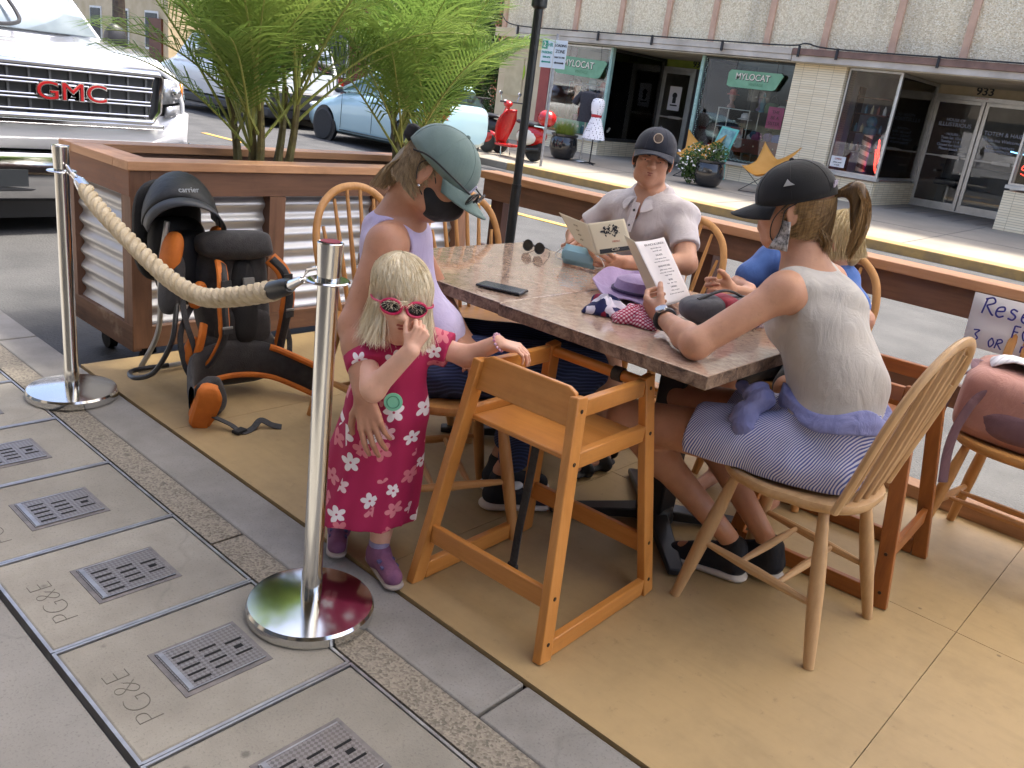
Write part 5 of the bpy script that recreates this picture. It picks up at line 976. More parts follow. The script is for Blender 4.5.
lean = R(-10)
b = MB(); b.grid(blob((1.80, 3.08, .42), (.145, .10, .235), (lean, 0, R(-8)), 3.6, wob=.02)); b.build('pack_body', gb, t)
b = MB(); b.grid(blob((1.80, 3.06, .615), (.145, .115, .06), (R(-12), 0, R(-8)), 3.2, wob=.03)); b.build('lid_pocket', gb, t)
b = MB(); b.grid(blob((1.80, 2.985, .40), (.055, .03, .17), (lean, 0, R(-8)), 3, wob=.02)); b.build('mesh_back_pad', bb, t)
b = MB(); b.grid(blob((1.80, 2.985, .29), (.12, .035, .09), (R(0), 0, R(-8)), 2.6, wob=.02)); b.build('lumbar_pad', gb, t)
b = MB(); b.grid(blob((1.79, 3.02, .16), (.17, .075, .115), (R(-6), 0, R(-6)), 3.4, wob=.02, seed=6)); b.build('bottom_panel', gb, t)
b = MB()   # hip belt: thick curved band
G = []
for k in range(25):
    u = k/24; a = R(200-220*u) if False else 0
    P0 = spl([(1.47, 2.78, .10), (1.55, 2.93, .15), (1.68, 2.97, .165), (1.79, 2.96, .165), (1.89, 2.94, .145), (1.97, 2.89, .11), (2.03, 2.79, .08)], 4)[k]
    h = .085*(1-.45*abs(u-.5)**1.5*2); th = .026; G.append([P0+Vector((0, th*math.cos(2*PI*j/14), h*math.copysign(abs(math.sin(2*PI*j/14))**.7, math.sin(2*PI*j/14)))) for j in range(15)])
b.grid(G); b.build('hip_belt', gb, t)
b = MB(); b.tube([G[k][0]*.5+G[k][7]*.5+Vector((0, -.024, -.062)) for k in range(25)], .012, 8); b.build('hip_belt_trim', ob, t); b = MB(); b.tube([G[k][0]*.5+G[k][7]*.5+Vector((0, -.014, .066)) for k in range(16, 25)], .014, 8); b.build('hip_belt_trim', ob, t)
b = MB(); b.grid(blob((1.50, 2.74, .085), (.045, .035, .095), (R(10), R(14), R(-30)), 3.6, wob=.10, seed=4)); b.build('hip_belt_wing', ob, t)
b = MB(); b.grid(blob((1.57, 2.82, .085), (.06, .04, .08), (R(0), R(-20), R(20)), 3, wob=.05, seed=3)); b.build('hip_pocket', gb, t)
for s_, pts in ((0, [(1.70, 2.99, .56), (1.675, 2.93, .52), (1.66, 2.90, .42), (1.665, 2.90, .30), (1.64, 2.93, .20), (1.62, 2.95, .16)]), (1, [(1.92, 2.99, .57), (1.955, 2.95, .52), (1.97, 2.93, .43), (1.96, 2.93, .33), (1.96, 2.96, .22), (1.955, 2.97, .16)])):
    pp = spl(pts, 5); b = MB(); b.tube(pp, [.030*(1 if k < 15 else .8) for k in range(len(pp))], 10, flat=.45, up=(0, 1, 0)); st = b.build('shoulder_strap', ob, t)
    b = MB(); b.tube([p+Vector((0, -.013, 0)) for p in pp], .017, 8, flat=.5, up=(0, 1, 0)); b.build('strap_padding', gb, st); b = MB(); b.tube([p+Vector((0, -.022, 0)) for p in pp], .009, 6, flat=.3, up=(0, 1, 0)); 
    for q in (6, 14): b.box(pp[q]+Vector((0, -.026, 0)), (.04, .008, .025))
    b.build('webbing', wb, st)
b = MB(); b.box((1.805, 2.955, .47), (.05, .012, .07), (lean, 0, 0)); b.box((1.665, 2.87, .335), (.045, .006, .012)); b.box((1.965, 2.9, .37), (.04, .006, .012)); b.build('buckle', M('buckle_grey', '#8a8a86', None, 4, .4), t, bevel=.004)
# child seat and side wings
b = MB(); b.grid(blob((1.68, 3.20, .50), (.13, .10, .15), (R(-8), 0, 0), 3, wob=.02)); b.build('child_seat', bb, t)
for x_, z_, tl_ in ((1.555, .585, 18), (1.765, .60, -12)):
    b = MB(); b.grid(blob((x_, 3.10, z_), (.03, .055, .085), (R(-10), R(tl_), 0), 2.6)); b.build('side_cushion', ob, t)
b = MB(); b.grid(blob((1.545, 3.08, .47), (.035, .06, .12), (R(-10), R(14), 0), 2.6)); b.build('side_panel', gb, t); b = MB(); b.grid(blob((1.61, 3.0, .44), (.025, .03, .055), (0, R(20), 0), 2.6)); b.build('side_cushion', ob, t)
# sun canopy
G = []; GI = []
for i in range(15):
    a = R(8)+R(150)*i/14
    row = []
    for k in range(19):
        ph = PI*k/18; rx, rz, ry = .165, .17, .20
        y_ = 3.25-ry*math.cos(a)*(.55+.45*math.sin(ph)); hh = math.sin(a)
        row.append((1.655-rx*math.cos(ph)*(1.0-.10*max(0, -math.cos(a))), y_, .66+(rz+.02)*math.sin(ph)*(hh*.42+.60)+.0))
    G.append(row)
b = MB(); RZ = Matrix.Translation((1.655, 3.22, 0)) @ Matrix.Rotation(R(-24), 4, 'Z') @ Matrix.Translation((-1.655, -3.22, 0)); G = [[tuple(RZ@Vector(((p[0]-1.655)*.86+1.655, p[1], p[2]+.015)))for p in r_] for r_ in G]
b.grid(G); b.build('sun_canopy', M('canopy_black', '#17181a', '#0e0f11', 10, .6, bmp=.3, bscale=30), t, solid=.006)
b = MB(); b.grid([[Vector(p)+Vector((0, -.012, .004)) for p in G[0]], [Vector(p)+Vector((0, -.05, -.018)) for p in G[0]]]); b.build('canopy_visor', M('canopy_peak', '#3a3d42', None, 10, .5), t, solid=.006)
b = MB(); b.grid(blob((1.66, 3.34, .62), (.145, .03, .21), (0, 0, 0), 3)); b.grid(blob((1.655, 3.24, .56), (.12, .05, .14), (R(-8), 0, 0), 3)); b.build('canopy_back', bb, t)
text('carrier', 'badge', (1.60, 3.05, .835), .03, M('pale_badge', '#9aa0a6', None, 4, .5), t, (1, 0, 0), (0, .5, .8), ext=.001)
# frame tubes, kickstand and straps
b = MB(); b.tube(spl([(1.56, 3.14, .70), (1.54, 3.16, .5), (1.55, 3.2, .25), (1.53, 3.34, .03)], 6), .011, 8); b.tube(spl([(1.80, 3.2, .70), (1.84, 3.2, .5), (1.85, 3.22, .25), (1.84, 3.36, .03)], 6), .011, 8); b.tube([(1.53, 3.34, .03), (1.84, 3.36, .03)], .011, 8); b.build('frame_tube', sil, t)
b = MB(); b.tube(spl([(1.56, 3.06, .46), (1.52, 3.0, .36), (1.49, 2.98, .26), (1.44, 3.02, .14), (1.40, 3.1, .10), (1.44, 3.2, .09), (1.58, 3.18, .10)], 6), .010, 8); b.build('kickstand_loop', blackmetal, t)
b = MB()
for pl in ([(1.60, 3.02, .40), (1.53, 2.98, .30), (1.54, 2.97, .18), (1.57, 2.95, .10)], [(1.57, 3.05, .44), (1.55, 2.98, .35), (1.58, 2.96, .22), (1.56, 2.95, .14)], [(1.98, 2.96, .30), (2.0, 2.95, .22), (1.99, 2.93, .16)], [(2.02, 2.79, .08), (2.04, 2.75, .05), (2.05, 2.72, .02)], [(1.52, 2.72, .05), (1.56, 2.66, .03), (1.58, 2.61, .012), (1.63, 2.62, .014), (1.67, 2.63, .035), (1.70, 2.60, .02), (1.73, 2.58, .012)]): b.tube(spl(pl, 6), .014, 6, flat=.25, up=(0, 0, 1) if pl[0][0] == 1.52 else (0, 1, 0))
b.build('strap', wb, t); b = MB(); b.box((1.575, 2.62, .015), (.05, .035, .014), (0, 0, .3)); b.box((2.03, 2.76, .05), (.04, .03, .05), (0, 0, .3)); b.build('buckle', bb, t, bevel=.004)
b = MB(); b.tube(spl([(1.60, 3.0, .16), (1.585, 2.96, .20), (1.60, 2.95, .28), (1.62, 2.97, .33)], 5), .022, 8, flat=.5, up=(0, 1, 0)); b.grid(blob((1.575, 2.98, .21), (.03, .02, .07), (0, R(8), 0), 2.6, wob=.05)); b.build('lower_side_trim', ob, t)

# ---------------------------------------------------------------- tables
def granite():
    m, t_, b_ = nmat('granite_laminate'); v = coords(t_, (1, .75, 1), (0, 0, R(35))); n = noise(t_, v, 48, 10, .8, .6); n2 = noise(t_, v, 11, 8, .75, .8)
    f = mth(t_, 'ADD', mth(t_, 'MULTIPLY', n, .7), mth(t_, 'MULTIPLY', n2, .35))
    c = ramp(t_, f, [(.30, srgb('#4a362c')), (.42, srgb('#957866')), (.54, srgb('#b59a86')), (.66, srgb('#cfb8a4')), (.80, srgb('#e2d0be'))])
    t_.links.new(c, b_.inputs['Base Color']); b_.inputs['Roughness'].default_value = .09; b_.inputs['Specular IOR Level'].default_value = .7; b_.inputs['Coat Weight'].default_value = .6; b_.inputs['Coat Roughness'].default_value = .06; return m
gran = granite()
def gran_edge():
    m, t_, b_ = nmat('rough_granite_edge'); v = coords(t_); n = noise(t_, v, 22, 8, .8, .6)
    t_.links.new(ramp(t_, n, [(.35, srgb('#46342a')), (.5, srgb('#8f745e')), (.65, srgb('#bda38a'))]), b_.inputs['Base Color']); b_.inputs['Roughness'].default_value = .6; bump(t_, b_, n, 1.0, .015); return m
ge = gran_edge()
def table(label, x0, x1, y0, y1, bx_, by_):
    t = thing('cafe_table', label, 'table', (bx_, by_, 0), 0, 'two granite-topped tables pushed together'); b = MB(); b.bx(x0, x1, y0, y1, .712, .7495); b.cm = 1
    b.f.pop(1); b.mi.pop(1) ; n = len(b.v)
    b.add([(x0, y0, .7495), (x1, y0, .7495), (x1, y1, .7495), (x0, y1, .7495)], [(0, 1, 2, 3)]); b.build('tabletop', [ge, gran], t, smooth=0, bevel=.003)
    b = MB(); b.bx(bx_-.05, bx_+.05, by_-.05, by_+.05, .06, .69); b.bx(bx_-.18, bx_+.18, by_-.18, by_+.18, .69, .7115); b.build('column', blackmetal, t, bevel=.008)
    b = MB()
    for a in (45, 135, 225, 315): b.bar((bx_, by_, .05), (bx_+.36*math.cos(R(a)), by_+.36*math.sin(R(a)), .025), .07, .04, w2=.05, h2=.022)
    b.lathe([(.0, .08), (.06, .075), (.07, .05), (.07, .02)], (bx_, by_, 0), 20); b.build('foot', blackmetal, t, bevel=.005)
    return t
TX1 = 2.66
table('granite-topped table at the near right end where the menus are held', 1.81, TX1, .91, 1.617, 2.36, 1.28); table('granite-topped table at the far left end with the phone on it', 1.82, TX1+.012, 1.620, 2.30, 2.50, 1.98)

# ---------------------------------------------------------------- windsor chairs (front = local +Y)
oak = lambda ax: wood('honey_oak_', '#c9955a', '#a8743c', ax, 11, .4, .12)
def windsor(label, x, y, rz, tint=0, group='hoop-back wooden chairs', lean_=0):
    t = thing('windsor_chair', label, 'chair', (x, y, .006), rz, group)
    wo = (lambda ax: wood('pale_oak_', '#cba67a', '#b08a5c', ax, 11, .4, .12)) if tint else oak
    def out(r_): 
        P_ = []
        for k in range(40):
            a = 2*PI*k/40; c, s_ = math.cos(a), math.sin(a); w_ = .215 if s_ > 0 else .20; P_.append((r_*w_*math.copysign(abs(c)**.75, c)*(1+.04*s_), r_*.205*math.copysign(abs(s_)**.8, s_)))
        return P_
    b = MB(); rows = [[(p[0], p[1], z) for p in out(r_)]+[(*out(r_)[0], z)] for r_, z in ((.0, .408), (.90, .408), (.97, .415), (1.0, .428), (.985, .440), (.93, .444), (.8, .438), (.5, .432), (0, .432))]; b.grid(rows); b.build('seat', wo('x'), t, world=False, smooth=50)
    L_ = {(-1, 1): ((-.145, .13, .41), (-.205, .205, 0)), (1, 1): ((.145, .13, .41), (.205, .205, 0)), (-1, -1): ((-.135, -.125, .41), (-.195, -.215, 0)), (1, -1): ((.135, -.125, .41), (.195, -.215, 0))}
    for k, (p, q) in L_.items():
        b = MB(); b.tube([lerp(p, q, u) for u in (0, .12, .3, .5, .75, 1)], [.0135, .016, .0195, .021, .0185, .0145], 12); b.build('leg', wo('z'), t, world=False)
    def on(k, z): p, q = L_[k]; return lerp(p, q, (.41-z)/.41)
    for s_ in (-1, 1): b = MB(); p, q = on((s_, 1), .19), on((s_, -1), .165); b.tube([lerp(p, q, u) for u in (0, .25, .5, .75, 1)], [.008, .012, .0145, .012, .008], 10); b.build('stretcher', wo('y'), t, world=False)
    for yy in (.35, .68): b = MB(); p = lerp(on((-1, 1), .19), on((-1, -1), .165), yy); q = lerp(on((1, 1), .19), on((1, -1), .165), yy); b.tube([lerp(p, q, u) for u in (0, .3, .5, .7, 1)], [.007, .011, .0125, .011, .007], 10); b.build('stretcher', wo('x'), t, world=False)
    # hoop back leaning back
    def hb(u, z): return Vector((u, -.165-(z-.44)*.27, z))
    P_ = [hb(.175, .435), hb(.178, .53), hb(.19, .64), hb(.188, .735), hb(.155, .825), hb(.085, .885), hb(0, .903), hb(-.085, .885), hb(-.155, .825), hb(-.188, .735), hb(-.19, .64), hb(-.178, .53), hb(-.175, .435)]
    b = MB(); b.tube(spl(P_, 6), .0155, 10, flat=.72, up=(0, 1, .27)); b.build('hoop', wo('z'), t, world=False)
    for i in range(6):
        u = (i-2.5)/2.5; p = Vector((u*.115, -.16-.02*(1-u*u), .44)); ztop = .44+(.903-.44)*math.sqrt(max(.05, 1-(u*.155/.2)**2))**.8; q = hb(u*.155, ztop-.004); b = MB(); b.tube([lerp(p, q, v_) for v_ in (0, .3, .6, 1)], [.0075, .0105, .009, .0065], 8); b.build('spindle', wo('z'), t, world=False)
    return t
windsor('pale hoop-back wooden chair under the woman in striped shorts', 2.225, .765, R(-2), 1)
windsor('empty hoop-back wooden chair at the far end of the table by the planter', 2.50, 2.27, R(172))
windsor('hoop-back wooden chair under the man holding the cream menu', 3.05, 1.88, R(92))
windsor('hoop-back wooden chair under the woman in the grey-green cap', 1.79, 1.76, R(-120))
windsor('hoop-back wooden chair against the planter behind the woman in the grey-green cap', 2.09, 2.42, R(178))
windsor('hoop-back wooden chair under the child in the blue shirt', 3.08, 1.22, R(95))
windsor('hoop-back wooden chair holding the mauve bag at the right edge', 3.17, .40, R(88))
# ---------------------------------------------------------------- wooden restaurant high chairs (front = local +Y)
hw = lambda ax: wood('orange_birch_', '#cf8f4a', '#b3722f', ax, 9, .35, .08)
def highchair(label, x, y, rz, strap=True, mat=hw):
    t = thing('high_chair', label, 'high chair', (x, y, .006), rz, 'wooden restaurant high chairs'); BF, BT, FF, FT, HT = -.245, -.155, .245, .15, .672
    def pt(s_, f, z): u = z/HT; return Vector((s_*(.232-(.232-.158)*u), (FF+(FT-FF)*u) if f else (BF+(BT-BF)*u), z))
    for s_ in (-1, 1):
        for f in (0, 1): b = MB(); b.bar(pt(s_, f, .0), pt(s_, f, HT), .026, .048, up=(0, 1, 0), w2=.026, h2=.044); b.build('leg', mat('z'), t, world=False, bevel=.003)
        for z, h in ((.028, .052), (.512, .045), (.642, .046)):
            b = MB(); a_, c_ = pt(s_, 0, z), pt(s_, 1, z); a_.x -= s_*.001; c_.x -= s_*.001; a_.y += .024; c_.y -= .024; b.bar(a_, c_, .022, h); b.build('side_rail', mat('y'), t, world=False, bevel=.003)
        b = MB()
        for f in (0, 1):
            for z in (.05, .17, .51, .64): p = pt(s_, f, z); b.cyl(p+Vector((s_*.0125, 0, 0)), p+Vector((s_*.0145, 0, 0)), .0055, n=10)
        b.build('bolt', M('bolt_dark', (.06, .04, .03), None, 5, .4, .5), t, world=False)
    for f, z in ((0, .16), (1, .16)): b = MB(); a_, c_ = pt(-1, f, z), pt(1, f, z); a_.x += .013; c_.x -= .013; b.bar(a_, c_, .018, .055); b.build('cross_rail', mat('x'), t, world=False, bevel=.003)
    b = MB(); b.prism([(-.195, -.16), (.195, -.16), (.17, .15), (-.17, .15)], .500, .514, 'z'); b.v = [(p[0]*.86, p[1], p[2]) for p in b.v]; b.build('seat', mat('x'), t, world=False, bevel=.004)
    # back rest with rounded top corners
    pl = [(-.155, .592), (.155, .592), (.155, .662), (.148, .678), (.125, .688), (-.125, .688), (-.148, .678), (-.155, .662)]; b = MB(); b.prism(pl, 0, .014, 'y'); b.v = [(p[0], p[1]+BF+(BT-BF)*p[2]/HT-.005, p[2]) for p in b.v]; b.build('backrest', mat('x'), t, world=False, bevel=.003)
    b = MB(); a_, c_ = pt(-1, 1, .648), pt(1, 1, .648); b.cyl(a_, c_, .0155, n=14); b.build('front_bar', mat('x'), t, world=False)
    if strap:
        b = MB(); m_ = lerp(a_, c_, .72); b.tube([m_+(c_-a_)*k*.045 for k in (-1, 0, 1)], .021, 12); b.build('strap_loop', wb, t, world=False)
        b = MB(); b.tube([(-.02, -.05, .500), (-.02, -.06, .35), (-.024, -.07, .2), (-.02, -.08, .09)], .014, 6, flat=.25, up=(0, 1, 0)); b.build('safety_strap', wb, t, world=False); b = MB(); b.box((-.02, -.08, .075), (.034, .012, .045)); b.build('buckle', black_m, t, world=False, bevel=.004)
    return t
highchair('orange wooden high chair in the foreground beside the blonde girl', 1.71, 1.265, R(-88))
highchair('brown wooden high chair behind the pale chair on the right', 2.72, .80, R(183), False, lambda ax: wood('brown_birch_', '#a8672f', '#7d4720', ax, 9, .4, .1))
# ---------------------------------------------------------------- umbrella pole
t = thing('umbrella_pole', 'black umbrella pole rising behind the far end of the table', 'umbrella pole', (3.0, 2.66, .006)); b = MB(); b.lathe([(0, 0), (.22, 0), (.22, .03), (.05, .06), (.05, .25), (.03, .27)], (3.0, 2.66, .006), 32); b.build('base', blackmetal, t)
b = MB(); b.tube([(3.0, 2.66, .2), (3.0, 2.66, .93)], .023, 16); b.tube([(3.0, 2.66, .93), (3.0, 2.66, 2.6)], .0195, 16); b.lathe([(.02, 1.68), (.034, 1.69), (.036, 1.75), (.03, 1.78), (.02, 1.79)], (3.0, 2.66, 0), 20); b.build('pole', M('pole_black', (.03, .036, .04), (.022, .026, .03), 4, .3, .3), t)
# ---------------------------------------------------------------- things on the table
t = thing('phone', 'black phone lying face down on the far table', 'phone', (1.96, 1.73, .75)); b = MB(); b.bar((1.915, 1.80, .757), (1.965, 1.655, .757), .072, .009); b.build('case', M('phone_black', (.02, .021, .025), None, 5, .25), t, bevel=.004)
t = thing('sunglasses', 'dark round sunglasses lying at the far edge of the table', 'sunglasses', (2.56, 2.1, .75)); b = MB()
for y_ in (2.145, 2.085): b.tube([(2.53+.004*math.sin(a*PI/7), y_+.024*math.cos(a*PI/7), .776+.021*math.sin(a*PI/7)) for a in range(14)], .0022, 6, closed=True)
b.tube([(2.53, 2.122, .78), (2.527, 2.115, .784), (2.53, 2.109, .78)], .002, 6); b.tube(spl([(2.53, 2.17, .785), (2.58, 2.19, .77), (2.63, 2.185, .755)], 4), .002, 6); b.tube(spl([(2.53, 2.06, .785), (2.6, 2.09, .765), (2.65, 2.13, .754)], 4), .002, 6); b.build('frame', blackmetal, t)
b = MB()
for y_ in (2.145, 2.085): b.lathe([(0, -.001), (.0225, -.001), (.0225, .001), (0, .001)], (2.531, y_, .776), 20, 'x')
b.build('lens', M('dark_lens', (.03, .03, .025), None, 5, .05), t)
def sheet(name, P_, mat, t, nu=14, nv=14, bend=lambda u, v: 0, nrm=None, solid=.0012):
    a, b_, c, d = [Vector(p) for p in P_]; nr = (b_-a).cross(d-a).normalized(); G = []
    for i in range(nu+1):
        row = []
        for j in range(nv+1): u, v_ = i/nu, j/nv; row.append(a*(1-u)*(1-v_)+b_*u*(1-v_)+c*u*v_+d*(1-u)*v_+nr*bend(u, v_))
        G.append(row)
    m = MB(); m.grid(G); return m.build(name, mat, t, solid=solid)

t = thing('added_diffuser', 'unseen translucent sheet added above the dining deck to soften the sun', 'shade', (3.4, 0, 2.8)); b = MB(); b.add([(1.6, -7, 3.3), (5.0, -7, 3.1), (5.0, 3.0, 3.1), (1.6, 3.0, 3.3)], [(0, 1, 2, 3)]); b.build('diffuser_sheet', leafmat('diffuser_cloth', (.90, .88, .83), (.86, .84, .79), .88), t, solid=.002)  # unseen sheet added overhead to spread the sun softly over the deck
# ================================================================ PEOPLE: distance-field bodies meshed by surface nets
def V3(*a): return np.array(a, dtype=float)
def nrm(v): v = np.asarray(v, float); return v/np.linalg.norm(v)
class SDF:
    def __init__(s): s.p = []
    def cap(s, a, b, r1, r2=None, k=.02, sq=None): s.p.append(('c', V3(*a), V3(*b), r1, r1 if r2 is None else r2, k, sq)); return s
    def ell(s, c, r, rot=None, k=.02, sub=False): s.p.append(('e', V3(*c), V3(*r), np.eye(3) if rot is None else np.array(rot), -k if sub else k, None)); return s
    def copy(s, sel=None, grow=0): 
        o = SDF()
        for q in s.p:
            q = list(q)
            if grow:
                if q[0] == 'c': q[3] += grow; q[4] += grow
                else: q[2] = q[2]+grow
            o.p.append(tuple(q))
        return o
    def bounds(s, pad):
        lo = np.full(3, 1e9); hi = -lo
        for q in s.p:
            if q[0] == 'c': r_ = max(q[3], q[4]); m = r_*(1.0 if q[6] is None else max(1, q[6][1])); pts = [q[1]-m, q[1]+m, q[2]-m, q[2]+m]
            else: m = q[2].max(); pts = [q[1]-m, q[1]+m]
            if q[5 if q[0] == 'c' else 4] < 0: continue
            lo = np.minimum(lo, np.min(pts, 0)); hi = np.maximum(hi, np.max(pts, 0))
        return lo-pad, hi+pad
    def grid(s, lo, hi, h):
        n = np.ceil((hi-lo)/h).astype(int)+1; ax = [lo[i]+h*np.arange(n[i]) for i in range(3)]; D = np.full(n, .2, np.float32)
        for q in s.p:
            if q[0] == 'c': r_ = max(q[3], q[4])*(1.0 if q[6] is None else max(1, q[6][1])); k = q[5]; a0 = np.minimum(q[1], q[2])-r_; a1 = np.maximum(q[1], q[2])+r_
            else: r_ = q[2].max(); k = q[4]; a0 = q[1]-r_; a1 = q[1]+r_
            pad = abs(k)*2+3*h; i0 = np.maximum(0, np.floor((a0-pad-lo)/h).astype(int)); i1 = np.minimum(n, np.ceil((a1+pad-lo)/h).astype(int)+1)
            if (i1 <= i0).any(): continue
            X, Y, Z = np.meshgrid(ax[0][i0[0]:i1[0]], ax[1][i0[1]:i1[1]], ax[2][i0[2]:i1[2]], indexing='ij'); P_ = np.stack([X, Y, Z], -1)
            if q[0] == 'c':
                ab = q[2]-q[1]; pa = P_-q[1]; t_ = np.clip((pa@ab)/max(1e-9, ab@ab), 0, 1); dv = pa-t_[..., None]*ab
                if q[6] is not None:
                    axn, f = q[6]; axn = nrm(axn); comp = dv@axn; dv = dv+(comp*(1/f-1))[..., None]*axn
                d = np.sqrt((dv**2).sum(-1))-(q[3]+(q[4]-q[3])*t_)
            else:
                pl = (P_-q[1])@q[3]; k0 = np.sqrt(((pl/q[2])**2).sum(-1)); k1 = np.sqrt(((pl/q[2]**2)**2).sum(-1))+1e-9; d = k0*(k0-1)/k1
            sl = tuple(slice(i0[j], i1[j]) for j in range(3)); A = D[sl]
            if k < 0: kk = -k; hh = np.clip(.5-.5*(A+d)/kk, 0, 1); D[sl] = A*(1-hh)+(-d)*hh+kk*hh*(1-hh)
            else: hh = np.clip(.5+.5*(d-A)/k, 0, 1); D[sl] = d*(1-hh)+A*hh-k*hh*(1-hh)
        return D, ax
def snets(D, lo, h):
    S = D < 0; n = D.shape; c = [(i, j, k) for i in (0, 1) for j in (0, 1) for k in (0, 1)]
    cnt = sum(S[i:n[0]-1+i, j:n[1]-1+j, k:n[2]-1+k].astype(np.int8) for i, j, k in c); act = (cnt > 0) & (cnt < 8)
    idx = np.full(act.shape, -1, np.int64); I = np.argwhere(act); idx[act] = np.arange(len(I)); acc = np.zeros((len(I), 3)); w_ = np.zeros(len(I))
    for a in c:
        for d in range(3):
            if a[d] == 1: continue
            b_ = list(a); b_[d] = 1; va = D[I[:, 0]+a[0], I[:, 1]+a[1], I[:, 2]+a[2]]; vb = D[I[:, 0]+b_[0], I[:, 1]+b_[1], I[:, 2]+b_[2]]
            m = (va < 0) != (vb < 0); t_ = np.where(m, va/np.where(m, va-vb, 1), 0); p = np.array(a, float)[None]+np.zeros((len(I), 3)); p[:, d] += t_; acc[m] += p[m]; w_[m] += 1
    Vt = lo+(I+acc/w_[:, None])*h; F = []
    for d in range(3):
        e1, e2 = [(1, 2), (2, 0), (0, 1)][d]; A = S.take(range(n[d]-1), axis=d); B = S.take(range(1, n[d]), axis=d); m = A != B
        E = np.argwhere(m); E = E[(E[:, e1] > 0) & (E[:, e2] > 0) & (E[:, e1] < n[e1]-1) & (E[:, e2] < n[e2]-1)]
        if not len(E): continue
        def g(o1, o2): q = E.copy(); q[:, e1] -= o1; q[:, e2] -= o2; return idx[q[:, 0], q[:, 1], q[:, 2]]
        quad = np.stack([g(1, 1), g(0, 1), g(0, 0), g(1, 0)], 1); fl = ~A[E[:, 0], E[:, 1], E[:, 2]]; quad[fl] = quad[fl][:, ::-1]; F.append(quad)
    return Vt, np.concatenate(F)
def polish(D, ax, lo, h, Vt, it=2):
    G = np.gradient(D, h)
    def samp(A, P_):
        q = np.clip((P_-lo)/h, 0, np.array(D.shape)-1.001); i = q.astype(int); f = q-i; r_ = 0
        for a in (0, 1):
            for b_ in (0, 1):
                for c in (0, 1): r_ = r_+A[i[:, 0]+a, i[:, 1]+b_, i[:, 2]+c]*(f[:, 0] if a else 1-f[:, 0])*(f[:, 1] if b_ else 1-f[:, 1])*(f[:, 2] if c else 1-f[:, 2])
        return r_
    for _ in range(it):
        d = samp(D, Vt); g = np.stack([samp(x, Vt) for x in G], 1); g2 = (g**2).sum(1)+1e-6; Vt = Vt-np.clip(d/g2, -h*.5, h*.5)[:, None]*g
    return Vt
def sdf_obj(name, s, mat, parent, h=.007, fine=(), cuts=None, disp=None, smooth=180):
    """fine: list of (centre, radius, res) boxes meshed at finer resolution; cuts: function(P)->distance to intersect with"""
    VV = []; FF = []; off = 0
    def one(lo, hi, h, excl, only=None):
        nonlocal off
        D, ax = s.grid(lo, hi, h)
        if cuts is not None or disp is not None:
            X, Y, Z = np.meshgrid(*ax, indexing='ij')
            if disp is not None: D = D+disp(X, Y, Z)
            if cuts is not None: D = np.maximum(D, cuts(X, Y, Z))
            D = D.astype(np.float32)
        if not (D < 0).any(): return
        Vt, F = snets(D, lo, h); Vt = polish(D, ax, lo, h, Vt) if cuts is None else Vt
        C_ = Vt[F].mean(1); keep = np.ones(len(F), bool)
        for c, r_, _ in excl: keep &= ~(np.abs(C_-np.array(c)).max(1) < r_-h*1.2)
        F = F[keep]; VV.append(Vt); FF.append(F+off); off += len(Vt)
    lo, hi = s.bounds(.02); one(lo, hi, h, fine)
    for i, (c, r_, hf) in enumerate(fine): c = np.array(c); one(np.maximum(c-r_, lo), np.minimum(c+r_, hi), hf, fine[:i])
    Vt = np.concatenate(VV); F = np.concatenate(FF); used = np.unique(F); mp = np.full(len(Vt), -1); mp[used] = np.arange(len(used)); Vt = Vt[used]; F = mp[F]
    o_ = np.array(wm(parent).translation) if parent is not None else np.zeros(3); Vt = Vt-o_
    me = bpy.data.meshes.new(name); me.vertices.add(len(Vt)); me.vertices.foreach_set('co', Vt.astype(np.float32).ravel()); me.loops.add(len(F)*4); me.loops.foreach_set('vertex_index', F.ravel().astype(np.int32)); me.polygons.add(len(F))
    me.polygons.foreach_set('loop_start', np.arange(0, len(F)*4, 4, dtype=np.int32)); me.polygons.foreach_set('use_smooth', [True]*len(F)); me.materials.append(mat); me.update(); me.validate()
    if smooth < 180: me.set_sharp_from_angle(angle=R(smooth))
    o = bpy.data.objects.new(name, me); C.objects.link(o)
    if parent is not None: o.parent = parent
    return o
class Fr:
    """frame: c centre, f forward, u up, r right(own left is -r)"""
    def __init__(s, c, f, u=(0, 0, 1), sc_=1): s.c = V3(*c); s.f = nrm(f); s.r = nrm(np.cross(s.f, u)); s.u = np.cross(s.r, s.f); s.s = sc_
    def P(s, r_, f, u): return s.c+(s.r*r_+s.f*f+s.u*u)*s.s
    def M(s): return np.stack([s.r, s.f, s.u], 1)
def rotm(m, ax, a):
    ax = nrm(ax); K = np.array([[0, -ax[2], ax[1]], [ax[2], 0, -ax[0]], [-ax[1], ax[0], 0]]); return (np.eye(3)+math.sin(a)*K+(1-math.cos(a))*K@K)@m
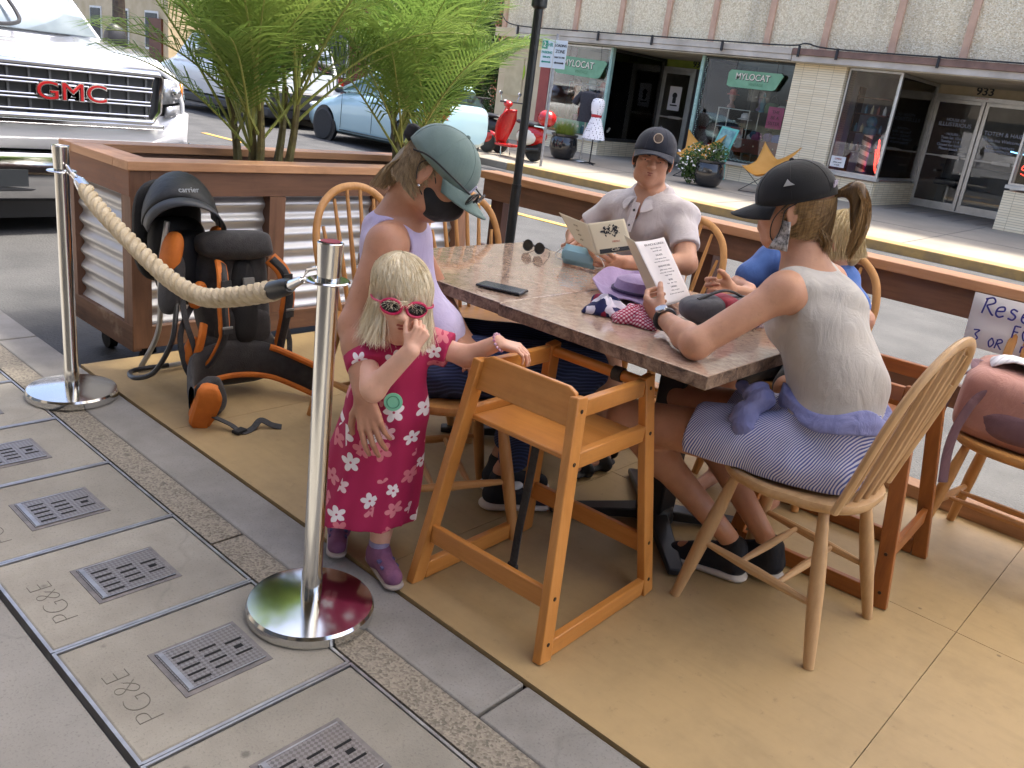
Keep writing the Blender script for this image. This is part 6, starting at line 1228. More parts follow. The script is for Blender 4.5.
def head(s, F, child=0, neck=None):
    q = F.s; Mx = F.M()
    s.ell(F.P(0, -.008, .028), V3(.074, .094, .088)*q, Mx, .02)
    s.ell(F.P(0, .034, -.035), V3(.054, .056, .068)*q, Mx, .03); s.ell(F.P(0, .055, -.088), V3(.026, .026, .024)*q, Mx, .03)      # face, chin
    for e in (-1, 1):
        s.ell(F.P(e*.034, .056, -.022), V3(.027, .026, .024)*q, Mx, .02); s.ell(F.P(e*.046, .02, -.07), V3(.018, .034, .024)*q, Mx, .03)   # cheek, jaw
        s.cap(F.P(e*.012, .087, .022), F.P(e*.046, .070, .020), .007*q, .005*q, .012)                                   # brow
        s.ell(F.P(e*.031, .094, .0), V3(.015, .012, .007)*q, Mx, .010, sub=True)                                          # socket
        s.ell(F.P(e*.031, .0765, .001), V3(.0145, .012, .0105)*q, Mx, .003)                                               # lids
        s.cap(F.P(e*.018, .0895, .0065), F.P(e*.044, .083, .0055), .0045*q, .004*q, .005); s.cap(F.P(e*.020, .0875, -.0085), F.P(e*.042, .083, -.0085), .0035*q, .003*q, .005); s.ell(F.P(e*.0105, .098, -.026), V3(.008, .009, .007)*q, Mx, .006)
        em = rotm(Mx, F.u, e*-.35); s.ell(F.P(e*.077, -.008, -.008), V3(.0065, .019, .030)*q, em, .006); s.ell(F.P(e*.0845, -.004, -.004), V3(.003, .011, .018)*q, em, .004, sub=True); s.ell(F.P(e*.076, -.002, -.033), V3(.005, .009, .009)*q, em, .005)
    s.cap(F.P(0, .083, .008), F.P(0, .103, -.022), (.0065)*q, .0105*q, .010); s.ell(F.P(0, .107, -.024), V3(.0085, .0085, .008)*q, Mx, .006)
    s.ell(F.P(0, .082, -.052), V3(.022, .010, .016)*q, Mx, .012)
    s.cap(F.P(-.015, .0885, -.0475), F.P(.015, .0885, -.0475), .0035*q, None, .004); s.cap(F.P(-.012, .0885, -.0565), F.P(.012, .0885, -.0565), .0045*q, None, .004)
    if neck is not None: s.cap(F.P(0, -.022, -.055), neck, .050*q*(1 if not child else .85), .056*q, .03)
def hand(s, W, d, n, side, sc_=1, curl=((20, 25, 15),)*4, thumb=(.7, .6, .3), spread=.0):
    """W wrist, d direction of hand, n palm-facing normal, side: +1/-1 which side of d x n the thumb is"""
    W = V3(*W); d = nrm(d); n = nrm(n-d*np.dot(n, d)); t_ = np.cross(d, n)*side; q = sc_
    offs = (.030, .010, -.010, -.028); Ln = ((.044, .026, .020), (.049, .030, .021), (.046, .028, .020), (.036, .021, .018)); Kn = (.090, .094, .090, .082)
    for i in range(4):
        k0 = W+d*.012*q+t_*offs[i]*.55*q; k1 = W+d*Kn[i]*q+t_*offs[i]*q-n*.004*q; s.cap(k0, k1, .0135*q, .0100*q, .010*q); a = 0; p = k1
        for j in range(3):
            a += R(curl[i][j]); dr = d*math.cos(a)+n*math.sin(a)+t_*spread*(1.5-i)*.5*math.cos(a); dr = nrm(dr); p2 = p+dr*Ln[i][j]*q; s.cap(p, p2, (.0092-.0009*j-(.001 if i == 3 else 0))*q, (.0084-.0009*j-(.001 if i == 3 else 0))*q, .0025); p = p2
    s.cap(W+d*.02*q+n*.008*q, W+d*.065*q+n*.006*q+t_*-.018*q, .014*q, .011*q, .012); s.cap(W+d*.02*q+t_*.016*q+n*.008*q, W+d*.055*q+t_*.028*q+n*.01*q, .015*q, .010*q, .012)
    b0 = W+d*.022*q+t_*.020*q+n*.006*q; d1 = nrm(d*thumb[0]+t_*.75+n*thumb[1]); b1 = b0+d1*.040*q; d2 = nrm(d1+d*.45+n*thumb[2]-t_*.15); b2 = b1+d2*.032*q; d3 = nrm(d2+d*.25+n*thumb[2]-t_*.2); b3 = b2+d3*.026*q
    s.cap(b0, b1, .015*q, .0115*q, .010); s.cap(b1, b2, .0108*q, .0098*q, .003); s.cap(b2, b3, .0098*q, .0080*q, .003)
    return W+d*.05*q
def skin(name, c, c2):
    m, t, b = nmat(name); v = coords(t); n = noise(t, v, 9, 5, .6); n2 = noise(t, v, 60, 3, .6)
    col = ramp(t, n, [(.3, srgb(c2)), (.7, srgb(c))]); col = mix(t, mth(t, 'MULTIPLY', ramp(t, n2, [(.58, (0, 0, 0)), (.7, (1, 1, 1))]), .18), col, tuple(x*.7 for x in srgb(c2)))
    t.links.new(col, b.inputs['Base Color']); b.inputs['Roughness'].default_value = .5; b.inputs['Subsurface Weight'].default_value = .12; b.inputs['Subsurface Radius'].default_value = (.012, .005, .003); b.inputs['Subsurface Scale'].default_value = 1
    bump(t, b, noise(t, v, 180, 5), .3, .002); return m
skA = skin('skin_tan', '#c89678', '#b28064'); skM = skin('skin_fair', '#c99a80', '#b48269'); skG = skin('skin_child', '#e6b79e', '#d6a289'); skL = skin('skin_tanned', '#be8b70', '#a8765c')
def cloth(name, c1, c2, scale=10, weave=420, rough=.85, b2=.35):
    m, t, b = nmat(name); v = coords(t); n = noise(t, v, scale, 5, .6); t.links.new(ramp(t, n, [(.3, srgb(c2)), (.7, srgb(c1))]), b.inputs['Base Color']); b.inputs['Roughness'].default_value = rough; b.inputs['Sheen Weight'].default_value = .15
    p = bump(t, b, noise(t, v, weave, 2), .25, .002); bump(t, b, noise(t, coords(t, (1, 1, .5)), 16, 4, .55, .8), b2, .02, p); return m
def striped(name, c1, c2, axisvec, freq, duty=.5, warp=.012):
    m, t, b = nmat(name); v = coords(t); nn = N(t, 'ShaderNodeTexNoise'); nn.inputs['Scale'].default_value = 7; t.links.new(v, nn.inputs['Vector'])
    ad = N(t, 'ShaderNodeVectorMath'); ad.operation = 'SCALE'; ad.inputs['Scale'].default_value = warp*2; t.links.new(nn.outputs['Color'], ad.inputs[0]); a2 = N(t, 'ShaderNodeVectorMath'); a2.operation = 'ADD'; t.links.new(v, a2.inputs[0]); t.links.new(ad.outputs[0], a2.inputs[1])
    dt = N(t, 'ShaderNodeVectorMath'); dt.operation = 'DOT_PRODUCT'; dt.inputs[1].default_value = axisvec; t.links.new(a2.outputs[0], dt.inputs[0])
    f = mth(t, 'FRACT', mth(t, 'MULTIPLY', dt.outputs['Value'], freq)); t.links.new(ramp(t, f, [(duty-.12, srgb(c1)), (duty+.02, srgb(c2)), (.93, srgb(c2)), (1, srgb(c1))]), b.inputs['Base Color']); b.inputs['Roughness'].default_value = .85
    bump(t, b, noise(t, v, 14, 4, .6), .4, .02); return m
def fold(P_, amp, fr, axis, ph=0):
    """returns a displacement function giving soft cloth folds"""
    a = nrm(axis); 
    def f(X, Y, Z):
        u = X*a[0]+Y*a[1]+Z*a[2]; w_ = np.sin(X*17+ph)*.5+np.cos(Y*19+ph*2)*.5+np.sin(Z*13+ph*.7)*.6
        return amp*(np.sin(u*fr+w_*2.2)*.6+np.sin(u*fr*1.9+w_*3.1+1.3)*.35)
    return f
def hairmat(name, c1, c2):
    m, t, b = nmat(name); n = noise(t, coords(t, (1, 1, .12)), 160, 6, .7); t.links.new(ramp(t, n, [(.36, srgb(c2)), (.62, srgb(c1))]), b.inputs['Base Color']); b.inputs['Roughness'].default_value = .38; b.inputs['Specular IOR Level'].default_value = .4; return m
def strands(name, mat, parent, paths, w_=.0011, seed=1):
    """paths: list of lists of points -> thin ribbons"""
    rnd = random.Random(seed); V_ = []; F_ = []
    for P_ in paths:
        P_ = [Vector(p) for p in P_]; m = len(P_); i0 = len(V_); sd = Vector((rnd.gauss(0, 1), rnd.gauss(0, 1), rnd.gauss(0, .4)))
        for i, p in enumerate(P_):
            d = (P_[min(i+1, m-1)]-P_[max(0, i-1)]).normalized(); e = d.cross(sd).normalized()*w_*(1 if i < m-2 else .45); V_ += [p-e, p+e]
        F_ += [(i0+2*i, i0+2*i+1, i0+2*i+3, i0+2*i+2) for i in range(m-1)]
    b = MB(); b.add(V_, F_); return b.build(name, mat, parent, smooth=180, fix=False)
def bob(F, rad, lenf, n, seed, c0=(0, -.008, .028), crown=(0, -.03), lift=1.04, jit=.006, flare=.0):
    """hair falling from the crown over the skull; lenf(az)->(z where strand ends in head units). az 0 = front"""
    rnd = random.Random(seed); out = []
    for i in range(n):
        az = rnd.random()*2*PI-PI; th0 = R(3+55*rnd.random()); ze = lenf(az)*(1+.06*rnd.gauss(0, 1))+rnd.gauss(0, .004); L_ = lift+rnd.random()*.05; P_ = []; last = None; j1, j2 = rnd.gauss(0, jit), rnd.gauss(0, jit)
        for k in range(15):
            th = th0+(R(96)-th0)*k/8 if k <= 8 else R(96)
            if k <= 8:
                x = math.sin(az+.05*math.sin(k+i))*math.sin(th)*rad[0]*L_; y = math.cos(az)*math.sin(th)*rad[1]*L_; z = math.cos(th)*rad[2]*L_; x += crown[0]*(1-k/8); y += crown[1]*(1-k/8); last = (x, y, z)
            else:
                u = (k-8)/6; x = last[0]*(1+flare*u)+j1*u*u; y = last[1]*(1+flare*u)+j2*u*u; z = last[2]+(ze-c0[2]-last[2])*u
            if c0[2]+z < ze-.002 and k <= 8: break
            P_.append(F.P(c0[0]+x, c0[1]+y, c0[2]+z))
        if len(P_) > 3: out.append(P_)
    return out
def eyes(F, t, iris='#4a5a5c', ewh='#d9d2cb'):
    b = MB(); bi_ = MB()
    for e in (-1, 1):
        q = F.P(e*.031, .0785, .001); q = F.P(e*.031, .0772, -.0005); b.ell(q, (.0112*F.s,)*3, n=16, m=12); bi_.ell(q+F.f*.0092*F.s, (.0040*F.s,)*3, n=12, m=8)
    o = b.build('eye', M('eye_white', ewh, None, 5, .2), t); bi_.build('iris', M('iris'+iris, iris, None, 5, .15), o)
def brows(F, t, col):
    b = MB()
    for e in (-1, 1): b.tube(spl([F.P(e*.014, .0935, .0165), F.P(e*.032, .090, .0205), F.P(e*.050, .074, .016)], 4), [.0026*F.s]*9, 6)
    b.build('eyebrow', M('brow'+col, col, None, 60, .9), t)
def lips(F, t, col):
    b = MB(); b.tube(spl([F.P(-.021, .082, -.0515), F.P(-.008, .0915, -.0485), F.P(0, .0922, -.0495), F.P(.008, .0915, -.0485), F.P(.021, .082, -.0515)], 4), [.0016, .0028, .0034, .0034, .0034, .0034, .0034, .0034, .0034, .0034, .0034, .0034, .0034, .0034, .0034, .0028, .0016], 8); b.tube(spl([F.P(-.019, .082, -.0530), F.P(0, .0915, -.0575), F.P(.019, .082, -.0530)], 4), [.0016, .003, .004, .0042, .0042, .0042, .004, .003, .0016], 8); b.build('lips', M('lips'+col, col, None, 30, .5), t)
def cap_(F, t, mat, brimmat, curve=.022, brim=.072, hz=.098, tilt=0, h0=.012, lift=0, open_back=True, badge=None, seam='#10131c', pitch=0):
    G_ = Fr(F.c, rotm(np.eye(3), F.r, pitch)@F.f, rotm(np.eye(3), F.r, pitch)@F.u, F.s)
    cx, rr = (0, -.008, .024+lift), (.084, .105, hz); n = 48; rows = []; b = MB()
    for i in range(13):
        th = R(92)*i/12; row = []
        for k in range(n+1):
            az = 2*PI*k/n; pf_ = 1+.012*math.cos(6*(az))*math.sin(th)*0
            row.append(G_.P(cx[0]+math.sin(az)*math.sin(th)*rr[0], cx[1]+math.cos(az)*math.sin(th)*rr[1], cx[2]+h0*0+math.cos(th)**.85*rr[2] if th < R(90) else cx[2]-.004+(-.003 if True else 0)))
        rows.append(row)
    b.grid(rows); c_ = b.build('cap', mat, t, smooth=180, solid=.004)
    b = MB()
    for k in range(6):
        az = 2*PI*(k+.5)/6; b.tube([G_.P(cx[0]+math.sin(az)*math.sin(R(a))*rr[0]*1.018, cx[1]+math.cos(az)*math.sin(R(a))*rr[1]*1.018, cx[2]+math.cos(R(a))**.85*rr[2]*1.018) for a in range(4, 90, 7)], .0014*F.s, 5)
    b.ell(G_.P(cx[0], cx[1], cx[2]+rr[2]*1.02), (.007*F.s,)*3, n=10, m=6); b.build('cap_seam', brimmat, c_)
    b = MB(); rows = []
    for k in range(21):
        az = R(-66+132*k/20); row = []
        for j in range(8):
            v_ = j/7; e = max(0, math.cos(az*1.28))**.55; x = math.sin(az)*rr[0]*(1+.02)+0; y = math.cos(az)*rr[1]*1.01+e*brim*v_*1.0; x2 = x*(1+.02*v_); dz = -curve*(x2/.075)**2*(.35+.65*v_)-.012*v_
            row.append(G_.P(cx[0]+x2, cx[1]+y, cx[2]+.002+dz))
        rows.append(row)
    b.grid(rows); b.build('cap_brim', brimmat, c_, solid=.004)
    return c_, G_
PEOPLE = True
# ---------------------------------------------------------------- the man with the cream menu
def man():
    t = thing('person', 'man in a grey polo shirt and navy cap reading a cream folded menu', 'person', (3.06, 1.9, .006))
    F = Fr((2.93, 1.90, 1.155), (-.84, -.54, -.04), (0, -.08, 1), .96); s = SDF(); pel = V3(3.10, 1.90, .53); ch = V3(2.98, 1.90, .90)
    shR, shL = V3(2.965, 2.058, .94), V3(2.965, 1.742, .95)
    head(s, F, neck=(2.965, 1.90, .985)); s.cap(pel, (3.05, 1.90, .70), .135, .125, .05, ((1, 0, 0), .8)); s.cap((3.05, 1.9, .70), ch, .125, .135, .05, ((1, 0, 0), .78)); s.cap(shR, shL, .062, .062, .06); s.cap((2.97, 1.9, .93), (2.96, 1.9, 1.0), .075, .055, .04)
    arms = [(shR, V3(2.90, 2.20, .79), V3(2.60, 1.985, .79)), (shL, V3(2.86, 1.625, .80), V3(2.64, 1.755, .79))]
    for a, e, w_ in arms: s.cap(a, e, .050, .040, .03); s.cap(e, w_, .040, .026, .02, None)
    hand(s, arms[0][2], (-.75, -.45, .05), (.25, -.55, .55), -1, 1.0, ((35, 50, 30), (45, 55, 30), (50, 60, 30), (50, 60, 35)), (.6, .5, .2)); hand(s, arms[1][2], (-.80, .12, .04), (.15, .60, .45), 1, 1.0, ((25, 40, 25), (30, 45, 25), (40, 50, 30), (45, 50, 30)), (.8, .4, .2))
    kn = [V3(2.58, 2.02, .50), V3(2.58, 1.74, .50)]; an = [V3(2.84, 2.03, .10), V3(2.56, 1.66, .10)]
    for i, e in enumerate((1, -1)):
        s.cap((3.08, 1.90+e*.09, .52), kn[i], .088, .062, .04); s.cap(kn[i], lerp(kn[i], an[i], .35)+Vector((.012, 0, 0)), .058, .055, .03); s.cap(lerp(kn[i], an[i], .35)+Vector((.012, 0, 0)), an[i], .052, .034, .03)
        s.cap(an[i]+V3(.02, 0, -.055), an[i]+V3(-.15, -.01*e, -.07), .030, .024, .02, ((0, 0, 1), .8))
    sdf_obj('body', s, skM, t, .0075, [(arms[0][2]+V3(-.07, -.03, .01), .105, .003), (arms[1][2]+V3(-.08, 0, .01), .105, .003), (F.c, .14, .004)])
    g = SDF(); g.cap(pel, (3.05, 1.9, .70), .152, .142, .05, ((1, 0, 0), .84)); g.cap((3.05, 1.9, .70), ch, .142, .150, .05, ((1, 0, 0), .82)); g.cap(shR, shL, .066, .066, .07); g.cap((2.985, 1.9, .94), (2.975, 1.9, 1.005), .095, .066, .03)
    for a, e, w_ in arms: g.cap(a, lerp(a, e, .62), .055, .056, .03)
    ax = [(nrm(e-a), a+(e-a)*.66) for a, e, _ in arms]
    def cuts(X, Y, Z):
        d = 0.50-Z; d = np.maximum(d, -(np.sqrt(((X-2.935)/.066)**2+((Y-1.9)/.058)**2+((Z-1.045)/.055)**2)-1)*.05); d = np.maximum(d, -(np.sqrt(((X-2.865)/.05)**2+((Y-1.895)/.022)**2+((Z-.985)/.07)**2)-1)*.03)
        for (n_, p_), sg in zip(ax, (1, -1)):
            c = (X-p_[0])*n_[0]+(Y-p_[1])*n_[1]+(Z-p_[2])*n_[2]; d = np.maximum(d, np.where(sg*(Y-1.9) > .15, c, -1))
        return d
    pm = cloth('polo_grey', '#d0cacc', '#bdb6ba', 14); sh = sdf_obj('polo_shirt', g, pm, t, .0065, cuts=cuts, disp=fold(None, .0045, 38, (.3, .8, .6)))
    b = MB()
    for e in (-1, 1):   # collar leaves
        b.grid([[F.c*0+V3(2.985, 1.90+e*.02, 1.045), V3(2.925, 1.90+e*.075, 1.04), V3(2.895, 1.895+e*.04, 1.02)], [V3(2.99, 1.90+e*.02, 1.03), V3(2.92, 1.90+e*.10, .995), V3(2.872, 1.895+e*.055, .975)], [V3(3.0, 1.90+e*.02, 1.0), V3(2.93, 1.90+e*.115, .975), V3(2.860, 1.895+e*.035, .945)]])
    b.tube([V3(3.03+.0, 1.9, 1.05)+V3(-.065*math.sin(a)*0+.0, 0, 0) for a in (0, 1)], .01, 4)
    cl = MB(); rows = []
    for k_ in range(5):
        row = []
        for a in range(16, 345, 8):
            fr = max(0, math.cos(R(a))); u = k_/4; r_ = .064+.008*fr+(.036+.022*fr**3)*u; z_ = 1.052-.050*fr-(.030+.030*fr**2)*u+.012*math.sin(u*PI); row.append((2.962-r_*math.cos(R(a)), 1.9+r_*math.sin(R(a))*.98, z_))
        rows.append(row)
    cl.grid(rows); cl.build('collar', pm, sh, solid=.003, sub=1)
    b = MB(); b.bar((2.862, 1.895, .985), (2.826, 1.895, .87), .028, .006, up=(1, 0, 0)); b.build('placket', pm, sh, bevel=.002); b = MB(); b.ell((2.850, 1.895, .955), (.004, .006, .006)); b.ell((2.833, 1.895, .895), (.004, .006, .006)); b.build('button', M('dark_button', (.03, .035, .05), None, 5, .3), sh)
    g = SDF(); g.cap(pel, pel+V3(0, 0, .08), .150, .145, .04, ((1, 0, 0), .85))
    for i, e in enumerate((1, -1)): g.cap((3.08, 1.90+e*.09, .52), lerp((3.08, 1.90+e*.09, .52), kn[i], .8), .105, .095, .04)
    sdf_obj('shorts', g, cloth('shorts_brown', '#4f463d', '#3a332d'), t, .008, cuts=lambda X, Y, Z: Z-.64, disp=fold(None, .004, 40, (0, 1, .4)))
    for i in (0, 1):
        a = an[i]; g = SDF(); g.cap(a+V3(.03, 0, -.075), a+V3(-.17, 0, -.082), .042, .036, .02, ((0, 0, 1), .35)); g.cap(a+V3(-.02, -.035, -.06), a+V3(-.02, .035, -.06), .034, None, .02, ((1, 0, 0), .6)); g.cap(a+V3(-.12, -.03, -.065), a+V3(-.12, .03, -.065), .03, None, .02, ((1, 0, 0), .6)); g.cap(a+V3(.04, -.02, -.03), a+V3(.04, .02, -.03), .03, None, .02, ((1, 0, 0), .4)); sdf_obj('sandal', g, M('sandal_black', (.02, .02, .022), None, 5, .6), t, .006)
    navy = cloth('cap_navy', '#141b30', '#0e1424', 12, b2=.1); c_, G_ = cap_(F, t, navy, navy, .022, .060, hz=.095, pitch=R(4), lift=.004)
    q = G_.P(0, .098, .082); b = MB(); b.ell(q, (.018, .018, .018)); b.v = [tuple(Vector(p)-Vector(G_.f)*Vector(G_.f).dot(Vector(p)-Vector(q))*.86) for p in b.v]; bd = b.build('cap_badge', M('badge_brown', '#6e625c', '#4a4240', 60, .6), c_)
    b = MB(); b.tube([q+(G_.r*math.cos(a*PI/8)+G_.u*math.sin(a*PI/8))*.017+G_.f*.002 for a in range(16)], .0018, 6, closed=True); b.build('cap_badge_rim', M('badge_pale', '#c4b7a8', None, 5, .6), c_)
    eyes(F, t, '#3f4648', '#b9aca3'); brows(F, t, '#4a3426'); lips(F, t, '#9c5f52')
    hp = bob(F, (.077, .097, .09), lambda a: .028-.052*(abs(a) > .9)-.03*(abs(a) > 2.0), 900, 5, lift=1.0, jit=.001); strands('hair', hairmat('hair_brown', '#5a4432', '#33251b'), t, [p for p in hp], .0012)
man()
# ---------------------------------------------------------------- woman in striped shorts
def womanA():
    t = thing('person', 'woman in a pale grey sleeveless top, striped shorts and black cap holding a menu', 'person', (2.22, .77, .006))
    F = Fr((2.20, .965, 1.145), (-.30, .93, -.16), (-.05, 0, 1), .98); s = SDF(); pel = V3(2.22, .735, .54); wa = V3(2.22, .735, .70); ch = V3(2.21, .825, .87); shL, shR = V3(2.055, .875, .950), V3(2.375, .895, .945)
    head(s, F, neck=(2.20, .895, .99)); s.cap(pel, wa, .135, .110, .05, ((0, 1, 0), .85)); s.cap(wa, ch, .108, .122, .06, ((0, 1, 0), .8)); s.cap(shL, shR, .050, .050, .06); s.cap((2.205, .875, .92), (2.20, .90, 1.0), .060, .047, .04)
    eL, wL = V3(1.895, 1.005, .792), V3(2.035, 1.195, .795); eR, wR = V3(2.60, 1.05, .80), V3(2.505, 1.235, .82)
    s.cap(shL, eL, .044, .037, .03); s.cap(eL, lerp(eL, wL, .3), .037, .036, .02); s.cap(lerp(eL, wL, .3), wL, .036, .023, .02); s.cap(shR, eR, .044, .036, .03); s.cap(eR, wR, .036, .023, .02)
    hand(s, wL, (.35, .85, .12), (.78, -.28, .30), -1, .92, ((35, 55, 30), (40, 60, 35), (45, 60, 35), (48, 60, 35)), (.75, .45, .25)); hand(s, wR, (-.85, .42, .05), (-.3, -.75, .25), 1, .92, ((30, 50, 30), (38, 55, 30), (45, 60, 30), (50, 60, 30)), (.8, .4, .2))
    hips = [V3(2.135, .78, .525), V3(2.305, .78, .525)]; kn = [V3(2.04, 1.255, .465), V3(2.36, 1.25, .475)]; an = [V3(2.25, .95, .135), V3(2.33, .87, .15)]
    for i in (0, 1):
        s.cap(hips[i], kn[i], .085, .058, .04); m_ = lerp(kn[i], an[i], .32); s.cap(kn[i], m_, .054, .052, .03); s.cap(m_, an[i], .050, .031, .03); s.cap(an[i]+V3(.01, -.01, -.05), an[i]+V3(-.03, .13, -.085), .028, .02, .02)
    sdf_obj('body', s, skA, t, .0075, [(V3(*wL)+V3(.02, .06, .01), .105, .003), (V3(*wR)+V3(-.03, .06, .01), .10, .003), (F.c, .135, .004)])
    g = SDF(); g.cap(pel+V3(0, 0, .09), wa, .142, .126, .05, ((0, 1, 0), .88)); g.cap(wa, ch, .124, .134, .06, ((0, 1, 0), .84)); g.cap(shL+V3(.045, 0, .0), shR-V3(.045, 0, 0), .062, .062, .05); g.cap((2.165, .89, .865), (2.265, .89, .865), .075, None, .04)
    def cuts(X, Y, Z):
        d = .60-Z
        for c_, sg in ((V3(2.02, .88, .92), 1), (V3(2.41, .895, .92), -1)):
            d = np.maximum(d, -(np.sqrt(((X-c_[0])/.062)**2+((Y-c_[1])/.075)**2+((Z-c_[2])/.105)**2)-1)*.06)
        d = np.maximum(d, -(np.sqrt(((X-2.205)/.085)**2+((Y-.945)/.075)**2+((Z-1.02)/.055)**2)-1)*.05)
        return d
    sdf_obj('tank_top', g, cloth('tank_grey', '#c3bdb6', '#b0aaa3', 6, b2=.5), t, .006, cuts=cuts, disp=fold(None, .006, 34, (.2, .45, .85)))
    g = SDF(); g.cap(pel+V3(0, -.01, -.01), wa-V3(0, 0, .03), .152, .134, .05, ((0, 1, 0), .9))
    for i in (0, 1): g.cap(hips[i], lerp(hips[i], kn[i], .62), .102, .086, .028)
    n_ = nrm(kn[0]-hips[0]); p_ = hips[0]+(kn[0]-hips[0])*.56
    sdf_obj('shorts', g, striped('blue_white_stripes', '#5562ac', '#d8daea', (.25, .95, .35), 170, .5, .02), t, .0065, cuts=lambda X, Y, Z: np.maximum(np.maximum((X-p_[0])*n_[0]*.3+(Y-p_[1])*n_[1]+(Z-p_[2])*n_[2]*.3, Z-.672), .452-Z+(Y > 1.2)*.0), disp=fold(None, .006, 44, (.7, .5, .3)))
    # jacket tied round the waist
    jm_ = cloth('jacket_lilac', '#8f93c2', '#7478aa', 14, b2=.8); g = SDF(); g.cap(pel+V3(0, -.005, .03), wa-V3(0, 0, .05), .170, .153, .05, ((0, 1, 0), .92))
    sdf_obj('tied_jacket', g, jm_, t, .0055, cuts=lambda X, Y, Z: np.maximum(Z-.672-.02*np.sin(X*30), .632+.012*np.sin(Y*28+X*20)-Z), disp=fold(None, .008, 70, (.2, .3, .9)))
    g = SDF(); g.cap((2.10, .885, .645), (2.055, .905, .60), .030, .034, .02, ((1, 0, 0), .6)); g.cap((2.055, .905, .60), (2.035, .90, .575), .034, .030, .02, ((1, 0, 0), .5)); g.cap((2.10, .89, .65), (2.13, .96, .645), .022, .018, .02); g.ell((2.095, .895, .655), (.032, .036, .030), None, .02)
    sdf_obj('jacket_sleeve', g, jm_, t, .0045, disp=fold(None, .006, 120, (.5, .6, .6)))
    b = MB(); b.grid(blob((2.15, 1.08, .70), (.04, .03, .03), (0, 0, 0), 2.4, wob=.12, seed=8)); b.build('jacket_lining', M('maroon_cloth', '#7a2436', '#4b1a3f', 20, .85), t)
    for i in (0, 1):
        a = an[i]; dd = V3(-.03, .14, 0); g = SDF(); g.cap(a+V3(.015, -.03, -.082), a+dd+V3(0, 0, -.105), .038, .034, .03, ((0, 0, 1), .9)); g.cap(a+V3(.01, -.02, -.03), a+V3(.012, -.03, -.07), .042, .042, .02); g.cap(a+V3(0, .02, -.06), a+dd*.7+V3(0, 0, -.085), .036, .03, .02)
        z0 = a[2]-.125; sh_ = sdf_obj('shoe', g, M('shoe_navy', '#171b26', '#0f1219', 20, .75, bmp=.2), t, .0055, cuts=lambda X, Y, Z: z0+.012-Z)
        g = SDF(); g.cap(a+V3(.015, -.035, -.115), a+dd+V3(0, .01, -.120), .044, .042, .02, ((0, 0, 1), .4)); sdf_obj('sole', g, M('sole_white', '#cfc7bd', '#b5ada3', 10, .6), sh_, .0055)
        b = MB()
        for k in range(4): b.bar(a+V3(-.028-.006*k, .02+.025*k, -.042-.010*k), a+V3(.022-.006*k, .025+.025*k, -.042-.010*k), .006, .004)
        b.build('lace', white_m, sh_)
    blk_c = cloth('cap_black', '#0f1015', '#08090c', 12, b2=.12); c_, G_ = cap_(F, t, blk_c, blk_c, .026, .07, pitch=R(-10))
    q = G_.P(-.0835, -.005, .07); b = MB(); b.prism([(-.014, -.005), (.014, -.005), (.008, .003), (.002, .012), (-.004, .003)], -.001, .001, 'z'); b.v = [tuple(q+G_.f*p[0]*1.0+G_.u*p[1]+G_.r*(p[2]-.001)) for p in b.v]; b.build('cap_logo', M('logo_grey', '#b9bcc0', None, 4, .5), c_)
    q = G_.P(-.02, -.112, .045); b = MB(); b.box(q, (.04, .003, .018), (0, 0, R(12))); b.build('strap_badge', M('badge_lilac', '#c9c3d0', '#6a5a78', 90, .6), c_)
    hm = hairmat('hair_dark_blonde', '#a8875a', '#6e5433')
    rnd = random.Random(4); paths = []; B0 = Vector(F.P(0, -.105, .035))
    for i in range(3600):   # pulled back under the cap to the pony tail
        az = R(70+(110)*rnd.random())*(1 if rnd.random() < .5 else -1); z_ = -.075+.10*rnd.random()-.015*abs(math.cos(az)); rr_ = 1.0-.9*max(0, -z_-.03)
        pts = [Vector(F.P(.0, 0, 0))]*0
        for k in range(7):
            u = k/6; a2 = az+(math.copysign(PI, az)-az)*u*.9; zz = z_+(.03-z_)*u**1.5; rad_ = (.079+.002*rnd.random(), .100); wq = 1-.10*max(0, (-zz)/.08)**1.5; pts.append(F.P(math.sin(a2)*rad_[0]*wq, -.008+math.cos(a2)*rad_[1]*wq, zz))
        paths.append(pts)
    for i in range(2000):   # pony tail
        a = rnd.random()*2*PI; r_ = .022*rnd.random()**.5; o1 = V3(math.cos(a), .35*math.sin(a), math.sin(a)*.8)*r_; o2 = o1*(1.35+.2*rnd.random()); L_ = .10+.05*rnd.random()
        P_ = [B0+Vector(o1*.35), B0+Vector((.012, -.045, .022))+Vector(o1), B0+Vector((.018, -.075, -.01))+Vector(o2), B0+Vector((.012, -.080, -.07))+Vector(o2*1.05), B0+Vector((.004, -.068, -L_))+Vector(o2*.6)]; paths.append(spl(P_, 3))
    for i in range(160):
        a = rnd.random()*2*PI; P_ = [F.P(-.06+.02*rnd.random(), -.05-.03*rnd.random(), -.05), F.P(-.055+.04*rnd.random(), -.075-.03*rnd.random(), -.085), F.P(-.05+.05*rnd.random(), -.06-.04*rnd.random(), -.12-.02*rnd.random())]; paths.append(spl(P_, 3))
    strands('hair', hm, t, paths, .0007, 2)
    g = SDF(); g.ell(F.P(0, -.02, -.01), V3(.073, .080, .075), F.M(), .02); g.cap(B0+Vector((.010, -.045, .018)), B0+Vector((.014, -.072, -.07)), .018, .022, .02); g.cap(B0, B0+Vector((.010, -.045, .018)), .010, .018, .02)
    n2 = F.f; sdf_obj('hair_volume', g, hairmat('hair_under', '#6b5233', '#4a3620'), t, .006, cuts=lambda X, Y, Z: np.maximum((X-F.c[0])*n2[0]+(Y-F.c[1])*n2[1]+(Z-F.c[2])*n2[2]+.012, -(Z-F.c[2])-.09))
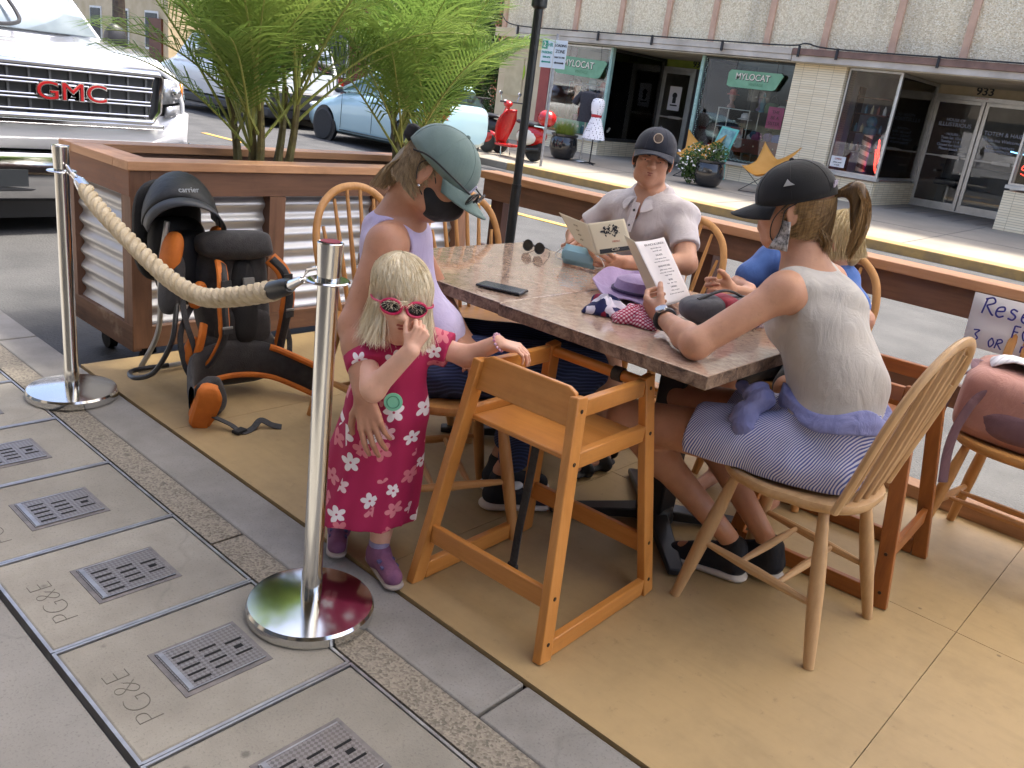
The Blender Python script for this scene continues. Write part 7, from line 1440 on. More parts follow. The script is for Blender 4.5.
    # face mask hanging from the ear, watch
    ear = F.P(-.082, -.01, -.01); pt = cloth('patterned_mask', '#1a1a1e', '#0d0d10', 4); b = MB(); b.grid([[ear+V3(-.004, .01, -.02-.015*i)+V3(.004*math.sin(i*.9)*j, .007*(j-1)*(1+.25*i), 0) for j in range(4)] for i in range(6)]); 
    mk = M('mask_spots', '#c8c2bc', '#0c0c0e', 110, .8); b.build('hanging_mask', mk, t, solid=.006)
    b = MB(); b.tube(spl([F.P(-.083, -.016, .02), F.P(-.086, .012, .0), F.P(-.083, .02, -.04), ear+V3(-.002, .035, -.085)], 5), .0016, 5); b.tube(spl([F.P(-.083, .0, .025), F.P(-.08, .04, -.02), F.P(-.062, .05, -.07), ear+V3(.0, .02, -.09)], 5), .0016, 5); b.build('mask_loop', black_m, t)
    wv = nrm(wL-eL); wc = wL-wv*.012; b = MB(); u_ = nrm(np.cross(wv, (0, 0, 1))); v2 = np.cross(u_, wv); b.tube([wc+(u_*math.cos(a*PI/12)+v2*math.sin(a*PI/12))*.0265 for a in range(24)], .009, 8, closed=True, flat=1, up=None); b.v = [tuple(Vector(p)) for p in b.v]; w1 = b.build('watch_strap', M('watch_black', (.02, .02, .022), None, 5, .4), t)
    q = wc+nrm(-u_*.5+v2*.85)*.034; b = MB(); b.lathe([(0, -.004), (.017, -.004), (.018, 0), (.016, .004), (0, .004)], (0, 0, 0), 24); zz = Vector(nrm(-u_*.5+v2*.85)); m_ = zz.to_track_quat('Z', 'Y').to_matrix(); b.v = [tuple(Vector(q)+m_@Vector(p)) for p in b.v]; b.build('watch_face', M('watch_silver', (.5, .5, .5), None, 5, .2, .8), w1)
womanA()
# ---------------------------------------------------------------- woman in grey-green cap
def womanL():
    t = thing('person', 'woman in a lavender tank top, grey-green cap and black face mask leaning over the girl', 'person', (1.8, 1.8, .006))
    F = Fr((1.635, 1.745, 1.10), (.36, -.74, -.60), (.25, -.18, 1), 1.04); s = SDF(); pel = V3(1.69, 1.81, .55); wa = V3(1.635, 1.86, .72); ch = V3(1.62, 1.875, .885); shR, shL = V3(1.495, 1.765, .905), V3(1.71, 1.96, .915)
    head(s, F, neck=(1.60, 1.83, .985)); s.cap(pel, wa, .128, .095, .05); s.cap(wa, ch, .095, .095, .05); s.cap(shR, shL, .052, .052, .06); s.cap((1.61, 1.86, .94), (1.605, 1.825, 1.0), .062, .05, .04)
    eR, wR = V3(1.375, 1.725, .70), V3(1.305, 1.585, .565); s.cap(shR, eR, .056, .046, .03); s.cap(eR, lerp(eR, wR, .3), .045, .042, .02); s.cap(lerp(eR, wR, .3), wR, .041, .028, .02)
    hand(s, wR, (.05, -.38, -.88), (.70, .50, -.05), -1, .92, ((10, 18, 12), (12, 20, 12), (16, 22, 14), (20, 24, 14)), (.7, .15, .1), .10)
    eL, wL = V3(1.86, 1.93, .70), V3(1.78, 1.72, .62); s.cap(shL, eL, .048, .04, .03); s.cap(eL, wL, .038, .027, .02); hand(s, wL, (-.5, -.8, -.1), (-.3, .1, -.9), 1, .95)
    hips = [V3(1.76, 1.71, .53), V3(1.86, 1.86, .53)]; kn = [V3(2.12, 1.50, .53), V3(2.24, 1.66, .53)]; an = [V3(1.98, 1.66, .14), V3(2.08, 1.76, .14)]
    for i in (0, 1): s.cap(hips[i], kn[i], .085, .06, .04); s.cap(kn[i], an[i], .055, .033, .03)
    sdf_obj('body', s, skL, t, .0075, [(V3(*wR)+V3(0, -.04, -.08), .12, .003), (F.c, .135, .004)])
    g = SDF(); g.cap(pel+V3(0, 0, .06), wa, .136, .108, .05); g.cap(wa, ch, .106, .106, .05); g.cap(lerp(shR, shL, .20), lerp(shR, shL, .80), .064, .064, .05)
    ar = nrm(shR-shL)
    def cuts(X, Y, Z):
        d = .58-Z
        for c_ in (shR+V3(0, 0, -.03), shL+V3(0, 0, -.03)): d = np.maximum(d, -(np.sqrt(((X-c_[0])/.075)**2+((Y-c_[1])/.075)**2+((Z-c_[2])/.105)**2)-1)*.06)
        return np.maximum(d, -(np.sqrt(((X-1.615)/.085)**2+((Y-1.80)/.085)**2+((Z-1.03)/.065)**2)-1)*.05)
    lav = cloth('tank_lavender', '#c9bedd', '#b3a6cc', 8, b2=.5); tk = sdf_obj('tank_top', g, lav, t, .006, cuts=cuts, disp=fold(None, .004, 40, (.6, -.3, .6)))
    g = SDF(); g.cap(pel+V3(0, 0, -.02), pel+V3(-.01, .01, .04), .130, .120, .05)
    for i in (0, 1): g.cap(hips[i], kn[i], .100, .078, .05); g.cap(kn[i], lerp(kn[i], an[i], .85), .074, .058, .03)
    sdf_obj('trousers', g, striped('navy_pinstripe', '#1f2c4c', '#3a4a74', (.3, .5, .8), 110, .62, .02), t, .008, disp=fold(None, .005, 42, (.8, .2, .5)))
    for i in (0, 1):
        a = an[i]; dd = V3(.12, -.09, 0); g = SDF(); g.cap(a+V3(-.02, .01, -.085), a+dd+V3(0, 0, -.105), .038, .034, .03, ((0, 0, 1), .9)); g.cap(a+V3(0, 0, -.03), a+V3(-.005, 0, -.07), .042, .042, .02); sh_ = sdf_obj('shoe', g, M('shoe_navy', '#171b26'), t, .006); g = SDF(); g.cap(a+V3(-.025, .01, -.118), a+dd+V3(0, 0, -.120), .044, .042, .02, ((0, 0, 1), .4)); sdf_obj('sole', g, M('sole_white', '#cfc7bd'), sh_, .006)
        b = MB(); b.ell(a+V3(.045, -.03, -.055), (.03, .02, .012)); b.build('strap', white_m, sh_)
    cm = cloth('cap_sage', '#6f8480', '#5d716e', 10, b2=.12); c_, G_ = cap_(F, t, cm, cm, .022, .078, pitch=R(-2))
    b = MB(); b.bx(-.004, .004, -.002, .002, -.011, .011); b.bx(-.004, .010, -.002, .002, -.013, -.008); q = G_.P(.03, .103, .05); b.v = [tuple(q+G_.r*p[0]+G_.f*p[1]+G_.u*p[2]) for p in b.v]; b.build('cap_logo', M('logo_lilac', '#c9c5e0', None, 4, .5), c_)
    # black face mask
    mb = SDF(); mb.ell(F.P(0, .040, -.046), V3(.066, .068, .060)*F.s, F.M(), .02); mb.ell(F.P(0, .098, -.034), V3(.022, .024, .030)*F.s, F.M(), .02); fu, fc = F.u, F.c
    sdf_obj('face_mask', mb, cloth('mask_black', '#1d1d21', '#141417', 12), t, .004, cuts=lambda X, Y, Z: np.maximum(((X-fc[0])*fu[0]+(Y-fc[1])*fu[1]+(Z-fc[2])*fu[2])-.004, -((X-fc[0])*F.f[0]+(Y-fc[1])*F.f[1]+(Z-fc[2])*F.f[2])+.008))
    b = MB()
    for e in (-1, 1): b.tube(spl([F.P(e*.052, .045, -.03), F.P(e*.068, .02, .0), F.P(e*.08, -.014, .022), F.P(e*.087, -.03, .0), F.P(e*.078, -.01, -.035), F.P(e*.056, .04, -.065)], 5), .0016, 5)
    b.build('mask_loop', black_m, t); b = MB(); b.ell(F.P(.079, .004, -.042), (.004,)*3, n=8, m=6); b.build('earring', chrome, t)
    eyes(F, t)
    # sunglasses pushed onto the brim
    S = Fr(G_.P(0, .112, .030), G_.f, G_.u, 1.15); g2 = thing('sunglasses', 'black sunglasses resting on the brim of the grey-green cap', 'sunglasses', tuple(S.c)); b = MB()
    for e in (-1, 1): b.tube([S.P(e*.036+.025*math.cos(a*PI/8), .012-.006*abs(e*.036+.025*math.cos(a*PI/8))/.06, .018*math.sin(a*PI/8)) for a in range(16)], .003, 6, closed=True); b.tube(spl([S.P(e*.062, .0, .008), S.P(e*.082, -.05, .008), S.P(e*.088, -.12, .002), S.P(e*.084, -.16, -.015)], 5), .0026, 6)
    b.tube([S.P(-.012, .012, .004), S.P(.012, .012, .004)], .0026, 6); b.build('frame', black_m, g2); b = MB()
    for e in (-1, 1): b.ell(S.P(e*.036, .009, 0), (.024, .024, .018), n=16, m=8); 
    b.v = [tuple(Vector(p)-Vector(S.f)*Vector(S.f).dot(Vector(p)-Vector(S.P(0, .009, 0)))*.85) for p in b.v]; b.build('lens', M('dark_lens', (.03, .03, .025)), g2)
    hm = hairmat('hair_ash_blonde', '#b39b78', '#7f6a4c'); rnd = random.Random(9); paths = []; B0 = Vector(F.P(0, -.108, .03))
    for i in range(3200):
        az = R(72+(108)*rnd.random())*(1 if rnd.random() < .5 else -1); z_ = -.08+.10*rnd.random(); pts = []
        for k in range(7): u = k/6; a2 = az+(math.copysign(PI, az)-az)*u*.9; zz = z_+(.02-z_)*u**1.5; wq = 1-.08*max(0, -zz/.08)**1.5; pts.append(F.P(math.sin(a2)*.080*wq, -.008+math.cos(a2)*.101*wq, zz))
        paths.append(pts)
    for i in range(900):
        a = rnd.random()*2*PI; r_ = .03*rnd.random()**.5; o1 = V3(math.cos(a), math.sin(a), 0)*r_; P_ = [F.P(.05*math.cos(a), -.085, -.03), Vector(F.P(.05*math.cos(a), -.10, -.07))+Vector(o1), Vector(F.P(.05*math.cos(a), -.095, -.115-.03*rnd.random()))+Vector(o1*1.3)]; paths.append(spl(P_, 3))
    strands('hair', hm, t, paths, .0007, 3); g = SDF(); g.ell(F.P(0, -.02, -.01), V3(.073, .082, .078), F.M(), .02); g.cap(F.P(0, -.07, -.03), F.P(0, -.085, -.09), .045, .03, .03); n2 = F.f
    sdf_obj('hair_volume', g, hairmat('hair_under_ash', '#8f7a5c', '#6b583e'), t, .006, cuts=lambda X, Y, Z: (X-F.c[0])*n2[0]+(Y-F.c[1])*n2[1]+(Z-F.c[2])*n2[2]+.012)
    b = MB(); b.grid(blob(F.P(0, -.118, .03), (.022, .022, .026), (0, 0, 0), 2.2, wob=.12, seed=2)); b.build('hair_tie', M('scrunchie_black', (.02, .018, .02), None, 20, .9), t)
womanL()
# ---------------------------------------------------------------- blonde girl
def girl():
    t = thing('person', 'small blonde girl in pink sunglasses and a magenta flowered dress standing by the high chair', 'person', (1.43, 1.66, .006))
    F = Fr((1.43, 1.615, .800), (-.60, -.80, .0), (.05, -.05, 1), .97); s = SDF(); a_ = nrm((.83, -.55, .08)); shc = V3(1.445, 1.635, .662); shX, shW = shc+a_*.098, shc-a_*.098   # X: own left (image right)
    head(s, F, 1, neck=(1.445, 1.635, .69)); s.cap((1.45, 1.66, .42), (1.45, 1.645, .62), .085, .078, .04); s.cap(shX, shW, .034, .034, .04)
    eX, wX = V3(1.60, 1.50, .625), V3(1.592, 1.395, .71); eX = V3(1.575, 1.50, .655); wX = V3(1.60, 1.415, .715); s.cap(shX, eX, .032, .027, .02); s.cap(eX, wX, .027, .021, .02); hand(s, wX, (.45, -.55, -.10), (.1, .1, -1), 1, .62, ((30, 35, 20),)*4, (.7, .3, .2))
    eW = V3(1.335, 1.60, .575); wW = V3(1.362, 1.487, .706); eW = V3(1.315, 1.565, .585); s.cap(shW, eW, .034, .030, .02); s.cap(eW, wW, .030, .022, .02); hand(s, wW, (.35, -.10, .75), (.55, .9, .0), 1, .62, ((60, 70, 40), (65, 75, 40), (70, 75, 40), (70, 75, 40)), (.8, .5, .3))
    fX, fW = V3(1.415, 1.605, .075), V3(1.425, 1.80, .075)
    for hp, f in ((V3(1.475, 1.635, .40), fX), (V3(1.425, 1.70, .40), fW)): s.cap(hp, lerp(hp, f, .5), .05, .043, .03); s.cap(lerp(hp, f, .5), f, .042, .028, .02)
    sdf_obj('body', s, skG, t, .006, [(wW+V3(.02, 0, .03), .055, .002), (wX+V3(.02, -.03, 0), .055, .002), (F.c, .12, .0035)])
    g = SDF(); g.cap((1.45, 1.655, .50), (1.445, 1.64, .64), .096, .090, .03); g.cap((1.45, 1.665, .46), (1.43, 1.70, .15), .114, .156, .05); g.cap(shX, shW, .040, .040, .03)
    for a, e in ((shX, eX), (shW, eW)): g.cap(a, lerp(a, e, .42), .046, .050, .02)
    ax = [(nrm(e-a), a+(e-a)*.5, a) for a, e in ((shX, eX), (shW, eW))]
    def cuts(X, Y, Z):
        d = .155-Z
        for n_, p_, a in ax:
            c = (X-p_[0])*n_[0]+(Y-p_[1])*n_[1]+(Z-p_[2])*n_[2]; near = np.sqrt((X-p_[0])**2+(Y-p_[1])**2+(Z-p_[2])**2) < .095; out_ = ((X-shc[0])**2+(Y-shc[1])**2)**.5 > .085; d = np.maximum(d, np.where(near & out_, c, -1))
        return np.maximum(d, -(np.sqrt(((X-1.43)/.055)**2+((Y-1.61)/.055)**2+((Z-.715)/.04)**2)-1)*.04)
    m, tt, b_ = nmat('magenta_floral'); v = coords(tt); vo = N(tt, 'ShaderNodeTexVoronoi'); vo.inputs['Scale'].default_value = 12.5; vo.inputs['Randomness'].default_value = .95; tt.links.new(v, vo.inputs['Vector'])
    df = N(tt, 'ShaderNodeVectorMath'); df.operation = 'SUBTRACT'; tt.links.new(v, df.inputs[0]); tt.links.new(vo.outputs['Position'], df.inputs[1])
    dr = N(tt, 'ShaderNodeVectorMath'); dr.operation = 'DOT_PRODUCT'; dr.inputs[1].default_value = (.74, -.67, 0); tt.links.new(df.outputs[0], dr.inputs[0]); sz = N(tt, 'ShaderNodeSeparateXYZ'); tt.links.new(df.outputs[0], sz.inputs[0])
    an_ = mth(tt, 'ARCTAN2', dr.outputs['Value'], sz.outputs[2]); sc2 = N(tt, 'ShaderNodeSeparateColor'); tt.links.new(vo.outputs['Color'], sc2.inputs[0])
    pet = mth(tt, 'ABSOLUTE', mth(tt, 'COSINE', mth(tt, 'MULTIPLY_ADD', an_, 2.5, mth(tt, 'MULTIPLY', sc2.outputs[0], 6.28)))); rad_ = mth(tt, 'MULTIPLY', mth(tt, 'MULTIPLY_ADD', pet, .55, .45), mth(tt, 'MULTIPLY_ADD', sc2.outputs[1], .014, .017))
    ln = mth(tt, 'SQRT', mth(tt, 'ADD', mth(tt, 'MULTIPLY', dr.outputs['Value'], dr.outputs['Value']), mth(tt, 'MULTIPLY', sz.outputs[2], sz.outputs[2]))); mask = mth(tt, 'LESS_THAN', ln, rad_); cen = mth(tt, 'LESS_THAN', ln, .0035)
    fc_ = ramp(tt, sc2.outputs[2], [(.0, srgb('#e8dfe2')), (.45, srgb('#efe6e8')), (.55, srgb('#d98a94')), (1, srgb('#d2707c'))]); base = mix(tt, noise(tt, v, 6, 3), srgb('#9c1648'), srgb('#b52056')); c1 = mix(tt, mask, base, fc_); c1 = mix(tt, cen, c1, srgb('#b5405c')); tt.links.new(c1, b_.inputs['Base Color']); b_.inputs['Roughness'].default_value = .8
    dp = fold(None, .004, 60, (.74, -.67, 0)); dr_ = sdf_obj('dress', g, m, t, .0055, cuts=cuts, disp=lambda X, Y, Z: dp(X, Y, Z)*np.clip((.62-Z)/.3, .2, 1.6)*1.7)
    fd = V3(-.60, -.80, 0)
    for f, dd in ((fX, V3(-.03, -.11, 0)), (fW, V3(-.07, -.08, 0))):
        g = SDF(); g.cap(f+V3(.012, .02, -.032), f+dd*.9+V3(0, 0, -.042), .030, .027, .02); g.cap(f+V3(0, 0, -.01), f+V3(0, 0, -.04), .032, None, .02); sh_ = sdf_obj('shoe', g, M('shoe_mauve', '#8a5a78', '#74476a', 30, .8, bmp=.3), t, .0045); g = SDF(); g.cap(f+V3(.015, .025, -.060), f+dd*.95+V3(0, 0, -.061), .033, .030, .02, ((0, 0, 1), .35)); sdf_obj('sole', g, M('sole_grey', '#b0a39a', None, 10, .7), sh_, .0045)
        b = MB(); q = f+dd*.45; sd = nrm(np.cross(dd, (0, 0, 1)))
        for k in (0, 1): b.bar(q+dd*.22*k+sd*.026+V3(0, 0, -.018-.006*k), q+dd*.22*k-sd*.026+V3(0, 0, -.018-.006*k), .012, .006)
        b.build('strap', M('shoe_strap_violet', '#5d5a86', None, 10, .7), sh_); b = MB(); b.lathe([(.027, .0), (.030, .012), (.028, .022)], tuple(f+V3(0, 0, -.002)), 16); b.build('sock', M('sock_lilac', '#9a93b5', None, 10, .9), t)
    hm = hairmat('hair_platinum', '#f8efd8', '#e4d3b0')
    def ln_(az):
        a = abs(az)
        if a < .30: return .012
        if a < .55: return -.002
        return -.112
    pth = bob(F, (.081, .099, .093), ln_, 6500, 21, crown=(.015, .01), lift=1.0, jit=.014, flare=.02); strands('hair', hm, t, pth, .0006, 5)
    g = SDF(); g.ell(F.P(0, -.014, .030), V3(.078, .092, .091)*F.s, F.M(), .02); g.cap(F.P(-.045, -.03, 0), F.P(-.05, -.025, -.085), .038, .034, .03); g.cap(F.P(.045, -.03, 0), F.P(.05, -.025, -.085), .038, .034, .03); g.cap(F.P(0, -.05, 0), F.P(0, -.05, -.085), .045, .04, .03); fc2, ff, fu = F.c, F.f, F.u
    sdf_obj('hair_volume', g, hairmat('hair_under_blonde', '#e2d0a8', '#c4ac7e'), t, .006, cuts=lambda X, Y, Z: (lambda f_, u_: np.maximum(f_-.052-np.clip(u_-.035, 0, .1)*1.6, -u_-.10))((X-fc2[0])*ff[0]+(Y-fc2[1])*ff[1]+(Z-fc2[2])*ff[2], (X-fc2[0])*fu[0]+(Y-fc2[1])*fu[1]+(Z-fc2[2])*fu[2]))
    # pink sunglasses (worn)
    b = MB(); bl = MB()
    for e in (-1, 1):
        b.tube([F.P(e*.033+.0260*math.cos(a*PI/9), .104-.010*abs((e*.033+.0260*math.cos(a*PI/9))/.05)**2, .0+.0195*math.sin(a*PI/9)) for a in range(18)], .0036, 8, closed=True); b.tube(spl([F.P(e*.056, .09, .005), F.P(e*.078, .06, .004), F.P(e*.082, .0, .0)], 4), .0032, 6)
        bl.grid([[F.P(e*.034+.0265*v_*math.cos(a*PI/9), .1035-.010*abs((e*.034)/.05)**2-.006*v_*math.cos(a*PI/9)*e, .0195*v_*math.sin(a*PI/9)) for a in range(19)] for v_ in (0, .5, 1)])
    b.tube([F.P(-.011, .101, .003), F.P(0, .104, .006), F.P(.011, .101, .003)], .0036, 8); o = b.build('sunglasses_frame', M('pink_frame', '#d0285e', '#b31d4c', 5, .3), t); bl.build('sunglasses_lens', M('black_lens', (.012, .012, .015), None, 5, .04), o, solid=.001); lips(F, t, '#b5605a')
    # mint sticker and bracelet
    q = V3(1.37, 1.592, .575); b = MB(); n_ = Vector(nrm((-.62, -.75, .1))); mt = n_.to_track_quat('Z', 'Y').to_matrix(); b.lathe([(0, .001), (.024, .001), (.0245, 0), (.024, -.001)], (0, 0, 0), 28); c0 = Vector((1.372, 1.548, .545)); b.v = [tuple(c0+mt@Vector(p)) for p in b.v]; st = b.build('sticker', M('mint_sticker', '#86cfae', '#79c4a2', 8, .5), t); b = MB(); b.tube([c0+n_*.002+mt@Vector((.016*math.cos(a*PI/10), .016*math.sin(a*PI/10), 0)) for a in range(20)], .0011, 5, closed=True); b.build('sticker_ring', M('mint_dark', '#4f9a7c', None, 5, .5), st)
    wv = nrm(wX-eX); b = MB(); u_ = nrm(np.cross(wv, (0, 0, 1))); v2 = np.cross(u_, wv)
    for a in range(14): b.ell(wX+wv*.004+(u_*math.cos(a*PI/7)+v2*math.sin(a*PI/7))*.0235, (.0042,)*3, n=8, m=6)
    b.build('bead_bracelet', M('beads_mixed', '#d8d0e0', '#c0507a', 200, .3), t)
girl()
# ---------------------------------------------------------------- child in blue shirt, mostly hidden
def kid():
    t = thing('person', 'blond child in a blue t-shirt mostly hidden behind the woman in the black cap', 'person', (3.08, 1.2, .006))
    F = Fr((2.99, 1.135, .985), (-.35, .93, -.22), (0, 0, 1), .88); s = SDF(); pel = V3(3.10, 1.2, .54); ch = V3(3.02, 1.17, .83); shR, shL = V3(3.0, 1.35, .87), V3(3.0, 1.09, .845)
    head(s, F, neck=(3.01, 1.14, .91)); s.cap(pel, ch, .105, .105, .05); s.cap(shR, shL, .045, .045, .05)
    for a, e, w_, sg in ((shR, V3(2.90, 1.42, .76), V3(2.76, 1.30, .79), -1), (shL, V3(2.90, .94, .76), V3(2.74, 1.05, .79), 1)): s.cap(a, e, .038, .033, .03); s.cap(e, w_, .032, .022, .02); hand(s, w_, (-.8, .0, -.02), (0, 0, -1), sg, .8)
    for e in (1, -1): k_ = V3(2.72, 1.18+e*.12, .50); s.cap((3.08, 1.2+e*.07, .52), k_, .07, .05, .04); s.cap(k_, (2.80, 1.18+e*.12, .10), .045, .028, .03); s.cap((2.81, 1.18+e*.12, .05), (2.68, 1.18+e*.12, .035), .03, .024, .02)
    sdf_obj('body', s, skM, t, .008, [(F.c, .13, .0045)]); g = SDF(); g.cap(pel, ch, .125, .122, .05); g.cap(shR, shL, .06, .06, .05)
    for a, e in ((shR, V3(2.90, 1.42, .76)), (shL, V3(2.90, .94, .76))): g.cap(a, lerp(a, e, .6), .056, .056, .03)
    sdf_obj('t_shirt', g, cloth('tee_blue', '#4a6fb5', '#3c5c9c', 10), t, .008, cuts=lambda X, Y, Z: np.maximum(.53-Z, Z-.92), disp=fold(None, .004, 40, (0, .7, .7)))
    g = SDF()
    for e in (1, -1): g.cap((3.08, 1.2+e*.07, .52), (2.76, 1.18+e*.12, .50), .09, .075, .04)
    sdf_obj('shorts', g, cloth('shorts_black', '#1c1c20', '#141417'), t, .009)
    pth = bob(F, (.081, .099, .093), lambda a: .02 if abs(a) < .6 else -.062, 4000, 31, lift=1.0, jit=.008, flare=-.04); strands('hair', hairmat('hair_sandy', '#dccba4', '#b09a6e'), t, pth, .0007, 7)
    g = SDF(); g.ell(F.P(0, -.014, .030), V3(.077, .091, .089)*F.s, F.M(), .02); g.cap(F.P(0, -.05, 0), F.P(0, -.05, -.06), .045, .04, .03); sdf_obj('hair_volume', g, hairmat('hair_under_sandy', '#b39c6e', '#8f7850'), t, .007, cuts=lambda X, Y, Z: ((X-F.c[0])*F.f[0]+(Y-F.c[1])*F.f[1]+(Z-F.c[2])*F.f[2])-.045-np.clip((Z-F.c[2])-.03, 0, .1)*1.6); eyes(F, t); brows(F, t, '#6b5436'); lips(F, t, '#a8685c')
kid()
# ---------------------------------------------------------------- menus, hat, cloths, bag, mask on the table
creamp = leafmat('cream_card', (.74, .66, .50), (.70, .62, .46), .25); whitep = leafmat('white_card', (.82, .78, .79), (.78, .74, .75), .25)
def quadpt(P_, u, v): a, b_, c, d = [Vector(p) for p in P_]; return a*(1-u)*(1-v)+b_*u*(1-v)+c*u*v+d*(1-u)*v
t = thing('menu', 'cream folded menu with a leafy emblem held by the man', 'menu', (2.5, 1.8, .83))
LQ = [(2.555, 2.035, .925), (2.500, 1.853, .918), (2.468, 1.765, .822), (2.505, 1.900, .848)]; RQ = [(2.500, 1.853, .918), (2.555, 1.735, .958), (2.505, 1.640, .868), (2.468, 1.765, .822)]
sheet('left_leaf', LQ, creamp, t); sheet('right_leaf', RQ, creamp, t)
def onq(Q_, u, v, off=.002): 
    a, b_, c, d = [Vector(p) for p in Q_]; n_ = (b_-a).cross(d-a).normalized()
    if n_.x > 0: n_ = -n_
    return quadpt(Q_, u, v)+n_*off, (b_-a).normalized(), (a-d).normalized()
rnd = random.Random(2); b = MB()
for i in range(46):
    a = rnd.random()*2*PI; r_ = rnd.random()**.5; u, v = .56+.24*r_*math.cos(a), .32+.20*r_*math.sin(a); p, x, y = onq(RQ, u, v); s_ = .003+.006*rnd.random(); an_ = rnd.random()*PI; e = x*math.cos(an_)+y*math.sin(an_); f = -x*math.sin(an_)+y*math.cos(an_); b.add([p-e*s_, p-f*s_*.5, p+e*s_, p+f*s_*.5], [(0, 1, 2, 3)])
b.build('emblem', ink, t, smooth=0, fix=False)
b = MB(); b.add([onq(RQ, u, v)[0] for u, v in ((.12, .84), (.93, .86), (.97, .985), (.10, .975))], [(0, 1, 2, 3)]); b.build('dark_band', ink, t, smooth=0)
p, x, y = onq(RQ, .55, .91, .004); text('Cafe', 'lettering', p, .016, creamp, t, x, y, ext=.0003); p, x, y = onq(RQ, .62, .66); text('MENU', 'lettering', p, .010, redt, t, x, y, ext=.0003)
for k, s_ in enumerate(('starters', 'soups', 'salads', 'plates')): p, x, y = onq(LQ, .5, .25+.16*k); text(s_, 'lettering', p, .009, M('faint_ink', '#8a7a5f', None, 5, .7), t, x, y, ext=.0002)
t = thing('menu', 'white printed menu held by the woman in the black cap', 'menu', (2.27, 1.3, .8))
WQ = [(2.22, 1.455, .948), (2.36, 1.440, .960), (2.345, 1.292, .800), (2.20, 1.292, .788)]; BQ = [(2.245, 1.515, .957), (2.222, 1.457, .949), (2.202, 1.294, .789), (2.225, 1.365, .790)]
sheet('front_leaf', WQ, whitep, t, bend=lambda u, v: .006*math.sin(PI*u)); sheet('back_leaf', BQ, creamp, t)
gi = M('grey_print', '#7d7880', None, 5, .7); y_ = .1
for i, (s_, h, dy) in enumerate((('BRUNCH & LUNCH', .0105, .06), ('eggs any style, toast', .0065, .045), ('buttermilk stack', .0065, .07), ('SALADS', .009, .055), ('house greens, citrus', .0065, .045), ('warm beet and goat cheese', .0065, .075), ('SANDWICHES', .009, .055), ('grilled cheese, tomato', .0065, .045), ('turkey club on sourdough', .0065, .045), ('veggie burger', .0065, .075), ('SIDES', .008, .05), ('fries   slaw   fruit', .0065, .06), ('DRINKS', .008, .05), ('coffee tea juice', .0065, .05), ('ask your server about specials', .0055, .03))):
    p, x, y = onq(WQ, .5, y_, .0085 if True else 0); text(s_, 'lettering', p, h, ink if h > .007 else gi, t, x, y, ext=.0002); y_ += dy
t = thing('sun_hat', 'lavender sun hat lying on the table behind the white menu', 'hat', (2.34, 1.47, .75)); b = MB(); rows = []
for r_, z in ((.0, .060), (.04, .062), (.07, .05), (.078, .02), (.085, .008), (.12, .014), (.15, .03), (.152, .032)): rows.append([(2.34+r_*1.0*math.cos(a*PI/20), 1.49+r_*math.sin(a*PI/20), .757+z+.35*max(0, r_-.08)*math.sin(a*PI/20+.8)+.008*math.sin(a*.9)*(r_ > .1)) for a in range(41)])
b.grid(rows); b.build('brim_and_crown', cloth('hat_lavender', '#a892b4', '#8d779c', 12), t, solid=.004); b = MB(); b.tube([(2.34+.082*math.cos(a*PI/14), 1.49+.082*math.sin(a*PI/14), .775) for a in range(28)], .006, 6, closed=True); b.build('hat_band', cloth('band_plum', '#3e2a52', '#2a1c3a'), t)
def rumple(name, c, r_, mat, t, seed, n=34, amp=.35):
    rn = random.Random(seed); ph = [rn.random()*6.28 for _ in range(8)]; b = MB(); rows = []
    for i in range(n//2+1):
        u = i/(n//2); row = []
        for k in range(n+1):
            a = 2*PI*k/n; w_ = 1+amp*.5*math.sin(3*a+ph[0]+4*u)+amp*.35*math.sin(5*a+ph[1]-3*u)+amp*.2*math.sin(8*a+ph[2]+9*u); hgt = math.cos(u*PI/2)**.6*(1+amp*.5*math.sin(4*a+ph[3]+7*u)*u*2*(1-u)+amp*.3*math.sin(7*a+ph[4]))
            row.append((c[0]+r_[0]*u*w_*math.cos(a), c[1]+r_[1]*u*w_*math.sin(a), c[2]+r_[2]*hgt))
        rows.append(row)
    b.grid(rows); return b.build(name, mat, t, solid=.003)
def gingham():
    m, tt, b_ = nmat('red_gingham'); v = coords(tt, (1, 1, .6)); sp = N(tt, 'ShaderNodeSeparateXYZ'); tt.links.new(v, sp.inputs[0]); f = [mth(tt, 'GREATER_THAN', mth(tt, 'FRACT', mth(tt, 'MULTIPLY', mth(tt, 'ADD', sp.outputs[i], sp.outputs[2]), 95)), .5) for i in (0, 1)]
    s_ = mth(tt, 'MULTIPLY', mth(tt, 'ADD', f[0], f[1]), .5); tt.links.new(ramp(tt, s_, [(0, srgb('#e8d8dc')), (.5, srgb('#c2607a')), (1, srgb('#9a1c3c'))]), b_.inputs['Base Color']); b_.inputs['Roughness'].default_value = .9; return m
def navyfl():
    m, tt, b_ = nmat('navy_white_print'); vo = N(tt, 'ShaderNodeTexVoronoi'); vo.inputs['Scale'].default_value = 38; tt.links.new(coords(tt), vo.inputs['Vector']); sp = N(tt, 'ShaderNodeSeparateColor'); tt.links.new(vo.outputs['Color'], sp.inputs[0]); tt.links.new(ramp(tt, sp.outputs[0], [(0, srgb('#1c2248')), (.45, srgb('#23295a')), (.5, srgb('#d8d2de')), (.75, srgb('#d8d2de')), (.8, srgb('#8c1f3d')), (1, srgb('#8c1f3d'))]), b_.inputs['Base Color']); b_.inputs['Roughness'].default_value = .9; return m
t = thing('bib', 'crumpled navy and white patterned bib on the table by the watch hand', 'bib', (2.05, 1.40, .75)); rumple('cloth', (2.055, 1.405, .752), (.06, .065, .05), navyfl(), t, 3)
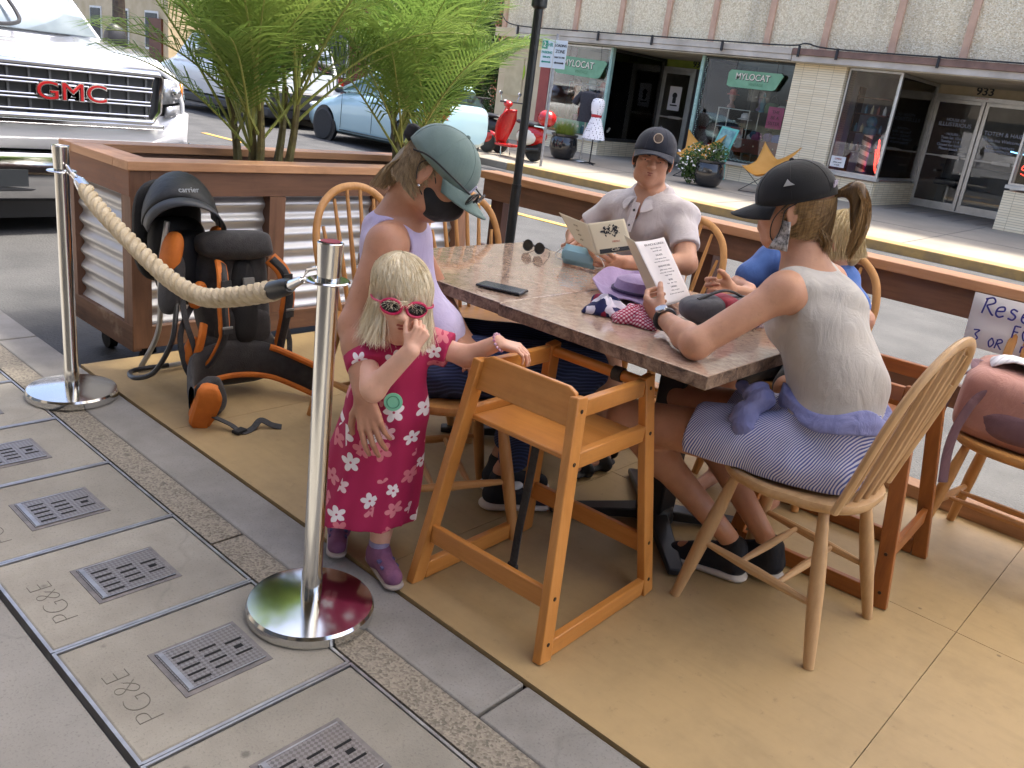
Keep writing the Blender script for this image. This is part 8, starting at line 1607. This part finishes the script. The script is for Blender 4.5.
t = thing('napkin', 'crumpled red gingham napkin under the hand with the watch', 'napkin', (2.05, 1.31, .75)); rumple('cloth', (2.06, 1.30, .752), (.065, .07, .045), gingham(), t, 9)
t = thing('lunch_bag', 'grey and red soft lunch bag between the woman\'s forearms', 'bag', (2.32, 1.18, .75)); b = MB(); b.grid(blob((2.33, 1.165, .795), (.15, .062, .045), (0, 0, R(-24)), 3, wob=.02)); b.build('body', cloth('bag_grey', '#5a5a60', '#48484e', 12), t); b = MB(); b.grid(blob((2.315, 1.17, .796), (.045, .065, .047), (0, 0, R(-24)), 3.4, wob=.02)); b.build('stripe', cloth('bag_red', '#a31f3a', '#871a30', 12), t); b = MB(); b.tube(spl([(2.22, 1.2, .83), (2.3, 1.16, .86), (2.4, 1.13, .83)], 6), .008, 8, flat=.5); b.build('handle', wb, t)
t = thing('surgical_mask', 'pale blue surgical mask dangling from the man\'s hand onto the table', 'mask', (2.53, 1.85, .75)); b = MB(); G = []
for i in range(9):
    u = i/8; G.append([Vector((2.525-.02*math.sin(v_/6*PI)-.03*(1-u), 1.93-.125*u, .757+.072*v_/6+.004*math.sin(v_*2.1))) for v_ in range(7)])
b.grid(G); b.build('panel', leafmat('mask_blue', (.38, .60, .68), (.32, .54, .63), .3), t, solid=.002); b = MB(); b.tube(spl([(2.495, 1.925, .765), (2.485, 1.965, .775), (2.49, 1.955, .80), (2.50, 1.925, .825)], 6), .0022, 6); b.tube(spl([(2.52, 1.81, .765), (2.53, 1.77, .775), (2.52, 1.79, .81), (2.52, 1.81, .825)], 6), .0022, 6); b.build('ear_loop', white_m, t)
# ---------------------------------------------------------------- mauve bag and striped cap on the right chair
t = thing('diaper_bag', 'dusty pink backpack with mauve straps resting on the chair seat', 'bag', (3.15, .45, .45)); dp_ = cloth('bag_dusty_pink', '#b98a7f', '#a5766c', 5, b2=.4); dm = cloth('bag_mauve', '#7d5f68', '#6a4e57', 8)
b = MB(); b.grid(blob((3.17, .40, .565), (.165, .235, .12), (R(3), R(-4), R(4)), 5.5, n=40, m=26, wob=.012, seed=5)); b.build('body', dp_, t); b = MB(); b.grid(blob((3.045, .38, .525), (.045, .17, .06), (0, R(-10), R(4)), 3.2, wob=.02, seed=2)); b.build('front_pocket', dm, t)
b = MB(); b.tube(spl([(3.02, .50, .615), (2.99, .55, .60), (2.975, .58, .50), (2.97, .585, .40), (2.965, .57, .29)], 6), .017, 8, flat=.22, up=(0, 1, 0)); b.tube(spl([(3.12, .62, .65), (3.14, .655, .60), (3.15, .67, .48), (3.16, .69, .36)], 6), .010, 8, flat=.3, up=(0, 1, 0)); b.tube(spl([(3.20, .60, .67), (3.14, .62, .68), (3.08, .60, .66), (3.03, .52, .63), (3.0, .40, .62)], 6), .012, 8, flat=.35); b.build('strap', dm, t)
b = MB(); b.tube(spl([(3.04, .50, .655), (3.03, .40, .665), (3.04, .26, .66)], 6), .010, 8, flat=.4); b.build('handle', cloth('dark_zip', '#2f2429', '#241b1f'), t)
t = thing('sun_visor_hat', 'white and navy folded cap lying on top of the pink bag', 'hat', (3.17, .42, .68)); b = MB(); rows = []
for i in range(13):
    u = i/12; rows.append([(3.08+.19*v_/10, .56-.34*u+.02*math.sin(v_*.5), .685+.055*math.sin(PI*min(1, u*1.15))*math.sin(PI*(v_/10)*.8+.5)+.018*math.sin(u*9+v_*.3)) for v_ in range(11)])
b.grid(rows); b.build('fabric', striped('white_grey_stripe', '#c9c9d0', '#e4e4ea', (.2, 1, .3), 38, .3, .01), t, solid=.004); b = MB(); b.grid([[Vector(p)+Vector((.004, 0, -.012)) for p in r_[1:6]] for r_ in rows[2:9]]); b.build('lining', M('navy_lining', '#23262f', None, 9, .8), t, solid=.003)

# ---------------------------------------------------------------- lettering becomes real mesh
bpy.context.view_layer.update(); dg = bpy.context.evaluated_depsgraph_get()
for o in [x for x in bpy.data.objects if x.type == 'FONT']:
    me = bpy.data.meshes.new_from_object(o.evaluated_get(dg)); n = bpy.data.objects.new('tmp', me); C.objects.link(n); n.parent = o.parent; n.matrix_parent_inverse = o.matrix_parent_inverse.copy(); n.matrix_local = o.matrix_local.copy() if o.parent else o.matrix_world.copy()
    nm = o.name.split('.')[0]; bpy.data.objects.remove(o, do_unlink=True); n.name = nm

def split_loose(o):
    import bmesh
    bm = bmesh.new(); bm.from_mesh(o.data); bm.verts.ensure_lookup_table(); lab = [-1]*len(bm.verts); k = 0
    for v in bm.verts:
        if lab[v.index] >= 0: continue
        st = [v]; lab[v.index] = k
        while st:
            for e in st.pop().link_edges:
                for q in e.verts:
                    if lab[q.index] < 0: lab[q.index] = k; st.append(q)
        k += 1
    if 1 < k <= 16:
        for j in range(k):
            b2 = bm.copy(); b2.verts.ensure_lookup_table(); bmesh.ops.delete(b2, geom=[v for v in b2.verts if lab[v.index] != j], context='VERTS'); me = o.data if False else bpy.data.meshes.new(o.name.split('.')[0]); b2.to_mesh(me); b2.free()
            for m_ in o.data.materials: me.materials.append(m_)
            c = o.copy(); c.data = me; C.objects.link(c); me.set_sharp_from_angle(angle=R(35))
        bm.free(); return True
    bm.free(); return False
for o in list(bpy.data.objects):
    if o.type == 'MESH' and o.parent is not None and not o.children and o.name.split('.')[0] in ('brick_front', 'brick_return', 'door_frame', 'cap', 'fascia_board', 'strap', 'ledge', 'caster', 'bolt', 'side_wall', 'display_floor', 'partition', 'mint_post', 'armrest', 'button', 'canopy_back', 'frame_tube', 'pillar', 'mirror', 'buckle', 'window_reveal', 'knob', 'wall', 'batten') and o.parent.name.split('.')[0] != 'person':
        if split_loose(o): bpy.data.objects.remove(o, do_unlink=True)
